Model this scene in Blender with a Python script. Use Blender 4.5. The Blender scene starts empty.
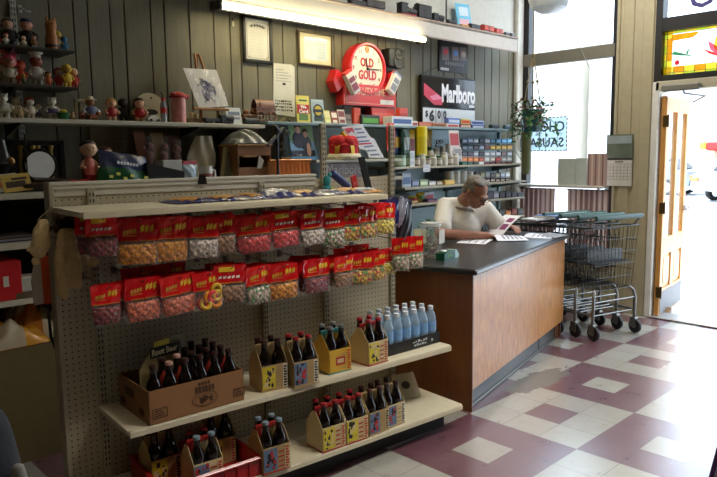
import bpy, bmesh, math, random
from mathutils import Vector, Matrix, Euler
random.seed(7)
SC = bpy.context.scene
COL = SC.collection
PI = math.pi
R_ = math.radians

# ---------------------------------------------------------------- camera model (metres, camera foot at the origin)
F_PX = 666.93664
YAW, PITCH, ROLL = R_(43.8421696), R_(7.05265195), R_(-0.74931515)
CAM = Vector((0, 0, 1.52074))
FW = Vector((math.sin(YAW)*math.cos(PITCH), math.cos(YAW)*math.cos(PITCH), -math.sin(PITCH)))
_r = Vector((math.cos(YAW), -math.sin(YAW), 0)); _u = _r.cross(FW)
RT = _r*math.cos(ROLL) + _u*math.sin(ROLL)
UP = RT.cross(FW)
def ray(x, y): return FW + RT*((x-358.5)/F_PX) - UP*((y-238.5)/F_PX)
def on(x, y, P, n):
    d = ray(x, y); n = Vector(n)
    return CAM + d*((Vector(P)-CAM).dot(n)/d.dot(n))
def atz(x, y, z): return on(x, y, (0, 0, z), (0, 0, 1))
def aty(x, y, Y): return on(x, y, (0, Y, 0), (0, 1, 0))
def atx(x, y, X): return on(x, y, (X, 0, 0), (1, 0, 0))
def atd(x, y, d): return CAM + ray(x, y)*d
# gondola frame: u along the unit, w away from the aisle
GY = R_(-5.24)
GE = Vector((math.cos(GY), math.sin(GY), 0)); GN = Vector((-math.sin(GY), math.cos(GY), 0))
def g(u, w, z): return GE*u + GN*w + Vector((0, 0, z))
def atw(x, y, w): return on(x, y, GN*w, GN)

# ---------------------------------------------------------------- materials
def lin(c):
    o = []
    for v in c[:3]:
        v = v/255.0
        o.append(v/12.92 if v <= .04045 else ((v+.055)/1.055)**2.4)
    return tuple(o)+(1.0,)
MATS = {}
def mat(name, rgb, rough=.6, metal=0.0, var=.12, scale=18.0, alpha=1.0, emis=0.0, bump=0.0, spec=.5, coat=0.0):
    if name in MATS: return MATS[name]
    m = bpy.data.materials.new(name); m.use_nodes = True
    nt = m.node_tree; b = nt.nodes['Principled BSDF']
    c = lin(rgb)
    tc = nt.nodes.new('ShaderNodeTexCoord')
    nz = nt.nodes.new('ShaderNodeTexNoise'); nz.inputs['Scale'].default_value = scale; nz.inputs['Detail'].default_value = 3
    nt.links.new(tc.outputs['Object'], nz.inputs['Vector'])
    mx = nt.nodes.new('ShaderNodeMix'); mx.data_type = 'RGBA'
    mx.inputs['A'].default_value = tuple(max(0, v*(1-var)) for v in c[:3])+(1,)
    mx.inputs['B'].default_value = tuple(min(1, v*(1+var)) for v in c[:3])+(1,)
    nt.links.new(nz.outputs['Fac'], mx.inputs['Factor'])
    nt.links.new(mx.outputs['Result'], b.inputs['Base Color'])
    b.inputs['Roughness'].default_value = rough; b.inputs['Metallic'].default_value = metal
    b.inputs['Specular IOR Level'].default_value = spec
    b.inputs['Alpha'].default_value = alpha
    if coat: b.inputs['Coat Weight'].default_value = coat; b.inputs['Coat Roughness'].default_value = .08
    if emis:
        b.inputs['Emission Color'].default_value = c; b.inputs['Emission Strength'].default_value = emis
    if bump:
        bp = nt.nodes.new('ShaderNodeBump'); bp.inputs['Strength'].default_value = bump; bp.inputs['Distance'].default_value = .01
        nt.links.new(nz.outputs['Fac'], bp.inputs['Height']); nt.links.new(bp.outputs['Normal'], b.inputs['Normal'])
    MATS[name] = m
    return m
def C(r, g_, b, rough=.55, **k): return mat('paint_%02x%02x%02x_%d' % (r, g_, b, int(rough*100)), (r, g_, b), rough, **k)

class NT:
    """tiny node helper"""
    def __init__(s, name, rough=.5):
        s.m = bpy.data.materials.new(name); s.m.use_nodes = True; s.t = s.m.node_tree
        s.b = s.t.nodes['Principled BSDF']; s.b.inputs['Roughness'].default_value = rough
        s.tc = s.t.nodes.new('ShaderNodeTexCoord'); MATS[name] = s.m
    def n(s, typ, **k):
        o = s.t.nodes.new(typ)
        for a, v in k.items(): setattr(o, a, v)
        return o
    def link(s, a, b): s.t.links.new(a, b)
    def math(s, op, a, b=None, c=None):
        o = s.t.nodes.new('ShaderNodeMath'); o.operation = op
        for i, v in enumerate((a, b, c)):
            if v is None: continue
            if isinstance(v, (int, float)): o.inputs[i].default_value = v
            else: s.link(v, o.inputs[i])
        return o.outputs[0]
    def mix(s, f, a, b):
        o = s.t.nodes.new('ShaderNodeMix'); o.data_type = 'RGBA'
        for nm, v in (('Factor', f), ('A', a), ('B', b)):
            if isinstance(v, (int, float)): o.inputs[nm].default_value = v
            elif isinstance(v, tuple): o.inputs[nm].default_value = v
            else: s.link(v, o.inputs[nm])
        return o.outputs['Result']
    def sep(s, v):
        o = s.n('ShaderNodeSeparateXYZ'); s.link(v, o.inputs[0]); return o.outputs
    def noise(s, scale, vec=None, detail=4, rough=.6):
        o = s.n('ShaderNodeTexNoise'); o.inputs['Scale'].default_value = scale; o.inputs['Detail'].default_value = detail
        o.inputs['Roughness'].default_value = rough
        s.link(vec if vec is not None else s.tc.outputs['Object'], o.inputs['Vector']); return o.outputs['Fac']

# ---------------------------------------------------------------- mesh builder
class MB:
    def __init__(s): s.v = []; s.f = []; s.m = []
    def add(s, vs, fs, mi=0, M=None):
        o = len(s.v)
        s.v += [tuple(M @ Vector(v)) if M is not None else tuple(v) for v in vs]
        s.f += [tuple(o+i for i in f) for f in fs]; s.m += [mi]*len(fs)
        return s
    def box(s, x0, x1, y0, y1, z0, z1, mi=0, M=None, bev=0.0):
        if bev > 0:
            b = min(bev, abs(x1-x0)*.45, abs(y1-y0)*.45, abs(z1-z0)*.45)
            vs = []; idx = {}
            X = (x0, x1); Y = (y0, y1); Z = (z0, z1)
            for i in (0, 1):
                for j in (0, 1):
                    for k in (0, 1):
                        sx = 1 if i == 0 else -1; sy = 1 if j == 0 else -1; sz = 1 if k == 0 else -1
                        for a in range(3):
                            p = [X[i]+sx*b, Y[j]+sy*b, Z[k]+sz*b]
                            p[a] = (X[i], Y[j], Z[k])[a]
                            idx[(i, j, k, a)] = len(vs); vs.append(tuple(p))
            fs = []
            for i in (0, 1):
                q = [idx[(i, j, k, 0)] for j, k in ((0, 0), (0, 1), (1, 1), (1, 0))]; fs.append(q if i == 0 else q[::-1])
            for j in (0, 1):
                q = [idx[(i, j, k, 1)] for i, k in ((0, 0), (1, 0), (1, 1), (0, 1))]; fs.append(q if j == 0 else q[::-1])
            for k in (0, 1):
                q = [idx[(i, j, k, 2)] for i, j in ((0, 0), (0, 1), (1, 1), (1, 0))]; fs.append(q if k == 0 else q[::-1])
            for i in (0, 1):
                for j in (0, 1):
                    q = [idx[(i, j, 0, 0)], idx[(i, j, 1, 0)], idx[(i, j, 1, 1)], idx[(i, j, 0, 1)]]; fs.append(q if (i+j) % 2 else q[::-1])
            for i in (0, 1):
                for k in (0, 1):
                    q = [idx[(i, 0, k, 0)], idx[(i, 1, k, 0)], idx[(i, 1, k, 2)], idx[(i, 0, k, 2)]]; fs.append(q[::-1] if (i+k) % 2 else q)
            for j in (0, 1):
                for k in (0, 1):
                    q = [idx[(0, j, k, 1)], idx[(1, j, k, 1)], idx[(1, j, k, 2)], idx[(0, j, k, 2)]]; fs.append(q if (j+k) % 2 else q[::-1])
            for i in (0, 1):
                for j in (0, 1):
                    for k in (0, 1):
                        q = [idx[(i, j, k, a)] for a in range(3)]; fs.append(q if (i+j+k) % 2 == 0 else q[::-1])
            return s.add(vs, fs, mi, M)
        vs = [(x, y, z) for x in (x0, x1) for y in (y0, y1) for z in (z0, z1)]
        fs = [(0, 1, 3, 2), (4, 6, 7, 5), (0, 4, 5, 1), (2, 3, 7, 6), (0, 2, 6, 4), (1, 5, 7, 3)]
        return s.add(vs, fs, mi, M)
    def lathe(s, prof, n=20, mi=0, M=None, cap=True, sx=1, sy=1):
        vs = []; fs = []
        for r, z in prof:
            for i in range(n):
                a = 2*PI*i/n; vs.append((r*math.cos(a)*sx, r*math.sin(a)*sy, z))
        for k in range(len(prof)-1):
            for i in range(n):
                j = (i+1) % n; fs.append((k*n+i, k*n+j, (k+1)*n+j, (k+1)*n+i))
        if cap:
            fs.append(tuple(range(n-1, -1, -1))); o = (len(prof)-1)*n; fs.append(tuple(o+i for i in range(n)))
        return s.add(vs, fs, mi, M)
    def tube(s, pts, r, n=8, mi=0, M=None, closed=False, cap=True):
        pts = [Vector(p) for p in pts]; N = len(pts); rs = r if isinstance(r, (list, tuple)) else [r]*N
        vs = []; fs = []
        prev = None
        for i, p in enumerate(pts):
            if closed: t = pts[(i+1) % N]-pts[i-1]
            else: t = pts[min(i+1, N-1)]-pts[max(i-1, 0)]
            if t.length < 1e-9: t = Vector((0, 0, 1))
            t.normalize()
            if prev is None:
                a = Vector((0, 0, 1)) if abs(t.z) < .9 else Vector((1, 0, 0))
                nx = t.cross(a).normalized()
            else:
                nx = (prev-t*prev.dot(t))
                nx = nx.normalized() if nx.length > 1e-6 else t.orthogonal().normalized()
            prev = nx; ny = t.cross(nx)
            for k in range(n):
                a = 2*PI*k/n; vs.append(p+nx*(rs[i]*math.cos(a))+ny*(rs[i]*math.sin(a)))
        for i in range(N if closed else N-1):
            j = (i+1) % N
            for k in range(n):
                l = (k+1) % n; fs.append((i*n+k, i*n+l, j*n+l, j*n+k))
        if cap and not closed:
            fs.append(tuple(range(n-1, -1, -1))); o = (N-1)*n; fs.append(tuple(o+k for k in range(n)))
        return s.add(vs, fs, mi, M)
    def ball(s, c, r, n=12, mi=0, M=None):
        if isinstance(r, (int, float)): r = (r, r, r)
        rings = max(4, n//2); vs = [(c[0], c[1], c[2]-r[2])]; fs = []
        for i in range(1, rings):
            t = PI*i/rings
            for k in range(n):
                a = 2*PI*k/n; vs.append((c[0]+r[0]*math.sin(t)*math.cos(a), c[1]+r[1]*math.sin(t)*math.sin(a), c[2]-r[2]*math.cos(t)))
        vs.append((c[0], c[1], c[2]+r[2])); L = len(vs)-1
        for k in range(n):
            l = (k+1) % n; fs.append((0, 1+l, 1+k))
            for i in range(rings-2): fs.append((1+i*n+k, 1+i*n+l, 1+(i+1)*n+l, 1+(i+1)*n+k))
            fs.append((1+(rings-2)*n+k, 1+(rings-2)*n+l, L))
        return s.add(vs, fs, mi, M)
    def torus(s, c, R, r, n=14, m=6, mi=0, M=None):
        T_ = Matrix.Translation(Vector(c)); M2 = (M @ T_) if M is not None else T_
        return s.tube([(R*math.cos(2*PI*i/n), R*math.sin(2*PI*i/n), 0) for i in range(n)], r, m, mi, M2, closed=True)
    def prism(s, poly, y0, y1, mi=0, M=None):
        """polygon in x,z extruded along y (y0 is the front)"""
        n = len(poly)
        vs = [(x, y0, z) for x, z in poly]+[(x, y1, z) for x, z in poly]
        fs = [tuple(range(n)), tuple(range(2*n-1, n-1, -1))]+[(i, i+n, (i+1) % n+n, (i+1) % n) for i in range(n)]
        return s.add(vs, fs, mi, M)
    def sheet(s, fn, nu, nv, mi=0, M=None):
        vs = [fn(i/nu, j/nv) for j in range(nv+1) for i in range(nu+1)]
        fs = [(j*(nu+1)+i, j*(nu+1)+i+1, (j+1)*(nu+1)+i+1, (j+1)*(nu+1)+i) for j in range(nv) for i in range(nu)]
        return s.add(vs, fs, mi, M)
    def text(s, body, size, mi=0, M=None, wfit=None, hfit=None, bold=0.0, depth=.0008):
        """lettering centred in the x,z plane, facing -y"""
        cu = bpy.data.curves.new('t', 'FONT'); cu.body = body; cu.size = size; cu.align_x = 'CENTER'; cu.extrude = depth; cu.offset = bold; cu.resolution_u = 2
        ob = bpy.data.objects.new('t', cu); COL.objects.link(ob)
        bpy.context.view_layer.update()
        dg = bpy.context.evaluated_depsgraph_get()
        me = bpy.data.meshes.new_from_object(ob.evaluated_get(dg))
        vs = [v.co.copy() for v in me.vertices]; fs = [tuple(p.vertices) for p in me.polygons]
        bpy.data.objects.remove(ob); bpy.data.curves.remove(cu); bpy.data.meshes.remove(me)
        if not vs: return s
        xs = [v.x for v in vs]; ys = [v.y for v in vs]
        cx = (min(xs)+max(xs))/2; cy = (min(ys)+max(ys))/2
        kx = wfit/(max(xs)-min(xs)) if wfit else 1; ky = hfit/(max(ys)-min(ys)) if hfit else (kx if wfit else 1)
        if hfit and not wfit: kx = ky
        vs = [((v.x-cx)*kx, -v.z, (v.y-cy)*ky) for v in vs]
        return s.add(vs, fs, mi, M)
    def build(s, name, mats, parent=None, smooth=35, loc=None, rot=None):
        me = bpy.data.meshes.new(name); me.from_pydata(s.v, [], s.f)
        if not isinstance(mats, (list, tuple)): mats = [mats]
        for m in mats: me.materials.append(m)
        for p, mi in zip(me.polygons, s.m): p.material_index = mi
        bm = bmesh.new(); bm.from_mesh(me); bmesh.ops.recalc_face_normals(bm, faces=bm.faces[:]); bm.to_mesh(me); bm.free()
        if smooth:
            me.shade_smooth(); me.set_sharp_from_angle(angle=R_(smooth))
        me.update()
        o = bpy.data.objects.new(name, me); COL.objects.link(o)
        if parent is not None: o.parent = parent
        if loc is not None: o.location = loc
        if rot is not None: o.rotation_euler = rot
        return o

def tag(o, label=None, cat=None, group=None, kind=None):
    if label: o['label'] = label
    if cat: o['category'] = cat
    if group: o['group'] = group
    if kind: o['kind'] = kind
    return o
def thing(name, label, cat, loc=(0, 0, 0), rotz=0.0, group=None, rot=None):
    o = bpy.data.objects.new(name, None); o.empty_display_size = .05; COL.objects.link(o)
    o.location = loc; o.rotation_euler = rot if rot is not None else (0, 0, rotz)
    return tag(o, label, cat, group)
def dup(root, loc, rot, label, group=None):
    r = root.copy(); COL.objects.link(r); r.location = loc; r.rotation_euler = rot if not isinstance(rot, (int, float)) else (0, 0, rot)
    r['label'] = label
    if group: r['group'] = group
    for ch in list(root.children):
        c = ch.copy(); COL.objects.link(c); c.parent = r
        for k in list(ch.children):
            d = k.copy(); COL.objects.link(d); d.parent = c
    return r
def struct(o): o['kind'] = 'structure'; return o
def Tm(x, y, z): return Matrix.Translation((x, y, z))
def Rz(a): return Matrix.Rotation(a, 4, 'Z')
def Rx(a): return Matrix.Rotation(a, 4, 'X')
def Ry(a): return Matrix.Rotation(a, 4, 'Y')
ORD = ['first', 'second', 'third', 'fourth', 'fifth', 'sixth', 'seventh', 'eighth', 'ninth', 'tenth', 'eleventh', 'twelfth', 'thirteenth', 'fourteenth', 'fifteenth', 'sixteenth']

# organic surfaces: unions of tapered capsules and ellipsoids, voxel-remeshed into one skin
def capsule(mb, p0, r0, p1, r1, n=14, mi=0):
    p0 = Vector(p0); p1 = Vector(p1); d = p1-p0; L = d.length
    if L < 1e-6: return mb.ball(p0, r0, n, mi)
    q = d.to_track_quat('Z', 'Y').to_matrix().to_4x4(); M = Matrix.Translation(p0) @ q
    prof = []
    for i in range(1, 5): a = PI/2*(1-i/4); prof.append((max(1e-4, r0*math.cos(a)), -r0*math.sin(a)))
    for i in range(0, 4): a = PI/2*i/4; prof.append((max(1e-4, r1*math.cos(a)), L+r1*math.sin(a)))
    return mb.lathe(prof, n, mi, M)
def chain(mb, pts, rs, n=14):
    for i in range(len(pts)-1): capsule(mb, pts[i], rs[i], pts[i+1], rs[i+1], n)
    return mb
def skin(mb, name, m, parent, voxel=.01, smooth_it=4):
    o = mb.build(name, m, parent, smooth=0)
    rm = o.modifiers.new('r', 'REMESH'); rm.mode = 'VOXEL'; rm.voxel_size = voxel
    sm = o.modifiers.new('s', 'SMOOTH'); sm.iterations = smooth_it; sm.factor = .5
    bpy.context.view_layer.update()
    dg = bpy.context.evaluated_depsgraph_get()
    me = bpy.data.meshes.new_from_object(o.evaluated_get(dg)); o.modifiers.clear()
    old = o.data; o.data = me; bpy.data.meshes.remove(old)
    me.materials.clear(); me.materials.append(m); me.shade_smooth()
    return o
# ---------------------------------------------------------------- room constants
TILE = .2286; OX, OY = 3.0839, 2.28717
YB = 3.95; XW = 6.158; ZC = 3.7
XL, YF = -3.2, -4.6

# floor: nine-inch vinyl tiles in three-by-three blocks
def floor_material():
    k = NT('vinyl_tile', .3)
    P = k.sep(k.tc.outputs['Object'])
    x = k.math('DIVIDE', k.math('SUBTRACT', P[0], OX), TILE); y = k.math('DIVIDE', k.math('SUBTRACT', P[1], OY), TILE)
    bx = k.math('FLOOR', k.math('DIVIDE', x, 3)); by = k.math('FLOOR', k.math('DIVIDE', y, 3))
    par = k.math('FLOORED_MODULO', k.math('ADD', bx, by), 2)
    fx = k.math('FLOOR', k.math('FLOORED_MODULO', x, 3)); fy = k.math('FLOOR', k.math('FLOORED_MODULO', y, 3))
    cen = k.math('MULTIPLY', k.math('COMPARE', fx, 1, .1), k.math('COMPARE', fy, 1, .1))
    white = k.math('ABSOLUTE', k.math('SUBTRACT', par, cen))
    tx = k.math('FLOOR', x); ty = k.math('FLOOR', y)
    cm = k.n('ShaderNodeCombineXYZ'); k.link(tx, cm.inputs[0]); k.link(ty, cm.inputs[1])
    wn = k.n('ShaderNodeTexWhiteNoise'); k.link(cm.outputs[0], wn.inputs['Vector'])
    blot = k.noise(9, detail=6, rough=.7); fine = k.noise(60, detail=3)
    wcol = k.mix(blot, lin((148, 146, 136)), lin((184, 182, 172)))
    pcol = k.mix(blot, lin((84, 50, 58)), lin((120, 82, 92)))
    col = k.mix(white, pcol, wcol)
    col = k.mix(k.math('MULTIPLY', wn.outputs['Value'], .22), col, lin((120, 98, 98)))
    # joints
    gx = k.math('ABSOLUTE', k.math('SUBTRACT', k.math('FRACT', x), .5)); gy = k.math('ABSOLUTE', k.math('SUBTRACT', k.math('FRACT', y), .5))
    j = k.math('GREATER_THAN', k.math('MAXIMUM', gx, gy), .491)
    col = k.mix(k.math('MULTIPLY', j, .55), col, lin((70, 60, 56)))
    # worn patch of bare cement
    w = k.noise(7, detail=6, rough=.7)
    ca, sa = math.cos(R_(6)), math.sin(R_(6))
    dx = k.math('SUBTRACT', P[0], 3.90); dy = k.math('SUBTRACT', P[1], 2.305)
    d = k.math('SQRT', k.math('ADD', k.math('POWER', k.math('DIVIDE', dx, .38), 2), k.math('POWER', k.math('DIVIDE', dy, .115), 2)))
    d = k.math('ADD', d, k.math('MULTIPLY', k.math('SUBTRACT', w, .45), 2.2))
    patch = k.math('LESS_THAN', d, 1.0)
    col = k.mix(patch, col, k.mix(fine, lin((82, 80, 74)), lin((128, 124, 114))))
    # scattered small chips
    v = k.n('ShaderNodeTexVoronoi'); v.inputs['Scale'].default_value = 4.3; k.link(k.tc.outputs['Object'], v.inputs['Vector'])
    chip = k.math('LESS_THAN', k.math('ADD', v.outputs['Distance'], k.math('MULTIPLY', fine, .05)), .055)
    col = k.mix(k.math('MULTIPLY', chip, .8), col, lin((70, 66, 62)))
    k.link(col, k.b.inputs['Base Color'])
    r = k.math('ADD', .20, k.math('MULTIPLY', blot, .2)); r = k.math('ADD', r, k.math('MULTIPLY', patch, .3))
    k.link(r, k.b.inputs['Roughness'])
    k.b.inputs['Coat Weight'].default_value = 1.0; k.b.inputs['Coat Roughness'].default_value = .26; k.b.inputs['Coat IOR'].default_value = 1.75
    bp = k.n('ShaderNodeBump'); bp.inputs['Strength'].default_value = .06; bp.inputs['Distance'].default_value = .01
    k.link(k.noise(7, detail=2), bp.inputs['Height']); k.link(bp.outputs['Normal'], k.b.inputs['Normal'])
    return k.m
struct(MB().box(XL-.1, XW+.1, YF-.1, YB+.1, -.06, 0).build('floor', floor_material(), smooth=0))
struct(MB().box(XL, XW+.1, YF, YB+.1, ZC, ZC+.08).build('ceiling', C(176, 172, 160, .85), smooth=0))
drab = C(120, 112, 92, .8)
struct(MB().box(XL-.1, XL, YF, YB+.1, 0, ZC).build('wall_left', drab, smooth=0))
struct(MB().box(XL-.1, XW+.2, YF-.1, YF, 0, ZC).build('wall_front', drab, smooth=0))

# back wall: random-width grooved panelling below, painted plaster above the valance
def panel_material():
    k = NT('olive_panelling', .55)
    mp = k.n('ShaderNodeMapping'); mp.inputs['Scale'].default_value = (9, 9, .7); k.link(k.tc.outputs['Object'], mp.inputs['Vector'])
    gr = k.noise(6, mp.outputs[0], 6, .65); big = k.noise(1.3, detail=2)
    c = k.mix(gr, lin((84, 81, 64)), lin((128, 125, 105)))
    c = k.mix(k.math('MULTIPLY', big, .35), c, lin((104, 92, 66)))
    k.link(c, k.b.inputs['Base Color'])
    return k.m
PANEL = panel_material()
GROOVES = [1.428, 1.562, 1.645, 1.777, 1.867, 2.036, 2.128, 2.304, 2.485, 2.612, 2.696, 2.831, 2.965, 3.059, 3.189, 3.374, 3.558, 3.640,
           3.815, 3.908, 4.044, 4.135, 4.264, 4.450, 4.613, 4.722, 4.905, 5.066, 5.248, 5.374, 5.536, 5.652, 5.789, 5.947]
x = 1.428; pat = [.18, .09, .13, .13, .09, .17, .09, .14]; i = 0
pre = []
while x > XL+.3:
    x -= pat[i % 8]; i += 1; pre.append(x)
gs = [XL]+pre[::-1]+GROOVES+[XW]
mb = MB()
mb.box(XL, XW, YB+.008, YB+.1, 0, 2.60, 1)
for a, b in zip(gs[:-1], gs[1:]): mb.box(a+.003, b-.003, YB, YB+.012, 0, 2.60, 0, bev=.003)
mb.box(XL, XW, YB+.002, YB+.1, 2.60, ZC, 2)
struct(mb.build('wall_back', [PANEL, C(22, 20, 15, .8), C(196, 195, 186, .8)], smooth=0))

# street wall: beige pillar, dark window and door frames
BEIGE = C(174, 162, 130, .6); BEIGE2 = C(190, 180, 154, .55); DARK = C(26, 24, 25, .45); OLIVE = C(122, 116, 100, .55)
WY0, WY1 = 2.93, 3.905          # big window
DY0, DY1 = .55, 2.50           # door opening
mb = MB()
mb.box(XW, XW+.16, DY1+.035, WY0-.02, 0, ZC, 0)
for yy in (2.62, 2.80): mb.box(XW-.012, XW, yy-.05, yy+.05, 0, ZC, 0, bev=.006)     # raised mouldings of the pillar
mb.box(XW-.02, XW+.01, WY0-.05, WY0-.02, 0, ZC, 0, bev=.006)
mb.box(XW, XW+.16, WY1+.02, YB+.1, 0, ZC, 0)
mb.box(XW, XW+.16, WY0-.02, WY1+.02, 0, .42, 0)
mb.box(XW, XW+.16, WY0-.02, WY1+.02, 3.45, ZC, 0)
mb.box(XW, XW+.16, DY0-.06, DY1+.035, 3.45, ZC, 0)
mb.box(XW, XW+.16, DY0-.30, DY0-.035, 0, ZC, 0)
mb.box(XW, XW+.16, YF, DY0-.30, 0, ZC, 0)
struct(mb.build('wall_right', BEIGE, smooth=0))
# door casing
mb = MB()
mb.box(XW-.02, XW+.16, DY1, DY1+.06, 0, 2.14, 1, bev=.006)
mb.box(XW-.02, XW+.16, DY0-.06, DY0, 0, 2.14, 1, bev=.006)
mb.box(XW-.02, XW+.16, DY0-.06, DY1+.035, 2.06, 2.145, 0, bev=.006)
struct(mb.build('trim_1', [BEIGE2, C(226, 222, 210, .5)], smooth=0))
struct(MB().box(XW-.05, XW+.2, DY0, DY1, 0, .018, bev=.006).build('trim_2', C(170, 168, 165, .35, metal=.8), smooth=0))   # threshold
struct(MB().box(6.04, XW, 3.905, YB, 0, ZC, bev=.01).build('trim_3', C(205, 202, 190, .6), smooth=0))   # pale corner post

def glass_material(): return mat('window_glass', (225, 235, 240), .02, alpha=.06, var=0)
GLASS = glass_material()
w1 = struct(thing('window_1', None, None, (XW, 0, 0)))
mb = MB()
mb.box(.0, .09, WY1-.055, WY1+.02, .42, 3.45); mb.box(.0, .09, WY0-.02, WY0+.022, .42, 3.45); mb.box(.0, .09, WY0, WY1, .42, .48); mb.box(.0, .09, WY0, WY1, 3.39, 3.45)
mb.build('window_frame', DARK, w1, 0)
MB().box(-.01, .06, WY0, WY1, 2.41, 2.535, bev=.008).build('transom_bar', OLIVE, w1, 0)
MB().box(-.16, .09, WY0+.01, WY1-.02, 1.185, 1.21, bev=.006).build('window_sill', C(214, 208, 196, .4), w1, 0)
MB().box(.05, .056, WY0, WY1, .48, 3.39).build('pane', GLASS, w1, 0)

# stained-glass transom over the door
w2 = struct(thing('window_2', None, None, (XW, 0, 0)))
mb = MB()
mb.box(-.015, .09, DY1-.005, DY1+.055, 2.145, 3.45); mb.box(-.015, .09, DY0-.06, DY0, 2.145, 3.45)
mb.box(-.015, .09, DY0, DY1, 2.145, 2.195); mb.box(-.015, .09, DY0, DY1, 2.575, 2.69); mb.box(-.015, .09, DY0, DY1, 3.39, 3.45)
mb.build('window_frame', DARK, w2, 0)
MB().box(.05, .056, DY0, DY1, 2.69, 3.39).build('pane', GLASS, w2, 0)
def stained(name, rgb): return mat('stained_'+name, rgb, .15, alpha=.82, var=.1, scale=30, emis=0)
def sg(name, rgb):
    """coloured glass: daylight passes through it tinted"""
    if 'sg_'+name in MATS: return MATS['sg_'+name]
    k = NT('sg_'+name, .2)
    nz = k.noise(22, detail=3); c = k.mix(nz, lin(tuple(v*.82 for v in rgb)), lin(rgb))
    tr = k.n('ShaderNodeBsdfTranslucent'); tp = k.n('ShaderNodeBsdfTransparent'); gl = k.n('ShaderNodeBsdfGlossy'); gl.inputs['Roughness'].default_value = .1
    k.link(c, tr.inputs['Color']); k.link(c, tp.inputs['Color'])
    m1 = k.n('ShaderNodeMixShader'); m1.inputs[0].default_value = .55; k.link(tr.outputs[0], m1.inputs[1]); k.link(tp.outputs[0], m1.inputs[2])
    m2 = k.n('ShaderNodeMixShader'); m2.inputs[0].default_value = .05; k.link(m1.outputs[0], m2.inputs[1]); k.link(gl.outputs[0], m2.inputs[2])
    k.link(m2.outputs[0], k.t.nodes['Material Output'].inputs['Surface'])
    return k.m
SGM = [sg('clear', (250, 250, 245)), sg('yellow', (250, 215, 60)), sg('orange', (238, 150, 25)), sg('red', (226, 60, 60)), sg('pink', (240, 95, 120)), sg('green', (60, 130, 80)), sg('lime', (205, 215, 60)), C(20, 18, 16, .5)]
mb = MB(); px_ = .05
def pane(y0, y1, z0, z1, mi, x=.05): mb.box(x, x+.004, y0, y1, z0, z1, mi)
def ppoly(pts, mi, x=.046):
    n = len(pts); mb.add([(x, y, z) for y, z in pts], [tuple(range(n))], mi)
Y0, Y1, Z0, Z1 = DY0, DY1-.005, 2.195, 2.575
pane(Y0, Y1, Z0, Z1, 0, .052)
# border strips of yellow and orange
ny = 22
for i in range(ny):
    a = Y0+(Y1-Y0)*i/ny; b = Y0+(Y1-Y0)*(i+1)/ny
    ppoly([(a, Z0), (b, Z0), (b, Z0+.022), (a, Z0+.022)], 6 if i % 2 else 1)
    ppoly([(a, Z1-.022), (b, Z1-.022), (b, Z1), (a, Z1)], 1 if i % 2 else 6)
    ppoly([(a, Z0+.022), (b, Z0+.022), (b, Z0+.075), (a, Z0+.075)], (2, 1, 2, 1)[i % 4])
for i in range(6):
    a = Z0+(Z1-Z0)*i/6; b = Z0+(Z1-Z0)*(i+1)/6
    for q, s_ in ((Y1, -1), (Y0, 1)):
        ppoly([(q, a), (q+s_*.024, a), (q+s_*.024, b), (q, b)], 6 if i % 2 else 1, .045)
        ppoly([(q+s_*.024, a), (q+s_*.07, a), (q+s_*.07, b), (q+s_*.024, b)], 2 if i in (2, 3, 4) else 1, .0455)
ppoly([(Y1-.06, Z1-.03), (Y1-.30, Z1-.03), (Y1-.24, Z1-.075), (Y1-.06, Z1-.085)], 2, .044)
ppoly([(Y0+.06, Z1-.03), (Y0+.30, Z1-.03), (Y0+.24, Z1-.075), (Y0+.06, Z1-.085)], 2, .044)
fy, fz = 2.01, 2.30    # flower
for ang, L, w, mi in ((168, .20, .05, 4), (150, .19, .055, 3), (128, .20, .05, 4), (108, .20, .045, 1), (90, .23, .05, 2), (72, .20, .045, 1), (52, .20, .05, 4), (30, .19, .055, 3), (12, .2, .05, 4), (200, .13, .04, 4), (-20, .13, .04, 4)):
    a = R_(ang); dy, dz = -math.cos(a), math.sin(a)     # angle measured so that 180 deg points to +y
    dy = -dy if False else math.cos(a)*-1
    ppoly([(fy, fz), (fy+dy*-L*.5-dz*w, fz+dz*L*.5-dy*w*0-.0), (fy+dy*-L, fz+dz*L), (fy+dy*-L*.5+dz*w, fz+dz*L*.5)], mi, .043-.0002*mi)
mb.ball((.042, fy, fz), (.003, .045, .04), 12, 6)
for s_ in (1, -1):      # leaves and berry
    ppoly([(fy+s_*.20, 2.33), (fy+s_*.30, 2.365), (fy+s_*.40, 2.40), (fy+s_*.42, 2.375), (fy+s_*.36, 2.36), (fy+s_*.29, 2.35)], 5, .042)
    ppoly([(fy+s_*.28, 2.36), (fy+s_*.27, 2.42), (fy+s_*.30, 2.37)], 5, .0418)
    mb.ball((.043, fy+s_*.37, 2.30), (.003, .022, .022), 10, 4)
# lead came
for i in range(1, ny): mb.box(.040, .044, Y0+(Y1-Y0)*i/ny-.0015, Y0+(Y1-Y0)*i/ny+.0015, Z0, Z0+.075, 7)
for z in (Z0+.022, Z1-.022): mb.box(.040, .044, Y0, Y1, z-.0015, z+.0015, 7)
for i in range(1, 6):
    z = Z0+(Z1-Z0)*i/6
    mb.box(.040, .044, Y1-.07, Y1, z-.0015, z+.0015, 7); mb.box(.040, .044, Y0, Y0+.07, z-.0015, z+.0015, 7)
mb.box(.040, .044, Y1-.0255, Y1-.0225, Z0, Z1, 7)
mb.build('stained_glass', SGM, w2, 0)
mb = MB(); M = Tm(.045, 2.09, 2.84) @ Rz(-PI/2)
mb.text('ON', .16, 0, M, hfit=.21, bold=.004)
tag(mb.build('lettering', C(70, 60, 130, .5), w2, 0), 'purple letters on the glass over the door')

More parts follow.
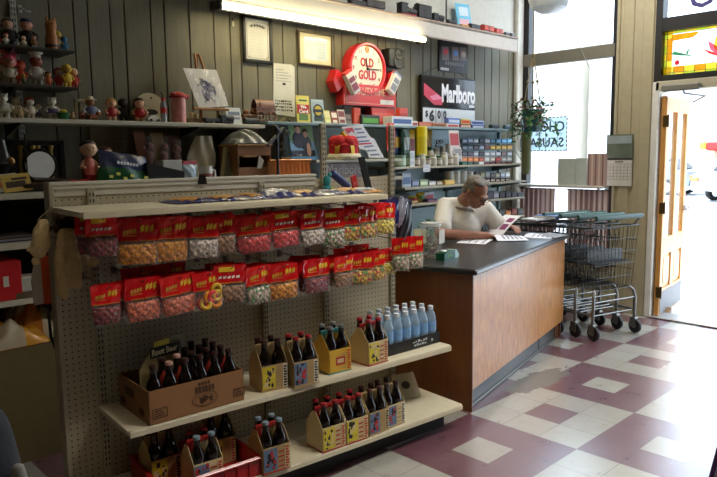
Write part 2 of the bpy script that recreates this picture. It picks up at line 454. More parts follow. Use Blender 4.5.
# door leaf, swung out to the street
WOOD = None
def wood_material(name, a, b, sc=(1.2, 9, 9), rough=.4, k2=3):
    k = NT(name, rough)
    mp = k.n('ShaderNodeMapping'); mp.inputs['Scale'].default_value = sc; k.link(k.tc.outputs['Object'], mp.inputs['Vector'])
    gr = k.noise(k2, mp.outputs[0], 7, .7); fine = k.noise(k2*9, mp.outputs[0], 3, .6)
    rp = k.n('ShaderNodeValToRGB'); rp.color_ramp.elements[0].position = .3; rp.color_ramp.elements[1].position = .72
    rp.color_ramp.elements[0].color = lin(a); rp.color_ramp.elements[1].color = lin(b)
    k.link(k.math('ADD', k.math('MULTIPLY', gr, .7), k.math('MULTIPLY', fine, .3)), rp.inputs['Fac'])
    k.link(rp.outputs['Color'], k.b.inputs['Base Color'])
    return k.m
DOORWOOD = wood_material('varnished_door_wood', (176, 116, 52), (222, 168, 94), (6, 6, .8), .35)
d1 = struct(thing('door_1', None, None, (XW+.02, 2.462, .015), R_(7)))
W, H, T_ = .80, 2.0, .045
mb = MB()
st = .078
mb.box(0, st, -T_/2, T_/2, 0, H, 0, bev=.004); mb.box(W-st, W, -T_/2, T_/2, 0, H, 0, bev=.004)
mb.box(st, W-st, -T_/2, T_/2, 0, .24, 0); mb.box(st, W-st, -T_/2, T_/2, .56, .72, 0); mb.box(st, W-st, -T_/2, T_/2, H-.13, H, 0)
mb.box(W/2-.05, W/2+.05, -T_/2, T_/2, .24, .56, 0); mb.box(W/2-.032, W/2+.032, -T_/2, T_/2, .72, H-.13, 0)
mb.build('door_frame', DOORWOOD, d1, 0)
for a, b in ((st, W/2-.05), (W/2+.05, W-st)):
    MB().box(a-.004, b+.004, -.008, .008, .23, .57).box(a+.03, b-.03, -.018, .018, .27, .53, bev=.01).build('door_panel', DOORWOOD, d1, 0)
    MB().box(a-.004, b+.004, -.004, .004, .71, H-.12).build('pane', GLASS, d1, 0)
STEEL = C(178, 176, 180, .38, metal=.7)
MB().box(.02, W-.02, -T_/2-.004, -T_/2, .01, .215).build('kick_plate', C(112, 110, 112, .55), d1, 0)
MB().lathe([(.03, 0), (.03, .02)], 20, 0, Tm(W-.045, -T_/2-.003, .95) @ Rx(PI/2)).torus((0, 0, .03), .04, .007, 16, 6, 0, Tm(W-.045, -T_/2-.003, .95) @ Rx(PI/2)).build('handle', STEEL, d1)
for z in (.22, 1.0, 1.78):
    MB().box(-.012, .012, -T_/2-.012, -T_/2+.03, z-.05, z+.05, bev=.003).lathe([(.009, -.055), (.009, .055)], 10, 0, Tm(-.004, -T_/2-.014, z)).build('hinge', C(96, 74, 44, .4, metal=.8), d1)
# door closer on the door head
t = thing('door_closer', 'grey metal door closer fixed to the door head', 'door closer', (XW-.05, 2.30, 2.075))
MB().box(-.035, .035, -.16, .16, -.028, .028, bev=.01).build('closer_body', C(128, 126, 118, .4, metal=.5), t)
MB().tube([(0, -.02, -.03), (.02, -.02, -.05), (.35, -.08, -.06), (.62, .12, -.09)], .009, 6).build('closer_arm', C(60, 58, 56, .4, metal=.6), t)
t = thing('door_wedge', 'small wooden wedge holding the open door', 'door wedge', (XW+.16, 2.44, 0.0), R_(7))
MB().prism([(0, 0), (.13, 0), (.13, .05), (0, .012)], -.03, .03).build('wedge_block', C(128, 92, 52, .7), t, 0)
# ---------------------------------------------------------------- the street
def concrete(name, a, b, joints=1.5):
    k = NT(name, .8)
    P = k.sep(k.tc.outputs['Object'])
    n1 = k.noise(1.2, detail=6); n2 = k.noise(30, detail=3)
    c = k.mix(n1, lin(a), lin(b)); c = k.mix(k.math('MULTIPLY', n2, .25), c, lin((150, 148, 146)))
    j = 0
    for ax in (0, 1):
        f = k.math('ABSOLUTE', k.math('SUBTRACT', k.math('FRACT', k.math('DIVIDE', P[ax], joints)), .5))
        q = k.math('GREATER_THAN', f, .494); j = q if ax == 0 else k.math('MAXIMUM', j, q)
    c = k.mix(k.math('MULTIPLY', j, .5), c, lin((110, 108, 105)))
    k.link(c, k.b.inputs['Base Color']); return k.m
struct(MB().box(XW+.2, 11.5, -30, 40, -.2, -.005).build('sidewalk', concrete('sidewalk_concrete', (205, 202, 200), (226, 222, 220)), smooth=0))
struct(MB().box(11.5, 11.7, -30, 40, -.2, -.02, bev=.03).build('curb', C(196, 192, 188, .8), smooth=0))
struct(MB().box(11.7, 60, -30, 60, -.3, -.15).build('street', concrete('street_asphalt', (176, 176, 180), (196, 196, 198), 400), smooth=0))

def building(name, label, x, y0, y1, h, wall, trim, rows, cols, signs=()):
    t = thing(name, label, 'building', (x, (y0+y1)/2, -.15))
    W = y1-y0
    MB().box(0, 6, -W/2, W/2, 0, h).build('wall', wall, t, 0)
    MB().box(-.25, 6, -W/2-.1, W/2+.1, h, h+.35).build('cornice', trim, t, 0)
    for r in range(rows):
        for c in range(cols):
            y = -W/2+W*(c+.5)/cols; z = 1.0 if r == 0 else 4.2+(r-1)*3.2
            hh = 2.2 if r == 0 else 1.7; ww = W/cols*(.36 if r == 0 else .22)
            f = MB().box(-.08, 0, y-ww-.08, y+ww+.08, z-.08, z+hh+.08).build('window', trim, t, 0)
            MB().box(-.09, -.08, y-ww, y+ww, z, z+hh).build('pane', C(206, 212, 218, .3), f, 0)
    for (ya, yb, za, zb, m, nm) in signs:
        MB().box(-.5, -.1, ya, yb, za, zb, bev=.05).build(nm, m, t, 0)
def sgy(px): return atx(px, 146, 32.6).y-9.75
PLAST = C(226, 224, 220, .8); CREAM = C(222, 214, 196, .8); TRIM = C(212, 206, 200, .7)
RED_S = C(206, 40, 34, .5); YEL_S = C(236, 190, 60, .5)
building('shop_building', 'pale shop across the street with red and yellow fascia signs', 33, 2.5, 17, 6.5, PLAST, TRIM, 2, 5,
         [(sgy(706), sgy(700), 1.78, 2.1, YEL_S, 'fascia_sign'), (sgy(724), sgy(707), 1.72, 2.1, RED_S, 'fascia_sign'), (sgy(716), sgy(701), 1.35, 1.7, C(206, 150, 120, .5), 'fascia_sign')])
building('shop_building', 'cream two-storey building across the street seen through the big window', 33, 17.6, 34, 7.4, CREAM, TRIM, 2, 5)
building('shop_building', 'low white building at the far right of the street', 35, -14, 2, 5.4, PLAST, TRIM, 1, 6)

def make_car(label, loc, rotz, body, wide=1.75):
    t = thing('parked_car', label, 'car', loc, rotz)
    paint = C(*body, .25, metal=.35, coat=.6); dark = C(26, 28, 32, .12); rub = C(24, 24, 24, .8); chrome = C(190, 192, 196, .2, metal=.9)
    # profile in x (length, nose at +x) and z
    prof = [(-2.2, .38), (-2.25, .62), (-2.18, .92), (-1.62, 1.0), (-1.2, 1.40), (-.9, 1.47), (.25, 1.47), (.95, 1.02), (1.95, .92), (2.2, .78), (2.26, .5), (2.2, .34)]
    secs = [(-wide/2, .90), (-wide/2+.10, 1.0), (wide/2-.10, 1.0), (wide/2, .90)]
    mb = MB(); n = len(prof); vs = []; fs = []
    for y, s_ in secs:
        for x, z in prof:
            yy = y*(.80 if z > 1.05 else 1.0); vs.append((x*(.99 if s_ < 1 else 1), yy, .34+(z-.34)*(s_ if z > 1.05 else 1)))
    for k in range(3):
        for i in range(n):
            j = (i+1) % n; fs.append((k*n+i, k*n+j, (k+1)*n+j, (k+1)*n+i))
    fs += [tuple(range(n)), tuple(range(4*n-1, 3*n-1, -1))]
    mb.add(vs, fs); mb.build('body', paint, t, 30)
    for sy in (1, -1):
        y = sy*(wide/2*.80+.005)
        MB().add([(-1.5, y*1.06, 1.04), (-1.12, y, 1.36), (-.30, y, 1.41), (-.30, y*1.06, 1.04)], [(0, 1, 2, 3)]).add([(-.22, y*1.06, 1.04), (-.22, y, 1.41), (.2, y, 1.41), (.8, y*1.06, 1.04)], [(0, 1, 2, 3)]).build('side_window', dark, t, 0)
    MB().add([(-1.63, -.62, 1.03), (-1.63, .62, 1.03), (-1.235, .58, 1.40), (-1.235, -.58, 1.40)], [(0, 1, 2, 3)]).build('rear_window', dark, t, 0)
    MB().add([(.96, -.62, 1.04), (.96, .62, 1.04), (.31, .58, 1.45), (.31, -.58, 1.45)], [(0, 1, 2, 3)]).build('windscreen', dark, t, 0)
    for x in (-1.35, 1.4):
        for sy in (1, -1):
            M = Tm(x, sy*(wide/2-.08), .31) @ Rx(PI/2)
            w = MB().lathe([(.18, -.1), (.29, -.1), (.31, -.07), (.31, .07), (.29, .1), (.18, .1)], 22, 0, M).build('wheel', rub, t)
            MB().lathe([(.19, -.105), (.19, .105)], 16, 0, M).build('hub_cap', chrome, w)
    for x in (-2.27, 2.27):
        MB().box(x-.07, x+.07, -wide/2+.04, wide/2-.04, .36, .56, bev=.04).build('bumper', chrome, t, 0)
    for sy in (1, -1):
        MB().box(-2.29, -2.2, sy*.72-.16, sy*.72+.16, .66, .80, bev=.02).build('tail_light', C(214, 120, 60, .3), t, 0)
    MB().box(-2.33, -2.3, -.22, .22, .58, .70).build('number_plate', C(236, 236, 232, .5), t, 0)
make_car('silver car parked across the road outside the open door', (25.6, 6.75, -.15), R_(-28), (176, 182, 190))
make_car('dark grey car parked further along behind the door glass', (27.5, 11.6, -.15), R_(84), (112, 120, 130))

# ---------------------------------------------------------------- light
wld = bpy.data.worlds.new('sky'); SC.world = wld; wld.use_nodes = True
nt = wld.node_tree; bg = nt.nodes['Background']
sky = nt.nodes.new('ShaderNodeTexSky'); sky.sky_type = 'HOSEK_WILKIE'; sky.turbidity = 5; sky.sun_direction = (.5, -.6, .62)
mxw = nt.nodes.new('ShaderNodeMix'); mxw.data_type = 'RGBA'; mxw.inputs['Factor'].default_value = .72
mxw.inputs['B'].default_value = (.66, .82, 1.0, 1)
nt.links.new(sky.outputs['Color'], mxw.inputs['A']); nt.links.new(mxw.outputs['Result'], bg.inputs['Color']); bg.inputs['Strength'].default_value = 7.5
sun = bpy.data.lights.new('sun', 'SUN'); sun.energy = 11; sun.angle = R_(1.2); sun.color = (.90, .95, 1.0)
so = bpy.data.objects.new('sun', sun); COL.objects.link(so); so.rotation_euler = Vector((.12, -.55, -.9)).to_track_quat('-Z', 'Y').to_euler()
for nm, loc, sx, sy, e, c in (('ceiling_fill', (.3, 1.2, ZC-.06), 1.3, .3, 4, (1, .84, .6)), ('ceiling_fill', (3.0, .5, ZC-.06), 1.8, .5, 62, (1, .95, .86)), ('ceiling_fill', (5.0, 2.7, ZC-.06), 1.5, .4, 40, (1, .97, .92))):  # unseen area lamps added under the ceiling to fill the dim interior
    l = bpy.data.lights.new(nm, 'AREA'); l.spread = R_(116 if loc[0] < 4 else 160); l.shape = 'RECTANGLE'; l.size = sx; l.size_y = sy; l.energy = e; l.color = c
    o = bpy.data.objects.new(nm, l); COL.objects.link(o); o.location = loc

# ---------------------------------------------------------------- camera
cd = bpy.data.cameras.new('camera'); co = bpy.data.objects.new('camera', cd); COL.objects.link(co)
cd.sensor_fit = 'HORIZONTAL'; cd.sensor_width = 36; cd.lens = F_PX*36/717; cd.clip_start = .05; cd.clip_end = 300
M = Matrix((RT, UP, -FW)).transposed().to_4x4(); M.translation = CAM; co.matrix_world = M
SC.camera = co
SC.view_settings.view_transform = 'Standard'; SC.view_settings.look = 'None'; SC.view_settings.exposure = 0.0; SC.view_settings.gamma = 1.0

# ---------------------------------------------------------------- valance above the back wall, with its strip light
VY = 3.70
mb = MB(); mb.box(2.34, 5.72, VY, VY+.02, 2.494, 2.632, 0, bev=.003); mb.box(2.34, 5.72, VY+.02, YB, 2.60, 2.632, 0); mb.box(2.34, 5.72, VY-.012, VY+.03, 2.622, 2.636, 1); mb.box(2.34, 5.72, VY-.006, VY, 2.494, 2.502, 1)
t = thing('valance_shelf', 'long grey valance shelf high along the panelled wall', 'shelf', (0, 0, 0))
mb.build('valance_board', [C(186, 180, 172, .55), C(150, 132, 118, .6)], t, 0)
t = thing('strip_light', 'lit fluorescent strip light under the grey valance', 'light', (0, 0, 0))
a = aty(216, 3, VY-.02); b = aty(424, 39, VY-.02)
MB().box(2.36, b.x+.05, VY+.0, VY+.07, 2.452, 2.494, bev=.006).build('light_housing', C(206, 204, 196, .5), t, 0)
MB().tube([(2.37, VY-.02, 2.462), (b.x, VY-.02, 2.462)], .019, 12).build('light_tube', mat('fluorescent_tube', (255, 240, 190), .4, emis=42.0, var=0), t)
for q in (2.345, b.x): MB().box(q, q+.026, VY-.048, VY+.07, 2.435, 2.494, bev=.005).build('lamp_holder', C(60, 54, 46, .5), t, 0)
# ---------------------------------------------------------------- gondola (single-sided pegboard display)
def pegboard(name, rgb, hole=(34, 28, 22), pitch=.0254, r=.0034, axes=(0, 2)):
    k = NT(name, .5)
    P = k.sep(k.tc.outputs['Object'])
    q = []
    for ax in axes:
        f = k.math('SUBTRACT', k.math('FRACT', k.math('DIVIDE', P[ax], pitch)), .5); q.append(k.math('MULTIPLY', f, f))
    d = k.math('SQRT', k.math('ADD', q[0], q[1]))
    h = k.math('LESS_THAN', d, r/pitch)
    c = k.mix(k.noise(5, detail=5), lin(tuple(v*.90 for v in rgb)), lin(rgb))
    k.link(k.mix(h, c, lin(hole)), k.b.inputs['Base Color']); return k.m
PEG = pegboard('cream_pegboard', (196, 186, 160))
METAL = C(176, 168, 146, .45, metal=.15); SHELFM = C(212, 202, 174, .4); RAIL = C(206, 202, 190, .4)
GON = thing('display_gondola', 'cream pegboard display gondola with candy hooks and drink shelves', 'shelving', (0, 0, 0), GY)
WB = 2.86
MB().box(.70, 1.985, WB, WB+.02, .10, 1.405).build('back_panel', PEG, GON, 0)
MB().box(1.985, 2.545, WB, WB+.02, .10, 1.405).build('back_panel', PEG, GON, 0)
# top rail
mb = MB(); mb.box(.70, 1.995, WB-.018, WB+.03, 1.400, 1.418, 0, bev=.004); mb.box(.70, 1.995, WB-.008, WB+.02, 1.375, 1.400, 0); mb.box(.70, 1.995, WB-.022, WB+.034, 1.418, 1.432, 0, bev=.003)
mb.build('top_rail', RAIL, GON, 0)
def upright(u, z1, wd=.032):
    mb = MB(); mb.box(u-wd/2, u+wd/2, WB-.022, WB+.0, .0, z1, 0, bev=.003)
    z = .2
    while z < z1-.03:
        for s_ in (-.007, .007): mb.box(u+s_-.0025, u+s_+.0025, WB-.0232, WB-.0218, z, z+.014, 1)
        z += .026
    mb.build('upright', [METAL, C(50, 46, 38, .8)], GON, 0)
for u in (.86, 1.67): upright(u, 1.405)
for u in (2.045, 2.52): upright(u, 1.69)
MB().box(.695, .715, WB-.02, WB+.06, 0, 1.432, bev=.004).build('end_post', METAL, GON, 0)
MB().box(.70, 2.62, 2.53, 2.55, 0, .115).box(2.60, 2.62, 2.55, WB, 0, .115).box(.70, .72, 2.55, WB, 0, .115).build('kick_plate', C(44, 42, 40, .6), GON, 0)
def shelf(name, u0, u1, w0, z, lip, th=.02, cham=.0, m=SHELFM):
    mb = MB()
    pl = [(u0, WB-.02), (u0, w0+.012), (u0+.012, w0), (u1-.012, w0), (u1, w0+.012+cham), (u1, WB-.02)]
    n = len(pl); vs = [(a, b, z) for a, b in pl]+[(a, b, z-th) for a, b in pl]
    mb.add(vs, [tuple(range(n)), tuple(range(2*n-1, n-1, -1))]+[(i, i+n, (i+1) % n+n, (i+1) % n) for i in range(n)], 0)
    mb.box(u0+.005, u1-.005, w0-.002, w0+.006, z-lip, z-.004, 0, bev=.002)
    return mb.build(name, m, GON, 0)
shelf('base_shelf', .70, 2.665, 2.425, .145, .028)
shelf('middle_shelf', .835, 2.635, 2.485, .475, .03)
shelf('top_shelf', .70, 2.14, 2.44, 1.335, .024)
for u in (.86, 1.67, 2.045, 2.52):
    MB().prism([(0, 0), (.33, 0), (.33, -.015), (.0, -.06)], -.003, .003, 0, Tm(u, WB-.02, .455) @ Rz(-PI/2)).build('shelf_bracket', METAL, GON, 0)

# ---- hooks and candy bags -------------------------------------------------
HOOK = MB().tube([(0, 0, .012), (0, -.31, 0), (0, -.325, .014)], .0022, 6).box(-.012, .012, -.004, 0, -.012, .02).build('peg_hook', C(120, 118, 116, .3, metal=.9), GON)
_first = [True]
def hook(u, z, L=.31):
    o = HOOK if _first[0] else HOOK.copy()
    if not _first[0]: COL.objects.link(o); o.parent = GON
    _first[0] = False
    o.location = (u, WB, z); o.scale = (1, L/.31, 1)
BAGRED = [mat('bag_red_%d' % i, c, .22, var=.18, scale=30, coat=.5) for i, c in enumerate(((222, 26, 30), (206, 18, 28), (226, 36, 34)))]
BYEL = C(236, 190, 50, .35); BWHITE = C(240, 236, 226, .4); BGOLD = C(214, 158, 52, .35)
CLEAR = mat('clear_film', (236, 234, 230), .10, alpha=.08, var=0, spec=1.0)
CANDY = {'orange': (255, 146, 28), 'darkred': (126, 20, 26), 'red': (224, 48, 52), 'pinkorange': (244, 112, 80), 'rings': (240, 196, 60), 'mixed': (214, 170, 60), 'brown': (150, 104, 66), 'green': (80, 150, 60), 'yellow': (236, 192, 60), 'clear': (206, 190, 178), 'pale': (226, 196, 176)}
def cm(k, v=0, kk_rings=False):
    r, g_, b = CANDY[k]; f = (1, .82, 1.12)[v]
    if kk_rings: return mat('candy_%s_%d' % (k, v), tuple(min(255, c*f) for c in (r, g_, b)), .3, var=.2, scale=60)
    nm = 'sweets_'+k
    if nm in MATS: return MATS[nm]
    q = NT(nm, .3); vo = q.n('ShaderNodeTexVoronoi'); vo.inputs['Scale'].default_value = 75; q.link(q.tc.outputs['Object'], vo.inputs['Vector'])
    sx = q.sep(vo.outputs['Color']); base = tuple(min(255, c*1.22) for c in (r, g_, b)); dark = tuple(c*.86 for c in (r, g_, b))
    c = q.mix(sx[0], lin(dark), lin(base))
    if k == 'mixed': c = q.mix(q.math('GREATER_THAN', sx[1], .6), c, q.mix(q.math('GREATER_THAN', sx[2], .5), lin((196, 40, 40)), lin((86, 140, 56))))
    if k == 'pale': c = q.mix(q.math('GREATER_THAN', sx[1], .72), c, lin((70, 140, 70)))
    c = q.mix(q.math('MULTIPLY', q.math('GREATER_THAN', vo.outputs['Distance'], .55), .6), c, lin(tuple(v_*.55 for v_ in (r, g_, b))))
    q.link(c, q.b.inputs['Base Color'])
    bp = q.n('ShaderNodeBump'); bp.inputs['Strength'].default_value = .8; bp.inputs['Distance'].default_value = .006; bp.invert = True
    q.link(vo.outputs['Distance'], bp.inputs['Height']); q.link(bp.outputs['Normal'], q.b.inputs['Normal'])
    return q.m
def bag_bits(kind, w, h, style, seed):
    """header, pouch and candy meshes; origin at the hang hole, bag facing -y"""
    rnd = random.Random(seed)
    hh = h*(.48 if style != 'tall' else .86)
    zt, zb = .016, .016-hh
    ph = [rnd.uniform(0, 6) for _ in range(4)]
    def puff(s_, u, v, amp):   # v 0 top
        e = math.sin(PI*min(1, max(0, u)))**.6
        return s_*(amp*e*(.25+.75*v) + .0022*math.sin(u*17+ph[0]+v*5)+.0018*math.sin(v*21+ph[1]+u*7))
    hd = MB(); n1, n2 = 10, 8
    for s_ in (-1, 1):
        hd.sheet(lambda u, v: ((u-.5)*w*(1-.03*math.sin(v*3+ph[2])), puff(s_, u, v*.5, .010), zt-v*hh), n1, n2, 0)
    f = lambda u, v: puff(-1, u, v*.5, .010)-.0016
    def patch(u0, u1, v0, v1, mi, sk=0.0):
        hd.sheet(lambda a, b: ((u0+(u1-u0)*a-.5)*w, f(u0+(u1-u0)*a, v0+(v1-v0)*b+sk*(a-.5)), zt-(v0+(v1-v0)*b+sk*(a-.5))*hh), 5, 3, mi)
    if style in ('patch', 'tall'):
        patch(.16, .62, .08, .34, 1)
        for i in range(5): patch(.16+.13*i, .16+.13*i+.09, .58, .70, 2, -.04)
        patch(.1, .9, .93, .965, 3)
    else:
        for i in range(4): patch(.14+.085*i, .14+.085*i+.065, .50-.02*i, .68-.02*i, 3, -.05)
        for i in range(3): patch(.56+.115*i, .56+.115*i+.09, .30, .56, 1, -.10)
        patch(.14, .46, .72, .75, 3); patch(.06, .94, .95, .975, 3)
    po = MB(); amp = .020
    for s_ in (-1, 1):
        po.sheet(lambda u, v: ((u-.5)*w*(1.0+.015*math.sin(v*2.5)), s_*.003+s_*amp*1.06*(math.sin(PI*u)**.45)*(math.sin(PI*min(1, v+.07) if v < .93 else PI)**.45)+.0032*math.sin(u*23+v*9+ph[3])+.002*math.sin(u*9-v*29), zb-v*(h-hh)), 16, 16, 0)
    cd_ = MB(); z0 = zb-(h-hh)
    if kind == 'rings':
        for i in range(7):
            cd_.torus((0, 0, 0), .019, .009, 14, 7, i % 3, Tm(rnd.uniform(-.3, .3)*w, rnd.uniform(-.014, .0), z0+.03+(i//3)*.028) @ Rx(PI/2+rnd.uniform(-.4, .4)) @ Ry(rnd.uniform(-.4, .4)))
    elif style == 'tall':
        pass
    else:       # a solid mass of loose sweets filling the pouch
        for s_ in (-1, 1):
            cd_.sheet(lambda u, v: ((u-.5)*w*.90*(1-.10*v*v), s_*amp*.90*(math.sin(PI*(.04+.92*u))**.45)*(math.sin(PI*(.10+.84*v))**.45)+.0035*math.sin(u*31+v*13+ph[0])*math.sin(v*27+u*9+ph[1]), zb-(.10+.82*v)*(h-hh)), 18, 14)
    return hd, po, cd_
BAGPROTO = {}
def bag_set(kind, w, h, style):
    key = (kind, round(w, 2), round(h, 2), style)
    if key in BAGPROTO: return BAGPROTO[key]
    hd, po, cd_ = bag_bits(kind, w, h, style, len(BAGPROTO)*7+3)
    red = BAGRED[len(BAGPROTO) % 3]
    p = {}
    p['h'] = hd; p['hm'] = [red, BYEL, BWHITE, BGOLD]; p['p'] = po; p['c'] = cd_
    if kind in ('rings', 'mixed'): p['cm'] = [cm('yellow', 0, True), cm('red', 0, True), cm('orange', 0, True)] if kind == 'rings' else [cm('mixed')]
    elif kind == 'pale': p['cm'] = [cm('pale')]
    else: p['cm'] = [cm(kind)]
    BAGPROTO[key] = p; p['root'] = None
    return p
def put_bag(kind, w, h, style, loc, rot, label, group, cover=None):
    p = bag_set(kind, w, h, style)
    if p['root'] is None:
        t = thing('candy_bag', label, 'candy bag', loc, 0, group, rot)
        p['h'].build('header', p['hm'], t, 60); p['p'].build('pouch', CLEAR, t, 70)
        if p['c'].v: p['c'].build('candy', p['cm'], t, 60)['kind'] = 'stuff'
        p['root'] = t; return t
    return dup(p['root'], loc, rot, label, group)
rnd = random.Random(11)
# (centre x, top y, bottom y, left x, right x, contents, style, words, how many behind)
ROWT = [(85, 117, 216, 258, 'darkred', 'patch', 'dark red candy with yellow patch', 2), (117, 157, 219, 266, 'orange', 'name', 'big orange gummies', 2),
        (153, 188, 217, 263, 'orange', 'name', 'orange gummies', 2), (187, 218, 218, 259, 'clear', 'name', 'pale sugared candy', 2),
        (211, 235, 215, 254, 'brown', 'name', 'brown candy', 2), (236, 270, 217, 254, 'red', 'name', 'red gummies', 3),
        (269, 299, 212, 248, 'red', 'patch', 'small red candy with yellow label', 2), (299, 325, 212, 246, 'clear', 'patch', 'pale pink candy and a yellow label', 3),
        (322, 343, 211, 247, 'pale', 'patch', 'shiny creased wrapping', 2), (338, 362, 209, 242, 'mixed', 'name', 'mixed bright gummies', 2),
        (357, 379, 206, 239, 'mixed', 'name', 'red and yellow fruit gummies', 3), (376, 396, 204, 234, 'yellow', 'name', 'yellow candy', 2)]
ROWB = [(91, 122, 285, 325, 'darkred', 'name', 'dark cherry candy', 1), (123, 160, 278, 322, 'pinkorange', 'name', 'pink-orange gummies', 2),
        (159, 196, 275, 315, 'pinkorange', 'name', 'salmon-coloured gummies', 2), (192, 222, 272, 310, 'rings', 'name', 'yellow gummy rings', 2),
        (213, 246, 265, 303, 'brown', 'patch', 'brown-red candy and a yellow label', 2), (245, 273, 266, 305, 'pale', 'name', 'green and clear candy', 2),
        (268, 297, 264, 300, 'orange', 'name', 'orange corn candy', 2), (297, 334, 259, 294, 'darkred', 'name', 'dark toffee in red foil', 3),
        (333, 356, 256, 287, 'brown', 'name', 'brown nuts', 2), (351, 373, 253, 285, 'mixed', 'name', 'mixed gummy fruit', 2),
        (368, 386, 251, 281, 'mixed', 'name', 'small yellow and red gummies', 2), (382, 397, 249, 275, 'yellow', 'name', 'yellow hard candy', 1)]
for row, nm, wf in ((ROWT, 'upper', 2.52), (ROWB, 'lower', 2.54)):
    for i, (xa, xb, ya, yb, kind, style, words, nb) in enumerate(row):
        P = atw((xa+xb)/2, ya, wf); Q = atw((xa+xb)/2, yb, wf); A = atw(xa, ya, wf); B = atw(xb, ya, wf)
        w = max(.115, min(.165, (B-A).dot(GE))); h = P.z-Q.z
        u = P.dot(GE); z = P.z-.016
        hook(u, z+.004, WB-wf+.02)
        hk = 'hook %s' % ORD[i]
        for k in range(nb+1):
            off = k*.034+rnd.uniform(-.004, .004)
            loc = GE*(u+rnd.uniform(-.006, .006)+(.0 if k == 0 else rnd.choice((-.014, .012))))+GN*(wf+off)+Vector((0, 0, z+off*.04))
            rot = (R_(rnd.uniform(-3, 3)), R_(rnd.uniform(-3, 3)), GY+R_(rnd.uniform(-9, 9)))
            if k == 0: lab = 'bag of %s, %s from left, front of %s row' % (words, ORD[i], nm)
            else: lab = 'candy bag %s behind the front one on the %s %s-row hook' % (ORD[k-1], ORD[i], nm)
            put_bag(kind, w, h, style, loc, rot, lab, 'candy bags on the gondola hooks')
# dark red bags deep on hooks between the two rows
for i, (xc, yc) in enumerate(((135, 266), (165, 262), (352, 244), (340, 247))):
    P = atw(xc, yc, 2.74); hook(P.dot(GE), P.z-.012, .2)
    put_bag('darkred', .15, .17, 'name', GE*P.dot(GE)+GN*2.70+Vector((0, 0, P.z-.016)), (0, 0, GY+R_(rnd.uniform(-8, 8))), 'dark red candy bag hanging deep against the pegboard, %s from the left' % ORD[i], 'candy bags on the gondola hooks')
# two narrow bags at the end of the gondola, nearest the counter
for i, (xa, xb, ya, yb) in enumerate(((393, 408, 238, 272), (407, 423, 236, 270))):
    wf = 2.50; P = atw((xa+xb)/2, ya, wf); Q = atw((xa+xb)/2, yb, wf)
    u = P.dot(GE); hook(u, P.z-.012, WB-wf+.02)
    put_bag('pale', .095, P.z-Q.z, 'name', GE*u+GN*wf+Vector((0, 0, P.z-.016)), (0, 0, GY+R_(-32+14*i)), ('left' if i == 0 else 'right')+' of the two narrow red and white snack bags beside the counter jar', 'candy bags on the gondola hooks')
# ---------------------------------------------------------------- bottles, carriers, boxes on the gondola shelves
BROWN = mat('brown_bottle_glass', (17, 9, 7), .06, var=.1, spec=.7)
CAPM = {'dark': C(58, 30, 26, .4), 'red': C(150, 32, 36, .4), 'blue': C(122, 140, 152, .35), 'green': C(28, 92, 82, .4), 'silver': C(138, 142, 142, .3, metal=.5), 'pink': C(196, 150, 138, .45)}
BOT = MB().lathe([(.024, 0), (.0295, .006), (.0305, .02), (.0305, .118), (.0298, .134), (.0265, .148), (.0205, .160), (.0158, .172), (.0138, .188), (.0134, .210), (.0145, .212), (.0145, .217), (.012, .218)], 16)
LAB = MB().lathe([(.0309, .045), (.0309, .105)], 16, cap=False)
CAPB = MB().lathe([(.0155, .209), (.0158, .214), (.015, .221), (.012, .223)], 14)
BPROTO = {}
def bottle(loc, cap, label, group, rotz=0):
    if cap not in BPROTO:
        t = thing('soda_bottle', label, 'bottle', loc, rotz, group)
        BOT.build('glass', BROWN, t); CAPB.build('bottle_cap', CAPM[cap], t); LAB.build('bottle_label', C(150, 140, 110, .6), t)
        BPROTO[cap] = t; return t
    return dup(BPROTO[cap], loc, rotz, label, group)
CARD = {'tan': C(176, 148, 100, .6), 'cream': C(206, 186, 140, .6), 'yellow': C(206, 162, 52, .55), 'picyel': mat('picture_yellow', (206, 186, 50), .5, var=.35, scale=40), 'picblue': mat('picture_blue', (96, 118, 150), .5, var=.5, scale=45),
        'red': C(176, 40, 38, .55), 'black': C(34, 30, 28, .6), 'teal': C(70, 140, 136, .55), 'white': C(216, 208, 188, .6)}
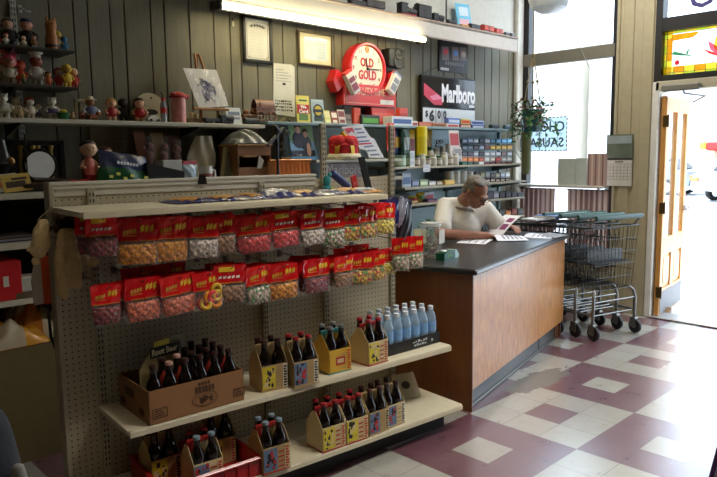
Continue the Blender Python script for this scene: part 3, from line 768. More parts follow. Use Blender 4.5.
def carrier(u, w, z, wd, dp, rz, base, pic, strip, ink, trim, cap, what, group, capb=None, short=None):
    short = SHORTS[what]
    loc = g(u, w, z)
    t = thing('bottle_carrier', what, 'bottle carrier', loc, GY+rz, group)
    mb = MB(); h = .118; c = .0025
    mb.box(0, wd, 0, c, 0, h, 0); mb.box(0, wd, dp-c, dp, 0, h, 0); mb.box(0, wd, 0, dp, 0, .004, 0)
    for x in (0, wd-c):       # sloped sides that rise to the centre handle
        mb.add([(x, 0, 0), (x, dp, 0), (x, dp, h), (x, dp*.62, .185), (x, dp*.38, .185), (x, 0, h), (x+c, 0, 0), (x+c, dp, 0), (x+c, dp, h), (x+c, dp*.62, .185), (x+c, dp*.38, .185), (x+c, 0, h)],
               [(0, 1, 2, 3, 4, 5), (11, 10, 9, 8, 7, 6)]+[(i, (i+1) % 6, (i+1) % 6+6, i+6) for i in range(6)], 0)
    mb.box(0, wd, dp/2-.002, dp/2+.002, .0, .185, 0)
    mb.box(-.001, wd+.001, -.001, .0, 0, .006, 1); mb.box(-.001, -.0, 0, dp, 0, .006, 1)
    mb.build('carton_body', [CARD[base], CARD[trim]], t, 0)
    mb = MB()      # handle: a strip with a grip slot
    mb.box(.004, wd-.004, dp/2-.004, dp/2+.004, .185, .205, 0); mb.box(.004, .03, dp/2-.004, dp/2+.004, .15, .19, 0); mb.box(wd-.03, wd-.004, dp/2-.004, dp/2+.004, .15, .19, 0)
    mb.build('carton_handle', CARD[trim], t, 0)
    mb = MB(); y = -.0016
    mb.box(.004, wd*.52, y-.0008, y, .012, h-.006, 0)                       # picture panel
    if pic in ('picyel', 'picblue'):
        rr = random.Random(int(u*100))
        for i in range(16):
            a, b = rr.uniform(.10, .46)*wd, rr.uniform(.15, .88)*h
            mb.ball((a, y-.001, b), (rr.uniform(.004, .010), .0008, rr.uniform(.004, .016)), 8, 1 if i < 8 else 2)
    else:
        mb.box(wd*.30, wd*.70, y-.0016, y-.0008, .04, .08, 1); mb.box(wd*.36, wd*.64, y-.0022, y-.0016, .05, .07, 2)
    mb.build('picture_panel', [CARD[pic], CARD['black'] if base != 'yellow' else CARD['red'], CARD['red'] if pic == 'picblue' else CARD['cream']], t, 0)
    mb = MB()
    mb.box(wd*.80, wd-.003, y-.0008, y, .006, h-.004, 0)
    for i in range(8):
        zz = .012+i*.0125; mb.box(wd*.83, wd*.83+wd*.12*(1 if i % 3 else .7), y-.0014, y-.0008, zz, zz+.008, 1)
    for i in range(4): mb.box(wd*.56, wd*.76, y-.0010, y-.0002, .02+i*.022, .026+i*.022, 2)
    mb.build('side_strip', [CARD[strip], CARD[ink], CARD['red'] if trim == 'red' else CARD['tan']], t, 0)
    sx = wd/2; sy = dp/2
    for j, (fb, dy) in enumerate((('front', sy*.5), ('back', sy*1.5))):
        for i, lr in enumerate(('left', 'right')):
            x = sx*(.5+i); p = GY+rz
            q = loc+Vector((math.cos(p)*x-math.sin(p)*dy, math.sin(p)*x+math.cos(p)*dy, .005))
            bottle(q, (capb or cap) if j else cap, 'bottle at the %s %s of the %s' % (fb, lr, short), 'bottles in the four-pack carriers')
    return t
def corner(px, py, z): P = atz(px, py, z); return P.dot(GE), P.dot(GN)
ZM, ZB = .476, .146
SHORTS = {}
for a, b in (('tan cardboard four-pack with yellow picture, beside the brown box on the middle shelf', 'four-pack beside the brown box, middle shelf'),
             ('tan cardboard four-pack with blue picture, red caps, left of the yellow four-pack', 'blue-pictured four-pack left of the yellow one'),
             ('plain yellow cardboard four-pack with teal handle on the middle shelf', 'yellow four-pack with teal handle'),
             ('cream cardboard four-pack with red trim, beside the water bottles', 'red-trimmed four-pack beside the water bottles'),
             ('leftmost red-trimmed cardboard four-pack of the row on the bottom shelf', 'leftmost red-trimmed four-pack, bottom shelf row'),
             ('second red-trimmed cardboard four-pack of the row on the bottom shelf', 'second red-trimmed four-pack, bottom shelf row'),
             ('third tan cardboard four-pack of the row on the bottom shelf', 'third four-pack of the bottom shelf row'),
             ('rightmost cardboard four-pack of the row on the bottom shelf', 'rightmost four-pack of the bottom shelf row'),
             ('lone cardboard four-pack with pale blue caps, right of the red crate', 'lone blue-capped four-pack right of the red crate'),
             ('dark-capped cardboard four-pack at the left end inside the red crate', 'dark-capped four-pack at the left in the red crate'),
             ('pale-capped cardboard four-pack in the middle of the red crate', 'pale-capped four-pack in the red crate'),
             ('tan cardboard four-pack at the back right inside the red crate', 'back right four-pack in the red crate')): SHORTS[a] = b
GR4 = 'four-pack bottle carriers on the gondola'
u, w = corner(262, 393, ZM); carrier(u, w, ZM, .132, .132, R_(-5), 'tan', 'picyel', 'white', 'black', 'tan', 'dark', 'tan cardboard four-pack with yellow picture, beside the brown box on the middle shelf', GR4)
u, w = corner(294.3, 388.5, ZM); carrier(u, w, ZM, .132, .132, R_(-3), 'tan', 'picblue', 'white', 'black', 'tan', 'red', 'tan cardboard four-pack with blue picture, red caps, left of the yellow four-pack', GR4)
u, w = corner(329.2, 375.4, ZM); carrier(u, w, ZM, .135, .135, R_(0), 'yellow', 'yellow', 'yellow', 'red', 'teal', 'silver', 'plain yellow cardboard four-pack with teal handle on the middle shelf', GR4)
u, w = corner(368.6, 366.6, ZM); carrier(u, w, ZM, .135, .135, R_(3), 'cream', 'picyel', 'cream', 'red', 'red', 'red', 'cream cardboard four-pack with red trim, beside the water bottles', GR4)
u, w = corner(322.9, 453.5, ZB); carrier(u, w, ZB, .135, .135, R_(0), 'cream', 'picyel', 'cream', 'red', 'red', 'red', 'leftmost red-trimmed cardboard four-pack of the row on the bottom shelf', GR4)
u, w = corner(346.6, 445.4, ZB); carrier(u, w, ZB, .135, .135, R_(0), 'cream', 'picyel', 'cream', 'red', 'red', 'red', 'second red-trimmed cardboard four-pack of the row on the bottom shelf', GR4)
u, w = corner(369.6, 437, ZB); carrier(u, w, ZB, .132, .132, R_(2), 'tan', 'picblue', 'cream', 'black', 'tan', 'dark', 'third tan cardboard four-pack of the row on the bottom shelf', GR4)
u, w = corner(386.8, 429.8, ZB); carrier(u, w, ZB, .132, .132, R_(4), 'cream', 'picblue', 'white', 'black', 'tan', 'dark', 'rightmost cardboard four-pack of the row on the bottom shelf', GR4)
u, w = corner(263.6, 476, ZB); carrier(u, w, ZB, .135, .135, R_(-2), 'tan', 'picblue', 'cream', 'red', 'red', 'blue', 'lone cardboard four-pack with pale blue caps, right of the red crate', GR4)
# red plastic crate with three more carriers
zc = ZB
t = thing('plastic_crate', 'red plastic crate of bottles on the bottom shelf', 'crate', g(.945, 2.435, zc), GY)
mb = MB(); L, D, H = .44, .37, .085
for y in (0, D-.008): mb.box(0, L, y, y+.008, .0, H, 0, bev=.003)
for x in (0, L-.008): mb.box(x, x+.008, 0, D, .0, H, 0, bev=.003)
mb.box(0, L, 0, D, 0, .006, 0); mb.box(-.012, L+.012, -.012, .002, H-.012, H, 0, bev=.004); mb.box(-.012, L+.012, D-.002, D+.012, H-.012, H, 0, bev=.004)
mb.box(-.012, .002, -.012, D+.012, H-.012, H, 0, bev=.004); mb.box(L-.002, L+.012, -.012, D+.012, H-.012, H, 0, bev=.004)
for i in range(7): mb.box(.03+i*.058, .037+i*.058, -.006, .0, .005, H-.01, 0)
mb.build('crate_body', C(176, 22, 26, .35, coat=.4), t, 0)
MB().box(L-.0, L+.03, D*.30, D*.70, .05, .075, bev=.01).build('crate_grip', C(176, 22, 26, .35, coat=.4), t, 0)
zi = ZB+.008
carrier(.96, 2.60, zi, .132, .132, R_(2), 'tan', 'picyel', 'cream', 'black', 'tan', 'dark', 'dark-capped cardboard four-pack at the left end inside the red crate', GR4)
carrier(1.08, 2.452, zi, .132, .132, R_(0), 'cream', 'picblue', 'cream', 'red', 'red', 'blue', 'pale-capped cardboard four-pack in the middle of the red crate', GR4, 'red')
carrier(1.225, 2.62, zi, .135, .135, R_(-2), 'tan', 'picyel', 'cream', 'red', 'tan', 'dark', 'tan cardboard four-pack at the back right inside the red crate', GR4)

# the big brown shipping box
u, w = corner(150, 426, ZM); Bx, BD, BH = .425, .315, .138
rz = R_(1.5); loc = g(u, w, ZM)
KRAFT = C(146, 102, 62, .7, var=.1, scale=14); INK = C(70, 44, 26, .8)
t = thing('cardboard_box', 'open brown cardboard box of bottles at the left of the middle shelf', 'box', loc, GY+rz)
mb = MB(); c = .004
mb.box(0, Bx, 0, c, 0, BH); mb.box(0, Bx, BD-c, BD, 0, BH); mb.box(0, c, 0, BD, 0, BH); mb.box(Bx-c, Bx, 0, BD, 0, BH); mb.box(0, Bx, 0, BD, 0, .004)
mb.build('box_walls', KRAFT, t, 0)
mb = MB(); y = -.0012
def ell(cx, cz, a, b, th, n=28):
    for i in range(n):
        p, q = 2*PI*i/n, 2*PI*(i+1)/n
        mb.add([(cx+a*math.cos(p), y, cz+b*math.sin(p)), (cx+a*math.cos(q), y, cz+b*math.sin(q)), (cx+(a-th)*math.cos(q), y, cz+(b-th)*math.sin(q)), (cx+(a-th)*math.cos(p), y, cz+(b-th)*math.sin(p))], [(0, 1, 2, 3)])
ell(.24, .052, .058, .033, .003); ell(.24, .05, .046, .024, .0015)
for i in range(6): mb.box(.198+i*.015, .209+i*.015, y-.0004, y, .084, .108)
for i in range(4): mb.box(.213+i*.014, .223+i*.014, y-.0004, y, .113, .126)
for i in range(12):
    rr = random.Random(i); a = .205+rr.random()*.06; mb.box(a, a+.012, y-.0004, y, .032+rr.random()*.03, .036+rr.random()*.034)
for x0, x1, z0, z1 in ((.012, .075, .022, .062), (.372, .428, .024, .060)):
    for a, b, p, q in ((x0, x1, z0, z0+.003), (x0, x1, z1-.003, z1), (x0, x0+.003, z0, z1), (x1-.003, x1, z0, z1)): mb.box(a, b, y-.0004, y, p, q)
    for i in range(3): mb.box(x0+.008, x1-.010-i*.006, y-.0004, y, z0+.008+i*.010, z0+.012+i*.010)
M = Rz(-PI/2)
for a, b, p, q in ((-.24, -.15, .07, .105), (-.10, -.05, .02, .05), (-.29, -.25, .02, .05)): mb.box(a, b, -.0016, -.0012, p, q, 0, M)
tag(mb.build('printing', INK, t, 0), 'dark brown round emblem and stamps printed on the box')
p = GY+rz
def bxp(x, y_, z): return loc+Vector((math.cos(p)*x-math.sin(p)*y_, math.sin(p)*x+math.cos(p)*y_, z))
caps = ['dark', 'pink', 'dark', 'dark', 'pink', 'dark']
k = 0
for j in range(4):
    for i in range(6):
        if j == 3 and i < 2: continue
        if (j >= 1 and i == 0) or (j == 2 and i < 3): continue
        if i == 2 and j in (0,): pass
        x = .042+i*.068; yy = .045+j*.072
        bottle(bxp(x, yy, .006), caps[(i+j*2) % 6] if i < 3 else 'dark', 'brown bottle in the big cardboard box, %s row from front, %s from left' % (ORD[j], ORD[i]), 'bottles in the big cardboard box'); k += 1
REDC = C(186, 52, 36, .6)
for nm, x0, x1, yy in (('left', .085, .19, .082), ('right', .29, .40, .082), ('rear', .23, .36, .226)):
    t2 = thing('carton_insert', 'orange-red cardboard handle between the bottles at the %s of the big box' % nm, 'cardboard insert', bxp(x0, yy, .006), p)
    MB().prism([(0, 0), (x1-x0, 0), (x1-x0, .155), (x1-x0-.018, .185), (x1-x0-.03, .15), (.03, .15), (.018, .18), (0, .15)], -.002, .002).build('insert_card', REDC, t2, 0)
t2 = thing('bottle_carrier', 'yellow and black folded carrier sticking out of the big cardboard box', 'bottle carrier', bxp(.035, .17, .006), p+R_(12))
MB().prism([(0, 0), (.2, 0), (.2, .262), (.07, .262), (0, .17)], -.002, .002).build('carton_body', C(126, 108, 66, .6), t2, 0)
mb = MB(); mb.box(.055, .2, -.004, -.002, .205, .25, 0); mb.box(.075, .15, -.005, -.004, .252, .275, 1); mb.text('Root Beer', .03, 2, Tm(.127, -.0045, .228), wfit=.13, hfit=.028, bold=.001)
mb.build('lettering', [C(30, 26, 22, .6), C(210, 190, 60, .5), C(232, 214, 160, .5)], t2, 0)
t2 = thing('price_card', 'small white card standing at the back of the big cardboard box', 'card', bxp(.235, .235, .006), p)
MB().box(-.03, .03, -.001, .001, 0, .27).box(-.018, .018, -.0018, -.001, .21, .25, 1).build('card_sheet', [C(206, 200, 186, .6), C(120, 116, 110, .6)], t2, 0)

# tray of water bottles
u, w = corner(388, 357.5, ZM); rz = R_(2.5); loc = g(u+.005, w+.01, ZM)
p = GY+rz
t = thing('drink_tray', 'black shrink-wrapped tray under the water bottles on the middle shelf', 'tray', loc, p)
TL, TD = .405, .215
mb = MB(); c = .003
mb.box(0, TL, 0, c, 0, .062); mb.box(0, TL, TD-c, TD, 0, .062); mb.box(0, c, 0, TD, 0, .062); mb.box(TL-c, TL, 0, TD, 0, .062); mb.box(0, TL, 0, TD, 0, .003)
mb.box(.0, .012, -.002, TD, .05, .085); mb.build('tray_walls', C(24, 25, 28, .3), t, 0)
mb2 = MB(); 
for i in range(6): mb2.box(.19+i*.02, .206+i*.02-(i % 2)*.005, -.0016, -.0008, .035, .040+.004*(i % 3))
for i in range(5): mb2.box(.20+i*.02, .215+i*.02, -.0016, -.0008, .016, .024+.004*(i % 2))
mb2.box(.335, .35, -.0016, -.0008, .02, .034)
mb2.build('printing', C(176, 182, 188, .5), t, 0)
WATER = mat('clear_water_plastic', (176, 204, 226), .05, alpha=.46, var=.05, spec=.8); WCAP = C(206, 212, 218, .4); WLAB = mat('water_label', (120, 164, 210), .35, alpha=.9, var=.35, scale=50)
wb = MB().lathe([(.022, 0), (.031, .006), (.032, .03), (.0305, .045), (.032, .06), (.032, .125), (.0315, .14), (.024, .165), (.0145, .182), (.0135, .19)], 16)
wl = MB().lathe([(.0324, .066), (.0324, .122)], 16, cap=False)
wc = MB().lathe([(.0148, .186), (.0152, .19), (.0152, .204), (.0135, .206)], 14)
wp = None
for j in range(3):
    for i in range(6):
        q = loc+Vector((math.cos(p)*(.037+i*.0665)-math.sin(p)*(.037+j*.069), math.sin(p)*(.037+i*.0665)+math.cos(p)*(.037+j*.069), .004))
        lab = 'clear water bottle, %s from left in the %s row of the black tray' % (ORD[i], ('front', 'middle', 'back')[j])
        if wp is None:
            wp = thing('water_bottle', lab, 'bottle', q, p, 'water bottles in the black tray')
            wb.build('bottle_body', WATER, wp); wl.build('bottle_label', WLAB, wp); wc.build('bottle_cap', WCAP, wp)
        else: dup(wp, q, p+i, lab, 'water bottles in the black tray')
# card leaning at the end of the bottom shelf
P = atz(424, 394.5, ZB)
t = thing('cream_card', 'cream card with a dark emblem propped at the right end of the bottom shelf', 'card', g(2.50, 2.68, ZB+.002), GY+R_(-12))
MB().box(-.075, .075, -.0015, .0015, 0, .15, 0, Rx(R_(-38)) @ Ry(R_(0))).ball((0, -.002, .08), (.028, .0005, .024), 12, 1, Rx(R_(-38))).build('card_sheet', [C(176, 164, 138, .6), C(62, 56, 50, .6)], t, 0)

# flat packets on the top shelf
ZT = 1.336
NAVY = mat('navy_foil', (42, 44, 104), .3, var=.35, scale=40, coat=.3); SNK = mat('snack_print', (196, 140, 70), .4, var=.5, scale=60); SIL = mat('silver_foil', (176, 178, 196), .25, metal=.4, var=.3, scale=40)
def packet(px, py, L, W_, H_, rz, mats, label):
    P = aty(px, py, 0) if False else atw(px, py, 2.66)
    u = P.dot(GE)
    t = thing('snack_packet', label, 'snack packet', g(u, 2.66, ZT), GY+R_(rz), 'flat packets on the top shelf')
    mb = MB(); ph = px*.7
    for s_ in (1, 0):
        mb.sheet(lambda a, b: ((a-.5)*L, (b-.5)*W_, .003+s_*H_*(math.sin(PI*a)**.5)*(math.sin(PI*b)**.5)+s_*.005*math.sin(a*23+b*11+ph)*math.sin(PI*a)), 18, 10, 0)
    mb.build('wrapper', mats[0], t, 80)
    mb = MB(); mb.sheet(lambda a, b: ((.18+.5*a-.5)*L, (.15+.6*b-.5)*W_, .0052+H_*(math.sin(PI*(.18+.5*a))**.5)*(math.sin(PI*(.15+.6*b))**.5)+.005*math.sin((.18+.5*a)*23+(.15+.6*b)*11+ph)*math.sin(PI*(.18+.5*a))), 12, 8, 0)
    mb.build('printed_panel', mats[1], t, 80)
for i, (px, py, L, H_, rz, ms) in enumerate(((188, 200, .20, .012, 4, (NAVY, SNK)), (224, 198, .20, .014, -5, (NAVY, SNK)), (250, 196, .12, .016, 12, (SIL, SNK)), (274, 193, .22, .032, 8, (NAVY, SIL)), (303, 192, .17, .02, -8, (NAVY, SNK)), (328, 192, .13, .016, 5, (SIL, NAVY)), (346, 191, .16, .02, -6, (NAVY, SNK)), (363, 190, .13, .016, 8, (SNK, SIL)))):
    packet(px, py, L, .19, H_, rz, ms, '%s navy and orange snack packet from the left lying on the top gondola shelf' % ORD[i] if ms[0] is NAVY else '%s packet from the left on the top gondola shelf, crumpled and paler' % ORD[i])
# dark foil bags hanging past the end of the top shelf
for i, (px, y0, y1, m) in enumerate(((389, 197, 224, NAVY), (399, 196, 231, SIL), (404, 200, 238, C(30, 30, 38, .35)))):
    wf = 2.62; P = atw(px, y0, wf); Q = atw(px, y1, wf); u = P.dot(GE); hook(u, P.z-.012, WB-wf+.02)
    t = thing('foil_bag', ('navy', 'silver', 'black')[i]+' foil bag hanging at the right end below the top shelf', 'snack bag', GE*u+GN*wf+Vector((0, 0, P.z-.014)), GY+R_(-20+10*i), 'foil bags at the gondola end')
    h = P.z-Q.z; mb = MB()
    for s_ in (-1, 1): mb.sheet(lambda a, b: ((a-.5)*.11, s_*.02*math.sin(PI*a)*math.sin(PI*min(1, b+.05))+.004*math.sin(a*17+b*9), .014-b*h), 10, 10)
    mb.build('wrapper', m, t, 80)
    MB().box(-.055, .055, -.004, .004, .0, .016).build('seal_strip', C(60, 62, 80, .4), t, 0)
# ---------------------------------------------------------------- service counter
CY = R_(13.775); CE = Vector((math.cos(CY), math.sin(CY), 0)); CN = Vector((-math.sin(CY), math.cos(CY), 0))
C0 = Vector((OX+.0312, OY+.002, 0)); CL, CD, CH = 1.94, .70, .828
PLY = wood_material('counter_plywood', (150, 84, 30), (232, 164, 88), (9, 9, 2.2), .32, 3.4)
PLYD = wood_material('counter_end_wood', (96, 52, 20), (132, 78, 34), (6, 6, 1.0), .4, 2.2)
CT = thing('service_counter', 'wooden plywood service counter with black worktop', 'counter', C0, CY)
MB().box(.012, CL, 0, .018, .135, CH).build('front_panel', PLY, CT, 0)
MB().box(0, .012, 0, CD, 0, CH).build('end_panel', PLYD, CT, 0)
MB().box(CL-.018, CL, .018, CD, 0, CH).build('end_panel', PLYD, CT, 0)
MB().box(CL-.13, CL, .03, .05, 0, .135).build('corner_block', PLYD, CT, 0)
MB().box(.012, CL-.13, .035, .05, 0, .135, bev=.003).box(.012, CL-.13, .025, .036, 0, .02, 0, bev=.004).box(CL*.72, CL*.72+.004, .032, .036, .02, .135, 1).build('toe_kick', [C(86, 86, 82, .4, metal=.2), C(40, 40, 40, .6)], CT, 0)
MB().box(.012, CL-.018, CD-.02, CD, .1, CH).build('back_panel', PLYD, CT, 0)
mb = MB(); mb.box(-.02, CL+.02, -.03, CD+.02, CH, CH+.035, 0, bev=.008)
mb.build('worktop', mat('black_laminate', (42, 43, 44), .28, var=.1, scale=6, spec=.6), CT, 0)
ZC_ = CH+.0355
def ctop(px, py): return atz(px, py, ZC_)
# clear jar of sweets
P = ctop(431, 258)
t = thing('sweet_jar', 'tall clear plastic jar half full of sweets on the counter', 'jar', P, CY)
MB().lathe([(.068, 0), (.07, .004), (.07, .19), (.062, .205), (.062, .212)], 24, cap=False).lathe([(.0, .003), (.068, .003)], 24, cap=False).build('jar_body', mat('clear_jar', (214, 218, 216), .06, alpha=.22, var=0, spec=.9), t)
MB().lathe([(.065, .208), (.066, .213), (.066, .228), (.058, .232)], 24).build('jar_lid', mat('clear_lid', (226, 228, 228), .15, alpha=.6, var=0), t)
mb = MB(); rr = random.Random(3)
for i in range(46):
    a = rr.random()*2*PI; r = .055*math.sqrt(rr.random()); mb.ball((r*math.cos(a), r*math.sin(a), .012+rr.random()*.085), (.013, .011, .009), 7, i % 3)
tag(mb.build('sweets', [C(70, 92, 60, .4), C(150, 140, 110, .4), C(120, 60, 50, .4)], t), kind='stuff')
MB().box(-.035, .045, -.0745, -.072, .10, .185, 0).build('paper_label', C(206, 202, 192, .7), t, 0)
P = ctop(421, 250)
t = thing('note_card', 'small cream card standing by the jar on the counter', 'card', P+Vector((0, 0, 0)), R_(-30), rot=(R_(-14), 0, R_(-30)))
MB().box(-.045, .045, -.001, .001, 0, .15).build('card_sheet', C(206, 198, 160, .6), t, 0)
# green tape dispenser-like carton
P = ctop(446, 259)
t = thing('green_carton', 'small dark green carton with pale end flap on the counter', 'carton', P, CY+R_(-4))
MB().prism([(-.075, 0), (.085, 0), (.095, .014), (.065, .052), (-.07, .045)], -.03, .03).build('carton_body', C(14, 84, 60, .3), t, 0)
MB().prism([(.066, .0), (.105, .0), (.118, .016), (.086, .052), (.066, .052)], -.031, .031).build('carton_flap', C(176, 208, 206, .4), t, 0)
MB().box(-.055, -.015, -.018, .018, .047, .062, bev=.006).build('tissue', C(206, 216, 210, .7), t, 0)
MB().text('EXTRA', .02, 0, Tm(.0, -.0308, .024), wfit=.055).build('lettering', C(150, 196, 120, .5), t, 0)
# papers
PAPER = C(226, 226, 232, .6); PRINT = C(132, 60, 104, .6); PRINT2 = C(110, 110, 130, .6)
def sheet(nm, label, px, py, w, h, rz, bend, marks=0, tilt=0, dz=0.001, m=PAPER):
    P = ctop(px, py)+Vector((0, 0, dz))
    t = thing(nm, label, 'papers', P, 0, rot=(tilt, 0, rz))
    MB().sheet(lambda a, b: ((a-.5)*w, (b-.5)*h, bend*math.sin(PI*a)*(.4+.6*b)), 12, 10).build('paper_sheet', m, t, 80)
    if marks:
        mb = MB()
        for i in range(marks):
            a0, a1, b = .12, .45 if i % 2 else .85, .15+.7*i/marks
            mb.sheet(lambda a, q: ((a0+(a1-a0)*a-.5)*w, (b+.05*q-.5)*h, bend*math.sin(PI*(a0+(a1-a0)*a))*(.4+.6*(b+.05*q))+.0012), 8, 1)
        mb.build('print_lines', PRINT2, t, 0)
    return t
sheet('loose_papers', 'white loose papers lying flat in front of the man on the counter', 476, 241, .34, .22, CY+R_(10), .006, 3)
sheet('open_newspaper', 'white open newsprint lying in front of the reading man', 508, 239, .30, .24, CY+R_(35), .03, 5, dz=.006)
sheet('loose_papers', 'white papers lying on the far end of the counter by the carts', 541, 236, .30, .22, CY+R_(5), .014, 4)
sheet('loose_papers', 'grey printed leaflet lying at the right end of the counter', 556, 237, .18, .16, CY+R_(-25), .02, 4, dz=.008, m=C(150, 152, 160, .6))
# the sheet he lifts: a page leaning up towards the right
P = ctop(493, 238.5)
t = thing('lifted_page', 'white printed page held upright and leaning right in his hand', 'paper', P+Vector((0, 0, .012)), CY)
M = Rz(R_(-24)) @ Ry(R_(-36))
MB().sheet(lambda a, b: (a*.27, (b-.5)*.17, .012*math.sin(PI*a)), 10, 6, 0, M).build('paper_sheet', PAPER, t, 80)
mb = MB()
for a0, a1, b0, b1 in ((.30, .55, .12, .50), (.64, .84, .12, .50), (.3, .5, .62, .82)):
    for s_ in (.0015, -.0015):
        mb.sheet(lambda a, b: ((a0+(a1-a0)*a)*.27, (b0+(b1-b0)*b-.5)*.17, .012*math.sin(PI*(a0+(a1-a0)*a))+s_), 4, 3, 0, M)
mb.build('print_blocks', PRINT, t, 0)

# ---------------------------------------------------------------- nested shopping carts
CHROME = C(128, 128, 124, .35, metal=.85, var=.25, scale=40); WIRE = C(66, 68, 66, .45, metal=.5); RUB = C(24, 23, 23, .6); HGREEN = C(26, 70, 58, .4)
def make_cart(label, loc, rz, group):
    t = thing('shopping_cart', label, 'shopping cart', loc, rz, group)
    # basket: rear (y=0) tall gate, tapering to the nose; x width, y length
    def rim(y): k = y/.86; return .275-.055*k, .92-.05*k
    def base(y): k = y/.74; return .205-.04*k, .40+.04*k
    mb = MB()
    r = .0026
    ys = [i/9 for i in range(10)]
    def side(sx, k, v):    # k along length 0..1, v height 0..1
        xr, zr = rim(k*.86); xb, zb = base(k*.74)
        return (sx*(xb+(xr-xb)*v), k*(.74+(.86-.74)*v), zb+(zr-zb)*v)
    for sx in (-1, 1):
        for i in range(19): mb.tube([side(sx, i/18, 0), side(sx, i/18, 1)], r, 4)
        for v in (0, .28, .52, .76, 1): mb.tube([side(sx, 0, v), side(sx, 1, v)], r*(1.2 if v < 1 else 2.6), 5)
    for kk in (0, 1):
        for i in range(13):
            f = -1+2*i/12
            mb.tube([(f*side(1, kk, 0)[0], side(1, kk, 0)[1], side(1, kk, 0)[2]), (f*side(1, kk, 1)[0], side(1, kk, 1)[1], side(1, kk, 1)[2])], r, 4)
        for v in (0, .2, .4, .6, .8, 1):
            mb.tube([side(-1, kk, v), side(1, kk, v)], r*(1.2 if v < 1 else 2.4), 5)
    for i in range(13):
        f = -1+2*i/12; mb.tube([(f*base(0)[0], 0, base(0)[1]), (f*base(.74)[0], .74, base(.74)[1])], r, 4)
    for i in range(1, 6): k = i/6*.74; mb.tube([(-base(k)[0], k, base(k)[1]), (base(k)[0], k, base(k)[1])], r, 4)
    mb.build('basket', WIRE, t, 60)
    # child seat flap just inside the rear
    mb = MB(); mb.box(-.21, .21, .10, .106, .62, .72, 0); mb.box(-.21, .21, .03, .11, .612, .622, 0)
    for i in range(9): mb.tube([(-.2+.05*i, .105, .72), (-.2+.05*i, .15, .88)], .0022, 4)
    mb.tube([(-.21, .15, .885), (.21, .15, .885)], .004, 6)
    mb.build('child_seat', C(30, 31, 32, .4), t, 0)
    h = MB(); h.tube([(-.27, -.03, 1.0), (.27, -.03, 1.0)], .021, 12); h.build('handle', HGREEN, t)
    for sx in (-1, 1): MB().tube([(sx*.275, -.03, 1.0), (sx*.272, .02, .95), (sx*.268, .05, .91)], .009, 8).build('handle_bracket', CHROME, t)
    # chassis tubes
    for sx in (-1, 1):
        mb = MB(); mb.tube([(sx*.205, .02, .40), (sx*.235, .0, .37), (sx*.25, -.01, .31), (sx*.25, -.01, .13)], .0125, 10)
        mb.tube([(sx*.25, -.01, .20), (sx*.235, .30, .205), (sx*.18, .70, .16), (sx*.17, .74, .12)], .011, 8)
        mb.build('chassis_tube', CHROME, t)
    mb = MB()
    for y, z, xx in ((.0, .20, .25), (.22, .205, .238), (.48, .19, .21), (.70, .16, .18)): mb.tube([(-xx, y, z), (xx, y, z)], .005, 6)
    for i in range(5): f = -1+2*i/4; mb.tube([(f*.22, .0, .205), (f*.16, .70, .165)], .003, 5)
    mb.tube([(-.25, -.01, .31), (.25, -.01, .31)], .006, 6)
    mb.build('lower_rack', CHROME, t)
    for x, y in ((-.25, -.01), (.25, -.01), (-.17, .74), (.17, .74)):
        c = MB().box(x-.022, x-.017, y-.03, y+.03, .05, .125, bev=.002).box(x+.017, x+.022, y-.03, y+.03, .05, .125, bev=.002).box(x-.022, x+.022, y-.025, y+.025, .115, .135, bev=.004).build('caster_fork', CHROME, t, 0)
        MB().lathe([(.02, -.014), (.054, -.014), (.06, -.008), (.06, .008), (.054, .014), (.02, .014)], 20, 0, Tm(x, y-.01, .06) @ Ry(PI/2)).lathe([(.0, -.016), (.02, -.016), (.02, .016), (.0, .016)], 12, 1, Tm(x, y-.01, .06) @ Ry(PI/2)).build('wheel', [RUB, CHROME], c)
    return t
Wl = atz(587, 340, 0); Wr = atz(640, 333, 0)
wdir = (Wr-Wl); cang = math.atan2(wdir.y, wdir.x)
mid = (Wl+Wr)/2; ld = Vector((-math.sin(cang), math.cos(cang), 0))
cart = None
ld = Vector((.09, 1, 0)).normalized(); cang = R_(-15)
for i in range(4):
    loc = mid+ld*(.015+i*.165); lab = ('nearest wire shopping cart of the nested row, beside the counter', 'second wire shopping cart of the nested row, one behind the nearest', 'third wire shopping cart of the nested row', 'farthest wire shopping cart of the nested row, by the wall shelves')[i]
    if cart is None: cart = make_cart(lab, loc, cang, 'nested shopping carts')
    else: dup(cart, loc, cang, lab, 'nested shopping carts')
# books lying across the carts
def book(label, loc, rz, w, d, h, cover, cat='book', nm='book', pages=(216, 212, 200)):
    t = thing(nm, label, cat, loc, rz)
    MB().box(0, w, 0, d, 0, .003).box(0, w, 0, d, h-.003, h).box(0, w, -.001, .003, 0, h).build('cover', C(*cover, .45), t, 0)
    MB().box(.004, w-.004, .003, d-.004, .003, h-.003).build('pages', C(*pages, .8), t, 0)
    return t
base_ = mid+ld*.36
book('blue booklet lying on top of the carts by the window', base_+Vector((-.30, .05, .975)), cang+R_(20), .22, .20, .025, (30, 74, 130))
book('white thick catalogue lying on top of the carts by the window', base_+Vector((-.08, .02, .975)), cang+R_(-5), .27, .2, .03, (206, 206, 204))
book('white leaflet lying on the carts behind the counter', base_+Vector((-.42, .16, .965)), cang+R_(8), .2, .16, .012, (222, 224, 228), 'leaflet', 'leaflet')

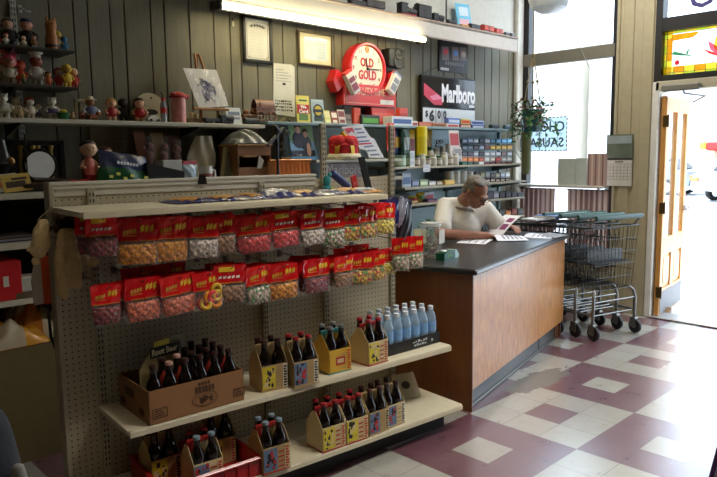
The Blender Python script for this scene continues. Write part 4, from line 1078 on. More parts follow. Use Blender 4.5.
# dark purple tube leg of a stool at the right edge of the photograph
P = atz(706, 500, 0); Q = atz(717, 452, .0)
t = thing('floor_stool', 'dark purple metal stool leg at the right edge of the tiled floor', 'stool', (P.x, P.y, 0), R_(20))
PUR = C(46, 18, 58, .35)
top = atd(719, 440, (P-CAM).dot(FW)+.06)-Vector((P.x, P.y, 0))
for k, (ax, ay) in enumerate(((0, 0), (.34, -.05), (.30, -.36), (-.02, -.32))):
    MB().tube([(ax, ay, .012), (.08+(ax*.55), -.09+(ay*.55), .48)], .011, 10).lathe([(.014, 0), (.014, .02)], 10, 0, Tm(ax, ay, 0)).build('leg', PUR, t)
MB().lathe([(.0, .475), (.15, .475), (.165, .485), (.165, .5), (.15, .51), (0, .512)], 28, 0, Tm(.165, -.19, 0)).build('seat', C(60, 52, 66, .6), t)
# ---------------------------------------------------------------- the man reading at the counter
SKIN = mat('skin', (150, 98, 74), .5, var=.1, scale=20); SHIRT = mat('white_shirt', (204, 200, 192), .75, var=.05, scale=12, bump=.35); HAIR = mat('grey_hair', (112, 106, 98), .7, var=.35, scale=70, bump=.5)
man = thing('person', 'seated grey-haired man in white polo shirt and glasses reading at the counter', 'person', (0, 0, 0))
hc = atd(476, 192.5, 5.12)                      # head centre
f_ = (RT*.60-UP*.66-FW*.50).normalized()        # where the face points: down to the papers at the right
u_ = (UP*.80+RT*.22-FW*.35); u_ = (u_-f_*u_.dot(f_)).normalized(); l_ = u_.cross(f_)      # head axes
HM = Matrix((l_, -f_, u_)).transposed().to_4x4(); HM.translation = hc          # local: x his left(+), -y face, z crown
def H(x, y, z): return HM @ Vector((x, y, z))
shR = atd(444.5, 205.5, 5.34); shL = atd(486, 209, 5.36); nk = atd(464, 200, 5.36)
elR = atd(441, 236.5, 5.06); elR.z = .925; haR = ctop(487, 239.5); haR.z = .895
elL = atd(499, 229, 5.36); elL.z = .94; haL = ctop(507, 234); haL.z = .93
chest = (shR+shL)/2+Vector((-.02, .03, -.16)); belly = chest+Vector((-.03, .10, -.22)); pel = belly+Vector((-.02, .10, -.20)); pel.z = .60
hipR = pel+Vector((-.12, -.02, -.02)); hipL = pel+Vector((.12, .02, -.02))
fd = Vector((.10, -1, 0)).normalized()
knR = hipR+fd*.30+Vector((-.05, 0, -.06)); knL = hipL+fd*.30+Vector((.05, 0, -.06))
anR = Vector((knR.x, knR.y-.02+.06, .09)); anL = Vector((knL.x, knL.y+.06, .09))
mb = MB()
# head: cranium, face, jaw, nose, brow, ears
def HB(c, r):
    mb.ball((0, 0, 0), r, 18, 0, HM @ Tm(*c))
HB((0, .015, .035), (.076, .094, .082)); HB((0, -.03, -.03), (.060, .062, .080)); HB((0, -.045, -.082), (.040, .040, .032)); HB((0, -.082, .018), (.052, .020, .016))
HB((0, -.098, -.025), (.012, .018, .022)); HB((0, -.104, -.036), (.017, .015, .010)); HB((0, -.088, -.062), (.022, .012, .006)); HB((0, -.086, -.073), (.020, .012, .006))
for s_ in (-1, 1): HB((s_*.036, -.070, -.028), (.022, .022, .024)); HB((s_*.077, .012, -.005), (.009, .020, .032)); HB((s_*.03, -.083, .000), (.014, .010, .008))
capsule(mb, H(0, .03, -.04), .056, nk+Vector((0, 0, -.02)), .066)
# trunk and limbs
chain(mb, [nk+Vector((0, 0, -.03)), chest, belly, pel], [.07, .15, .17, .16], 20)
capsule(mb, shR, .05, nk+Vector((0, 0, -.03)), .06); capsule(mb, shL, .05, nk+Vector((0, 0, -.03)), .06); capsule(mb, shR, .055, chest, .13); capsule(mb, shL, .055, chest, .13)
chain(mb, [shR, elR, haR], [.055, .045, .028]); chain(mb, [shL, elL, haL], [.055, .045, .028])
capsule(mb, hipR, .095, hipL, .095); chain(mb, [hipR, knR, anR], [.092, .062, .042]); chain(mb, [hipL, knL, anL], [.092, .062, .042])
for an in (anR, anL): capsule(mb, an+Vector((0, .02, -.045)), .04, an+fd*.15+Vector((0, 0, -.055)), .033)
# hands: palm, four fingers, thumb
def hand(wrist, direc, up, thumb_side, curl):
    d = direc.normalized(); s_ = d.cross(up).normalized()*thumb_side; n = s_.cross(d).normalized()*thumb_side
    pc = wrist+d*.05
    for k in (-1.2, -.4, .4, 1.2): capsule(mb, wrist+d*.015+s_*k*.010, .016, wrist+d*.085+s_*k*.018, .012)
    for k, L in ((-1.5, .060), (-.5, .072), (.5, .078), (1.5, .070)):
        a = wrist+d*.088+s_*k*.0165; p1 = a+d*L*.5-up*curl*.012+s_*k*.003; p2 = p1+d*L*.32-up*curl*.022; p3 = p2+d*L*.2-up*curl*.018
        chain(mb, [a, p1, p2, p3], [.0095, .009, .0082, .007], 8)
    a = wrist+d*.02+s_*.026; chain(mb, [a, a+d*.03+s_*.022-up*.006, a+d*.06+s_*.026-up*.014], [.013, .011, .009], 8)
hand(haR, Vector((.95, -.25, -.10)), Vector((0, 0, 1)), 1, .7)
hand(haL, Vector((-.35, -.92, .02)), Vector((0, 0, 1)), 1, .9)
body = skin(mb, 'body', SKIN, man, .0075, 5)
# shirt: torso and short sleeves, a collar, trousers
mb = MB()
chain(mb, [nk+Vector((0, .01, -.055)), chest, belly, pel+Vector((0, 0, .02))], [.092, .168, .185, .18], 22)
capsule(mb, shR, .064, nk+Vector((0, .01, -.045)), .072); capsule(mb, shL, .064, nk+Vector((0, .01, -.045)), .072); capsule(mb, shR, .068, chest, .14); capsule(mb, shL, .068, chest, .14)
mR = shR.lerp(elR, .70); mL = shL.lerp(elL, .72)
chain(mb, [shR, mR], [.066, .074]); chain(mb, [shL, mL], [.066, .072])
for q, p, r in ((mR, elR, .078), (mL, elL, .076)):
    d = (p-q).normalized(); capsule(mb, q+d*.015, r, q+d*.03, r*.98)
skin(mb, 'shirt', SHIRT, man, .011, 5)
mb = MB()
n_ = (H(0, 0, -.1)-nk); 
cf = (Vector((.25, -1, 0))).normalized(); cs = Vector((cf.y*-1, cf.x, 0))
for s_ in (-1, 1):       # collar leaves
    pts = []
    for i in range(9):
        a = R_(15+i*20); pts.append(nk+Vector((0, 0, -.015))+cf*math.cos(a)*.088+cs*s_*math.sin(a)*.088+Vector((0, 0, .035-.045*(1+math.cos(a))/2)))
    vs = []; fs = []
    for i, p_ in enumerate(pts):
        a = R_(15+i*20); o = (cf*math.cos(a)+cs*s_*math.sin(a)); vs += [p_, p_+o*.028+Vector((0, 0, -.045-(.03 if i == 0 else 0)))]
    for i in range(8): fs.append((2*i, 2*i+1, 2*i+3, 2*i+2))
    mb.add(vs, fs)
mb.build('collar', SHIRT, man, 80)
mb = MB()
for i in range(4):
    q = nk.lerp(chest, .25+.28*i)+cf*(.105+.075*min(i, 2)); mb.ball(q, .006, 8)
mb.build('button', C(206, 202, 196, .3), man)
mb = MB()
capsule(mb, hipR, .108, hipL, .108); capsule(mb, pel, .17, pel+Vector((0, 0, -.05)), .15); chain(mb, [hipR, knR, anR+Vector((0, 0, .03))], [.105, .078, .066]); chain(mb, [hipL, knL, anL+Vector((0, 0, .03))], [.105, .078, .066])
skin(mb, 'trousers', C(52, 50, 54, .8), man, .014)
mb = MB()
def HA(c, r): mb.ball((0, 0, 0), r, 16, 0, HM @ Tm(*c))
HA((0, .036, .045), (.079, .084, .079)); HA((0, .065, -.005), (.066, .052, .060)); HA((.028, -.004, .094), (.046, .048, .022)); HA((-.03, .0, .094), (.046, .048, .022))
for s_ in (-1, 1): HA((s_*.066, .012, .028), (.014, .034, .036))
# keep the hair off the face: it lies behind the hair line
skin(mb, 'hair', HAIR, man, .007, 2)
mb = MB()
for s_ in (-1, 1):
    mb.tube([H(s_*(.033+.024*math.cos(2*PI*i/16)), -.105, .000+.019*math.sin(2*PI*i/16)) for i in range(16)], .0022, 6, closed=True)
    mb.tube([H(s_*.057, -.104, .004), H(s_*.078, -.06, .006), H(s_*.082, .01, .004), H(s_*.08, .03, -.015)], .002, 6)
mb.tube([H(-.010, -.106, .004), H(0, -.110, .007), H(.010, -.106, .004)], .002, 6)
mb.build('glasses', C(36, 30, 28, .3), man)
mb = MB()
for s_ in (-1, 1): mb.ball(H(s_*.031, -.087, -.002), .009, 8); mb.tube([H(s_*(.015+.008*k), -.099, .0225+.002*math.sin(PI*k/4)) for k in range(5)], .004, 6)
mb.build('eyes_and_brows', C(52, 44, 40, .5), man)
# stool he sits on, behind the counter
t = thing('wooden_stool', 'wooden stool under the seated man behind the counter', 'stool', (pel.x, pel.y, 0))
zs = pel.z-.185
MB().lathe([(0, zs-.04), (.16, zs-.04), (.175, zs-.03), (.175, zs-.008), (.16, zs), (0, zs)], 28).build('seat', wood_material('stool_wood', (104, 70, 40), (140, 98, 60)), t)
for k in range(4):
    a = PI/4+k*PI/2; MB().tube([(.12*math.cos(a), .12*math.sin(a), zs-.04), (.19*math.cos(a), .19*math.sin(a), 0)], .017, 10).build('leg', MATS['stool_wood'], t)
MB().torus((0, 0, .18), .16, .008, 24, 6).build('stretcher', STEEL, t)
# ---------------------------------------------------------------- shelves on the left of the back wall
DKSH = C(58, 54, 44, .55); PALESH = C(196, 190, 170, .5); STRIP = C(190, 190, 182, .4, metal=.4)
def wall_shelf(label, x0, x1, y0, z, th, m, brackets):
    t = thing('wall_shelf', label, 'shelf', (x0, YB, z))
    MB().box(0, x1-x0, y0-YB, -.001, -th, 0, 0, bev=.003).build('shelf_board', m, t, 0)
    for bx in brackets:
        MB().prism([(0, 0), (y0-YB+.03, 0), (y0-YB+.03, -.012), (0, -.06)], -.004, .004, 0, Tm(bx-x0, -.012, -th) @ Rz(PI/2)).build('shelf_bracket', DKSH, t, 0)
    return t
ZS1, ZS2, ZS3, ZS4 = 2.106, 1.912, 1.737, 1.362
ex1 = aty(75, 48, 3.72).x; ex2 = aty(79, 85, 3.72).x
wall_shelf('topmost dark narrow wall shelf of figurines at the upper left', .1, ex1, 3.72, ZS1, .014, DKSH, (.5, 1.16))
wall_shelf('second dark narrow wall shelf of figurines at the upper left', .1, ex2, 3.72, ZS2, .014, DKSH, (.5, 1.16))
wall_shelf('long pale wall shelf of figurines and small models', .1, 2.70, 3.70, ZS3, .024, PALESH, (.5, 1.16, 2.2))
wall_shelf('deep pale wall shelf behind the gondola, with the black clock cabinet', .1, 3.02, 3.48, ZS4, .03, PALESH, (.5, 1.16, 2.3))
xs = aty(16, 60, YB).x
t = thing('shelf_standard', 'white slotted metal strip holding the left wall shelves', 'shelf strip', (xs, YB, 0))
mb = MB(); mb.box(-.016, .016, -.012, 0, 1.0, 2.75, 0, bev=.002)
z = 1.03
while z < 2.72: mb.box(-.009, -.004, -.0126, -.0118, z, z+.016, 1); mb.box(.004, .009, -.0126, -.0118, z, z+.016, 1); z += .03
mb.build('slotted_strip', [STRIP, C(60, 58, 54, .6)], t, 0)
P = aty(20, 11, YB)
t = thing('wall_hook', 'small white hook on the panelling beside the metal strip', 'hook', (P.x, YB, P.z))
MB().tube([(0, 0, .012), (0, -.03, .01), (.02, -.035, -.004), (.045, -.03, -.002)], .005, 8).box(-.01, .01, -.004, 0, -.01, .03).build('hook_wire', STRIP, t)
# lower shelving under the deep shelf, at the far left
LOW = thing('low_shelving', 'dark low shelving unit with a beige front panel at the left', 'shelving', (.0, 3.5, 0))
X1 = 1.32
BEIGEP = C(136, 120, 82, .6)
MB().box(.0, X1, 0, .015, 0, .59).build('front_panel', BEIGEP, LOW, 0)
MB().box(.0, X1, .015, .44, .575, .59).build('lower_board', C(60, 54, 44, .6), LOW, 0)
MB().box(.0, X1-.0, -.01, .44, .812, .835).build('middle_board', PALESH, LOW, 0)
MB().box(.0, X1-.16, -.02, .44, 1.09, 1.117).build('upper_board', PALESH, LOW, 0)
MB().box(.0, X1, .43, .445, .59, 1.34).build('back_panel', C(34, 31, 26, .7), LOW, 0)
MB().box(X1, X1+.02, 0, .445, 0, 1.33).build('side_panel', C(48, 44, 36, .7), LOW, 0)

# ---- figurines ------------------------------------------------------------
def pos(px, ybase, Y, z): return Vector((aty(px, ybase, Y).x, Y, z))
def hgt(px, ytop, Y, z): return aty(px, ytop, Y).z-z
SKN = C(214, 164, 132, .5); EYE = C(30, 26, 26, .3)
def fig(nm, label, px, ytop, Y, z, body, legs, head=None, hair=None, hat=None, arms=None, wide=1.0, cat='figurine', group='figurines on the wall shelves', face=True, hs=1.0, ears=None, apron=None):
    """small standing toy: feet, body, arms, head, hair or hat"""
    h = max(.05, hgt(px, ytop, Y, z)); p = pos(px, 120, Y, z)
    t = thing(nm, label, cat, p, R_(random.uniform(-18, 4)), group)
    w = h*.20*wide
    mb = MB()
    for s_ in (-1, 1):
        mb.ball((s_*w*.45, -h*.03, h*.035), (w*.36, w*.5, h*.04), 10); capsule(mb, (s_*w*.42, 0, h*.05), w*.30, (s_*w*.36, 0, h*.28), w*.36, 10)
    mb.build('legs', C(*legs, .55), t)
    mb = MB(); mb.lathe([(w*.55, h*.20), (w*.92, h*.25), (w*.98, h*.38), (w*.72, h*.52), (w*.42, h*.585), (w*.25, h*.60)], 16, 0, None, True, 1, .8)
    mb.build('body', C(*body, .55), t)
    for s_ in (-1, 1):
        a = MB(); chain(a, [(s_*w*.62, 0, h*.52), (s_*w*1.12, -w*.25, h*.40), (s_*w*.95, -w*.75, h*.34)], [w*.24, w*.21, w*.18], 10)
        a.build('arm', C(*(arms or body), .55), t)
    hd = MB(); hr = h*.175*hs; hz = h*.60+hr*.85
    hd.ball((0, 0, hz), (hr, hr*.92, hr), 16); hd.ball((0, -hr*.92, hz-hr*.12), hr*.2, 8)
    for s_ in (-1, 1):
        if ears == 'round': hd.ball((s_*hr*.72, .0, hz+hr*.78), hr*.32, 10)
        else: hd.ball((s_*hr*.97, 0, hz), (hr*.14, hr*.2, hr*.24), 8)
    o = hd.build('head', C(*head, .5) if head else SKN, t)
    if face:
        e = MB()
        for s_ in (-1, 1): e.ball((s_*hr*.36, -hr*.86, hz+hr*.14), hr*.11, 8)
        e.sheet(lambda u, v: ((u-.5)*hr*.7, -hr*(.90-.16*(2*u-1)**2)-.001, hz-hr*.42+hr*.10*(2*u-1)**2+hr*.06*v), 6, 1)
        e.build('face_marks', EYE, o)
    if hair:
        q = MB(); q.ball((0, hr*.16, hz+hr*.30), (hr*1.06, hr*.98, hr*.86), 14)
        for s_ in (-1, 1): q.ball((s_*hr*.86, hr*.18, hz-hr*.05), (hr*.28, hr*.5, hr*.55), 10)
        q.build('hair', C(*hair, .8), t)
    if hat:
        kind, c = hat; q = MB(); zz = hz+hr*.55
        if kind == 'chef': q.lathe([(hr*.82, zz), (hr*.80, zz+hr*.5), (hr*1.1, zz+hr*.62), (hr*1.25, zz+hr*1.0), (hr*1.0, zz+hr*1.3), (hr*.3, zz+hr*1.4)], 18)
        elif kind == 'cone': q.lathe([(hr*1.0, zz-hr*.1), (hr*.9, zz+hr*.15), (hr*.45, zz+hr*.9), (hr*.08, zz+hr*1.5)], 16)
        elif kind == 'brim': q.lathe([(hr*1.5, zz), (hr*1.5, zz+hr*.1), (hr*.85, zz+hr*.14), (hr*.78, zz+hr*.75), (hr*.3, zz+hr*.85)], 18)
        else: q.lathe([(hr*.98, zz-hr*.05), (hr*.95, zz+hr*.22), (hr*.75, zz+hr*.55), (hr*.2, zz+hr*.68)], 16)
        q.build('hat', C(*c, .6), t)
    if apron: MB().lathe([(w*.60, h*.21), (w*1.0, h*.27), (w*1.05, h*.36), (w*.86, h*.46)], 14, 0, None, False, 1, .82).build('apron', C(*apron, .6), t)
    return t
Y1 = 3.83
# topmost shelf
fig('doll_figurine', 'tiny red doll at the left end of the topmost shelf', 3, 30, Y1, ZS1, (176, 30, 30), (150, 30, 28), hair=(60, 30, 20))
fig('robed_figurine', 'tall figurine in a dark robe on the topmost shelf under the metal strip', 14.5, 17, Y1+.03, ZS1, (22, 20, 20), (20, 18, 18), hair=(56, 40, 28), wide=1.25)
fig('white_figurine', 'small white figurine with a red cap before the dark-robed one', 12, 33, Y1-.06, ZS1, (222, 214, 196), (216, 208, 190), hat=('cap', (170, 36, 32)))
fig('sailor_figurine', 'dark-coated rosy figurine with a blue cap on the topmost shelf', 33, 18, Y1+.03, ZS1, (26, 24, 26), (22, 20, 22), head=(226, 160, 132), hat=('cap', (54, 66, 96)), wide=1.3)
fig('white_figurine', 'small cream figurine left of the blue-capped one, at its feet', 29.5, 36, Y1-.06, ZS1, (212, 200, 170), (206, 190, 160), hair=(206, 196, 170), arms=(206, 186, 150))
fig('brown_figurine', 'small brown and white figurine right of the blue-capped one, at its feet', 39.5, 35, Y1-.06, ZS1, (150, 112, 74), (206, 200, 184), hair=(110, 70, 40))
p = pos(52, 45, Y1, ZS1)
t = thing('wooden_figurine', 'tall tan wooden peg figurine with a dark base band on the topmost shelf', 'figurine', p, 0, 'figurines on the wall shelves'); h = hgt(52, 20, Y1, ZS1)
TAN = C(176, 112, 56, .45)
MB().lathe([(.032, 0), (.034, h*.1), (.032, h*.45), (.024, h*.62), (.028, h*.70), (.030, h*.88), (.02, h*.97), (.004, h)], 16).build('body', TAN, t)
MB().lathe([(.0345, h*.13), (.0348, h*.2)], 16, cap=False).build('band', C(40, 24, 18, .5), t)
MB().ball((-.02, 0, h*.97), (.01, .008, .02), 8).ball((.02, 0, h*.97), (.01, .008, .02), 8).build('ears', TAN, t)
fig('yellow_figurine', 'yellow and white figurine near the right end of the topmost shelf', 62.5, 30, Y1, ZS1, (226, 216, 180), (214, 206, 170), head=(208, 176, 60), hair=(206, 168, 44), arms=(206, 168, 50), wide=1.1)
fig('blue_figurine', 'small blue figurine at the right end of the topmost shelf', 69.5, 36, Y1-.02, ZS1, (38, 104, 146), (40, 96, 136), head=(46, 116, 160), hair=(34, 90, 130))
# second shelf
fig('doll_figurine', 'doll with orange hair at the left end of the second shelf', 3.5, 50, Y1, ZS2, (190, 176, 140), (196, 176, 146), hair=(196, 112, 46), hs=1.25)
t = fig('troll_doll', 'doll with bright pink hair on the second shelf', 13, 56, Y1-.03, ZS2, (196, 186, 160), (190, 160, 130), head=(196, 128, 96), hair=(232, 92, 122), hs=1.3)
h = hgt(13, 56, Y1-.03, ZS2)
mb = MB()
for i in range(26):
    a = random.uniform(0, 2*PI); r = random.uniform(0, .05); mb.tube([(r*.6*math.cos(a), .012+r*.4*math.sin(a), h*.86), (r*math.cos(a), .012+r*.6*math.sin(a), h*(1.05+random.uniform(0, .22)))], [.006, .002], 5)
mb.build('hair_tuft', C(232, 92, 122, .8), t)
fig('orange_figurine', 'soft orange figurine beside the pink-haired doll', 24, 59, Y1, ZS2, (206, 78, 40), (196, 72, 36), head=(210, 88, 48), hair=(196, 66, 30))
fig('chef_figurine', 'figurine with tall white chef hat and brown face on the second shelf', 40, 53, Y1, ZS2, (214, 210, 200), (190, 186, 176), head=(150, 74, 52), hat=('chef', (226, 222, 204)))
fig('tiny_figurine', 'tiny green and yellow figurine left of the chef hat one', 26.5, 73, Y1-.06, ZS2, (70, 84, 40), (70, 70, 40), head=(176, 150, 50))
fig('tiny_figurine', 'tiny orange and red figurine right of the chef hat one', 51, 71, Y1-.04, ZS2, (200, 92, 36), (196, 60, 34), head=(222, 140, 60), hair=(40, 26, 20))
fig('red_figurine', 'red figurine left of the yellow one on the second shelf', 61.5, 67, Y1, ZS2, (176, 32, 34), (190, 36, 36), hair=(150, 30, 30))
fig('yellow_figurine', 'yellow figurine in the middle of the red pair on the second shelf', 70, 63, Y1-.02, ZS2, (222, 186, 50), (216, 176, 44), head=(206, 164, 50), hair=(226, 190, 54))
fig('red_figurine', 'red figurine right of the yellow one at the end of the second shelf', 76.5, 67, Y1, ZS2, (180, 50, 40), (176, 40, 36), hair=(206, 176, 120))
# long pale shelf: plain white and beige plush bears at the left
Y2 = 3.80
W_ = (226, 220, 196)
fig('plush_bear', 'large white plush bear at the left end of the long shelf', 4.5, 91, Y2, ZS3, W_, W_, head=W_, ears='round', wide=1.35, group='white bears on the long shelf')
fig('plush_bear', 'beige plush bear right behind the large white bear', 17, 95, Y2+.03, ZS3, (206, 186, 144), (206, 186, 144), head=(206, 190, 150), ears='round', wide=1.3, group='white bears on the long shelf')
fig('plush_bear', 'small beige plush bear in front of the other bears', 20.5, 105, Y2-.05, ZS3, (196, 170, 122), (196, 170, 122), head=(200, 176, 130), ears='round', wide=1.3, group='white bears on the long shelf')
fig('white_figurine', 'white figurine with red hood leaning on the long shelf', 31, 96, Y2, ZS3, (216, 204, 180), (206, 190, 160), head=(222, 214, 196), hair=(176, 30, 34), wide=1.1)
fig('white_figurine', 'cream figurine with blue scarf beside the red-hooded one', 39, 103, Y2+.02, ZS3, (70, 64, 110), (206, 190, 150), head=(206, 190, 156), arms=(214, 204, 180))
fig('plush_bear', 'white bear wearing a purple apron on the long shelf', 53, 95.5, Y2, ZS3, (226, 220, 200), (222, 214, 192), head=(228, 222, 204), ears='round', wide=1.15, group='white bears on the long shelf', apron=(110, 90, 150))
def flower_pot(px, ytop, label):
    p = pos(px, 121, Y2-.03, ZS3); t = thing('toy_flower_pot', label, 'toy', p, 0, 'figurines on the wall shelves')
    h = hgt(px, ytop, Y2-.03, ZS3)
    MB().lathe([(.022, 0), (.034, h*.6), (.036, h*.62), (.030, h*.62)], 16).build('pot', C(26, 110, 62, .4), t)
    MB().ball((0, 0, h*.78), (.022, .02, h*.2), 12).build('flower', C(206, 190, 60, .5), t)
flower_pot(64, 109, 'small green pot with a yellow top on the long shelf')
fig('tiny_figurine', 'tiny beige figurine between green pot and red figurine on the long shelf', 73, 112, Y2-.05, ZS3, (186, 156, 106), (150, 120, 80), hair=(130, 100, 60), wide=1.3)
fig('tiny_figurine', 'tiny dark red figurine right of the tiny beige one', 83, 111, Y2-.05, ZS3, (128, 26, 26), (150, 110, 70), hair=(80, 26, 20), wide=1.4)
# white L-shaped stand, hatted character, brown dog
p = pos(79, 121, Y2+.05, ZS3)
t = thing('white_stand', 'white square bracket stand behind the tiny figurines on the long shelf', 'stand', p); h = hgt(79, 99, Y2+.05, ZS3)
MB().box(-.022, -.004, -.01, .01, 0, h, bev=.003).box(-.022, .06, -.01, .01, h-.018, h, bev=.003).build('stand_frame', C(206, 196, 168, .5), t, 0)
fig('hatted_figurine', 'figurine in a broad white hat and blue and white coat on the long shelf', 91, 96, Y2, ZS3, (92, 108, 140), (70, 60, 50), head=(160, 104, 70), hat=('brim', (216, 204, 174)), arms=(206, 206, 210), wide=1.4)
def toy_dog(px, ytop, label):
    p = pos(px, 121, Y2-.07, ZS3); h = hgt(px, ytop, Y2-.07, ZS3); t = thing('toy_dog', label, 'toy', p, R_(10), 'figurines on the wall shelves')
    c = C(140, 84, 44, .7); mb = MB(); mb.ball((0, 0, h*.5), (h*.62, h*.32, h*.32), 14)
    for x in (-.4, .4):
        for y in (-.16, .16): capsule(mb, (x*h, y*h, h*.42), h*.13, (x*h, y*h, h*.08), h*.10, 8)
    capsule(mb, (-h*.55, 0, h*.6), h*.09, (-h*.85, 0, h*.9), h*.05, 8)
    mb.build('body', c, t)
    mb = MB(); mb.ball((h*.62, -.01, h*.80), (h*.30, h*.26, h*.26), 12); mb.ball((h*.88, -.012, h*.72), (h*.16, h*.14, h*.12), 10); mb.ball((h*.55, -.01-h*.24, h*.80), (h*.12, h*.08, h*.22), 8)
    mb.build('head', c, t); MB().ball((h*1.02, -.012, h*.76), h*.06, 8).build('nose', EYE, t)
toy_dog(93, 112, 'small brown toy dog at the foot of the hatted figurine')
fig('doll_figurine', 'blond doll in a red dress on the long shelf', 112, 98, Y2, ZS3, (164, 26, 32), (206, 160, 126), hair=(176, 132, 70), arms=(206, 156, 120), wide=1.35, hs=1.2)
fig('dark_figurine', 'all-black figurine between the two red-clothed dolls', 124, 97, Y2+.04, ZS3, (20, 20, 24), (18, 18, 20), head=(26, 26, 32), hair=(20, 22, 28), wide=1.2)
fig('doll_figurine', 'dark-haired doll in red clothes before the white board', 140, 98, Y2, ZS3, (170, 26, 30), (206, 160, 126), hair=(50, 30, 22), arms=(206, 158, 124), wide=1.35, hs=1.2)
p = pos(152, 121, Y2+.09, ZS3); h = hgt(152, 92, Y2+.09, ZS3)
t = thing('bread_board', 'white rounded board with a hanging hole on the long shelf', 'board', p, 0)
out = []
for i in range(25): a = PI*i/24; out.append((.088*math.cos(a), h*.62+h*.36*math.sin(a)))
out += [(-.085, h*.3), (-.06, 0), (.06, 0), (.085, h*.3)]
MB().prism(out, -.006, .006, 0, Rx(R_(-8))).build('board_face', C(206, 196, 168, .5), t, 0)
MB().lathe([(.006, -.008), (.006, .008)], 10, 0, Rx(R_(-8)) @ Tm(.01, 0, h*.82) @ Rx(PI/2)).build('hanging_hole', C(30, 26, 22, .6), t, 0)
MB().lathe([(.045, -.0075), (.045, .007)], 20, 0, Rx(R_(-8)) @ Tm(0, 0, h*.36) @ Matrix.Scale(.4, 4, (0, 0, 1)) @ Rx(PI/2)).build('dark_oval', C(30, 26, 22, .6), t, 0)
p = pos(153, 121, Y2-.03, ZS3)
t = thing('toy_car', 'little white toy car before the white board on the long shelf', 'toy', p, R_(4)); 
MB().prism([(-.04, .008), (.042, .008), (.044, .022), (.026, .026), (.016, .042), (-.018, .042), (-.03, .026), (-.042, .024)], -.018, .018).build('car_body', C(216, 212, 200, .3), t, 0)
for x in (-.024, .026):
    for y in (-.018, .018): MB().lathe([(.010, -.004), (.010, .004)], 12, 0, Tm(x, y, .010) @ Rx(PI/2)).build('wheel', RUB, t)
p = pos(164, 121, Y2-.02, ZS3); h = hgt(164, 95, Y2-.02, ZS3)
t = thing('slim_bottle', 'slim silver and red bottle with a black straw top on the long shelf', 'bottle', p)
MB().lathe([(.018, 0), (.019, .01), (.019, h*.58), (.015, h*.72), (.012, h*.78), (.012, h*.86)], 14).build('bottle_body', C(176, 176, 180, .2, metal=.6), t)
MB().lathe([(.0195, h*.34), (.0195, h*.55)], 14, cap=False).lathe([(.0135, h*.78), (.0135, h*.87), (.01, h*.9)], 12).build('red_bands', C(190, 30, 34, .4), t)
MB().tube([(0, 0, h*.88), (.0, 0, h*1.0), (-.012, 0, h*1.12)], .004, 6).build('straw', EYE, t)
p = pos(179, 121, Y2-.02, ZS3); h = hgt(179, 92, Y2-.02, ZS3)
t = thing('wrapped_jar', 'cellophane-wrapped pink jar with a red lid on the long shelf', 'jar', p)
MB().lathe([(.042, 0), (.045, .01), (.045, h*.72), (.04, h*.8)], 18).build('jar_body', mat('pink_print', (206, 130, 124), .3, var=.4, scale=30), t)
MB().lathe([(.048, 0), (.05, .02), (.049, h*.78), (.03, h*.9)], 18, cap=False).build('cellophane', CLEAR, t)
MB().lathe([(.052, h*.80), (.054, h*.86), (.034, h*.97), (.01, h)], 18).ball((.04, -.02, h*.86), (.028, .015, .016), 10).ball((-.036, -.02, h*.9), (.026, .015, .016), 10).build('red_lid', C(166, 32, 36, .5), t)
# model ship
p = pos(193, 121, Y2, ZS3)
t = thing('model_ship', 'small tan model sailing ship left of the easel', 'model', p, R_(8))
MB().prism([(-.05, .03), (-.036, 0), (.036, 0), (.06, .034), (.045, .03), (-.04, .026)], -.016, .016).build('hull', C(130, 100, 58, .6), t, 0)
MB().tube([(-.01, 0, .02), (-.01, 0, .075)], .002, 5).tube([(.025, 0, .02), (.025, 0, .068)], .002, 5).build('masts', C(90, 60, 34, .6), t)
MB().sheet(lambda u, v: (-.03+.045*u, -.008*math.sin(PI*u), .03+.038*v), 6, 4).sheet(lambda u, v: (.01+.035*u, -.008*math.sin(PI*u), .028+.034*v), 6, 4).build('sails', C(206, 188, 140, .7), t)
# easel with a plastic-covered drawing
e0 = pos(208, 122, 3.79, ZS3)
t = thing('table_easel', 'small wooden table easel on the long shelf', 'easel', e0, 0)
EW = wood_material('easel_wood', (140, 92, 46), (176, 122, 68))
for x0, x1 in ((-.055, -.03), (.09, .0)):
    MB().tube([(x0, -.03, 0), (x1-.02, .045, .44)], .008, 6).build('leg', EW, t, 0)
MB().tube([(.02, .12, 0), (-.03, .05, .44)], .007, 6).build('rear_leg', EW, t, 0)
MB().box(-.12, .14, -.04, -.012, .085, .100, bev=.003).build('ledge', EW, t, 0)
BL = aty(199, 108, 3.765); BR = aty(228.5, 106, 3.765); TL_ = aty(183, 68, 3.80); TR_ = aty(216.5, 70, 3.80)
t = thing('covered_drawing', 'white plastic-covered drawing of purple lines tilted on the easel', 'picture', BL, 0)
def quad(u, v): return (BL.lerp(BR, u)).lerp(TL_.lerp(TR_, u), v)-BL
nrm = (BR-BL).cross(TL_-BL).normalized()
nrm = nrm if nrm.y < 0 else -nrm
MB().sheet(lambda u, v: quad(u, v), 2, 2).build('drawing_sheet', C(222, 218, 210, .6), t, 0)
mb = MB(); rr = random.Random(5)
for i in range(34):
    u0, v0 = rr.uniform(.30, .74), rr.uniform(.20, .70)
    pts = [quad(u0+rr.uniform(-.12, .12)*k/3+rr.uniform(-.03, .03), v0+rr.uniform(-.10, .10)*k/3)+nrm*.0015 for k in range(5)]
    mb.tube(pts, .0016, 4)
tag(mb.build('purple_linework', C(98, 92, 150, .6), t, 0), kind='stuff')
MB().sheet(lambda u, v: quad(u*1.02-.01, v*1.02-.01)+nrm*(.005+.004*math.sin(u*13+v*9)+.003*math.sin(u*27-v*15)), 24, 24).build('plastic_cover', mat('cover_film', (240, 240, 240), .08, alpha=.2, var=0, spec=1.0), t, 80)
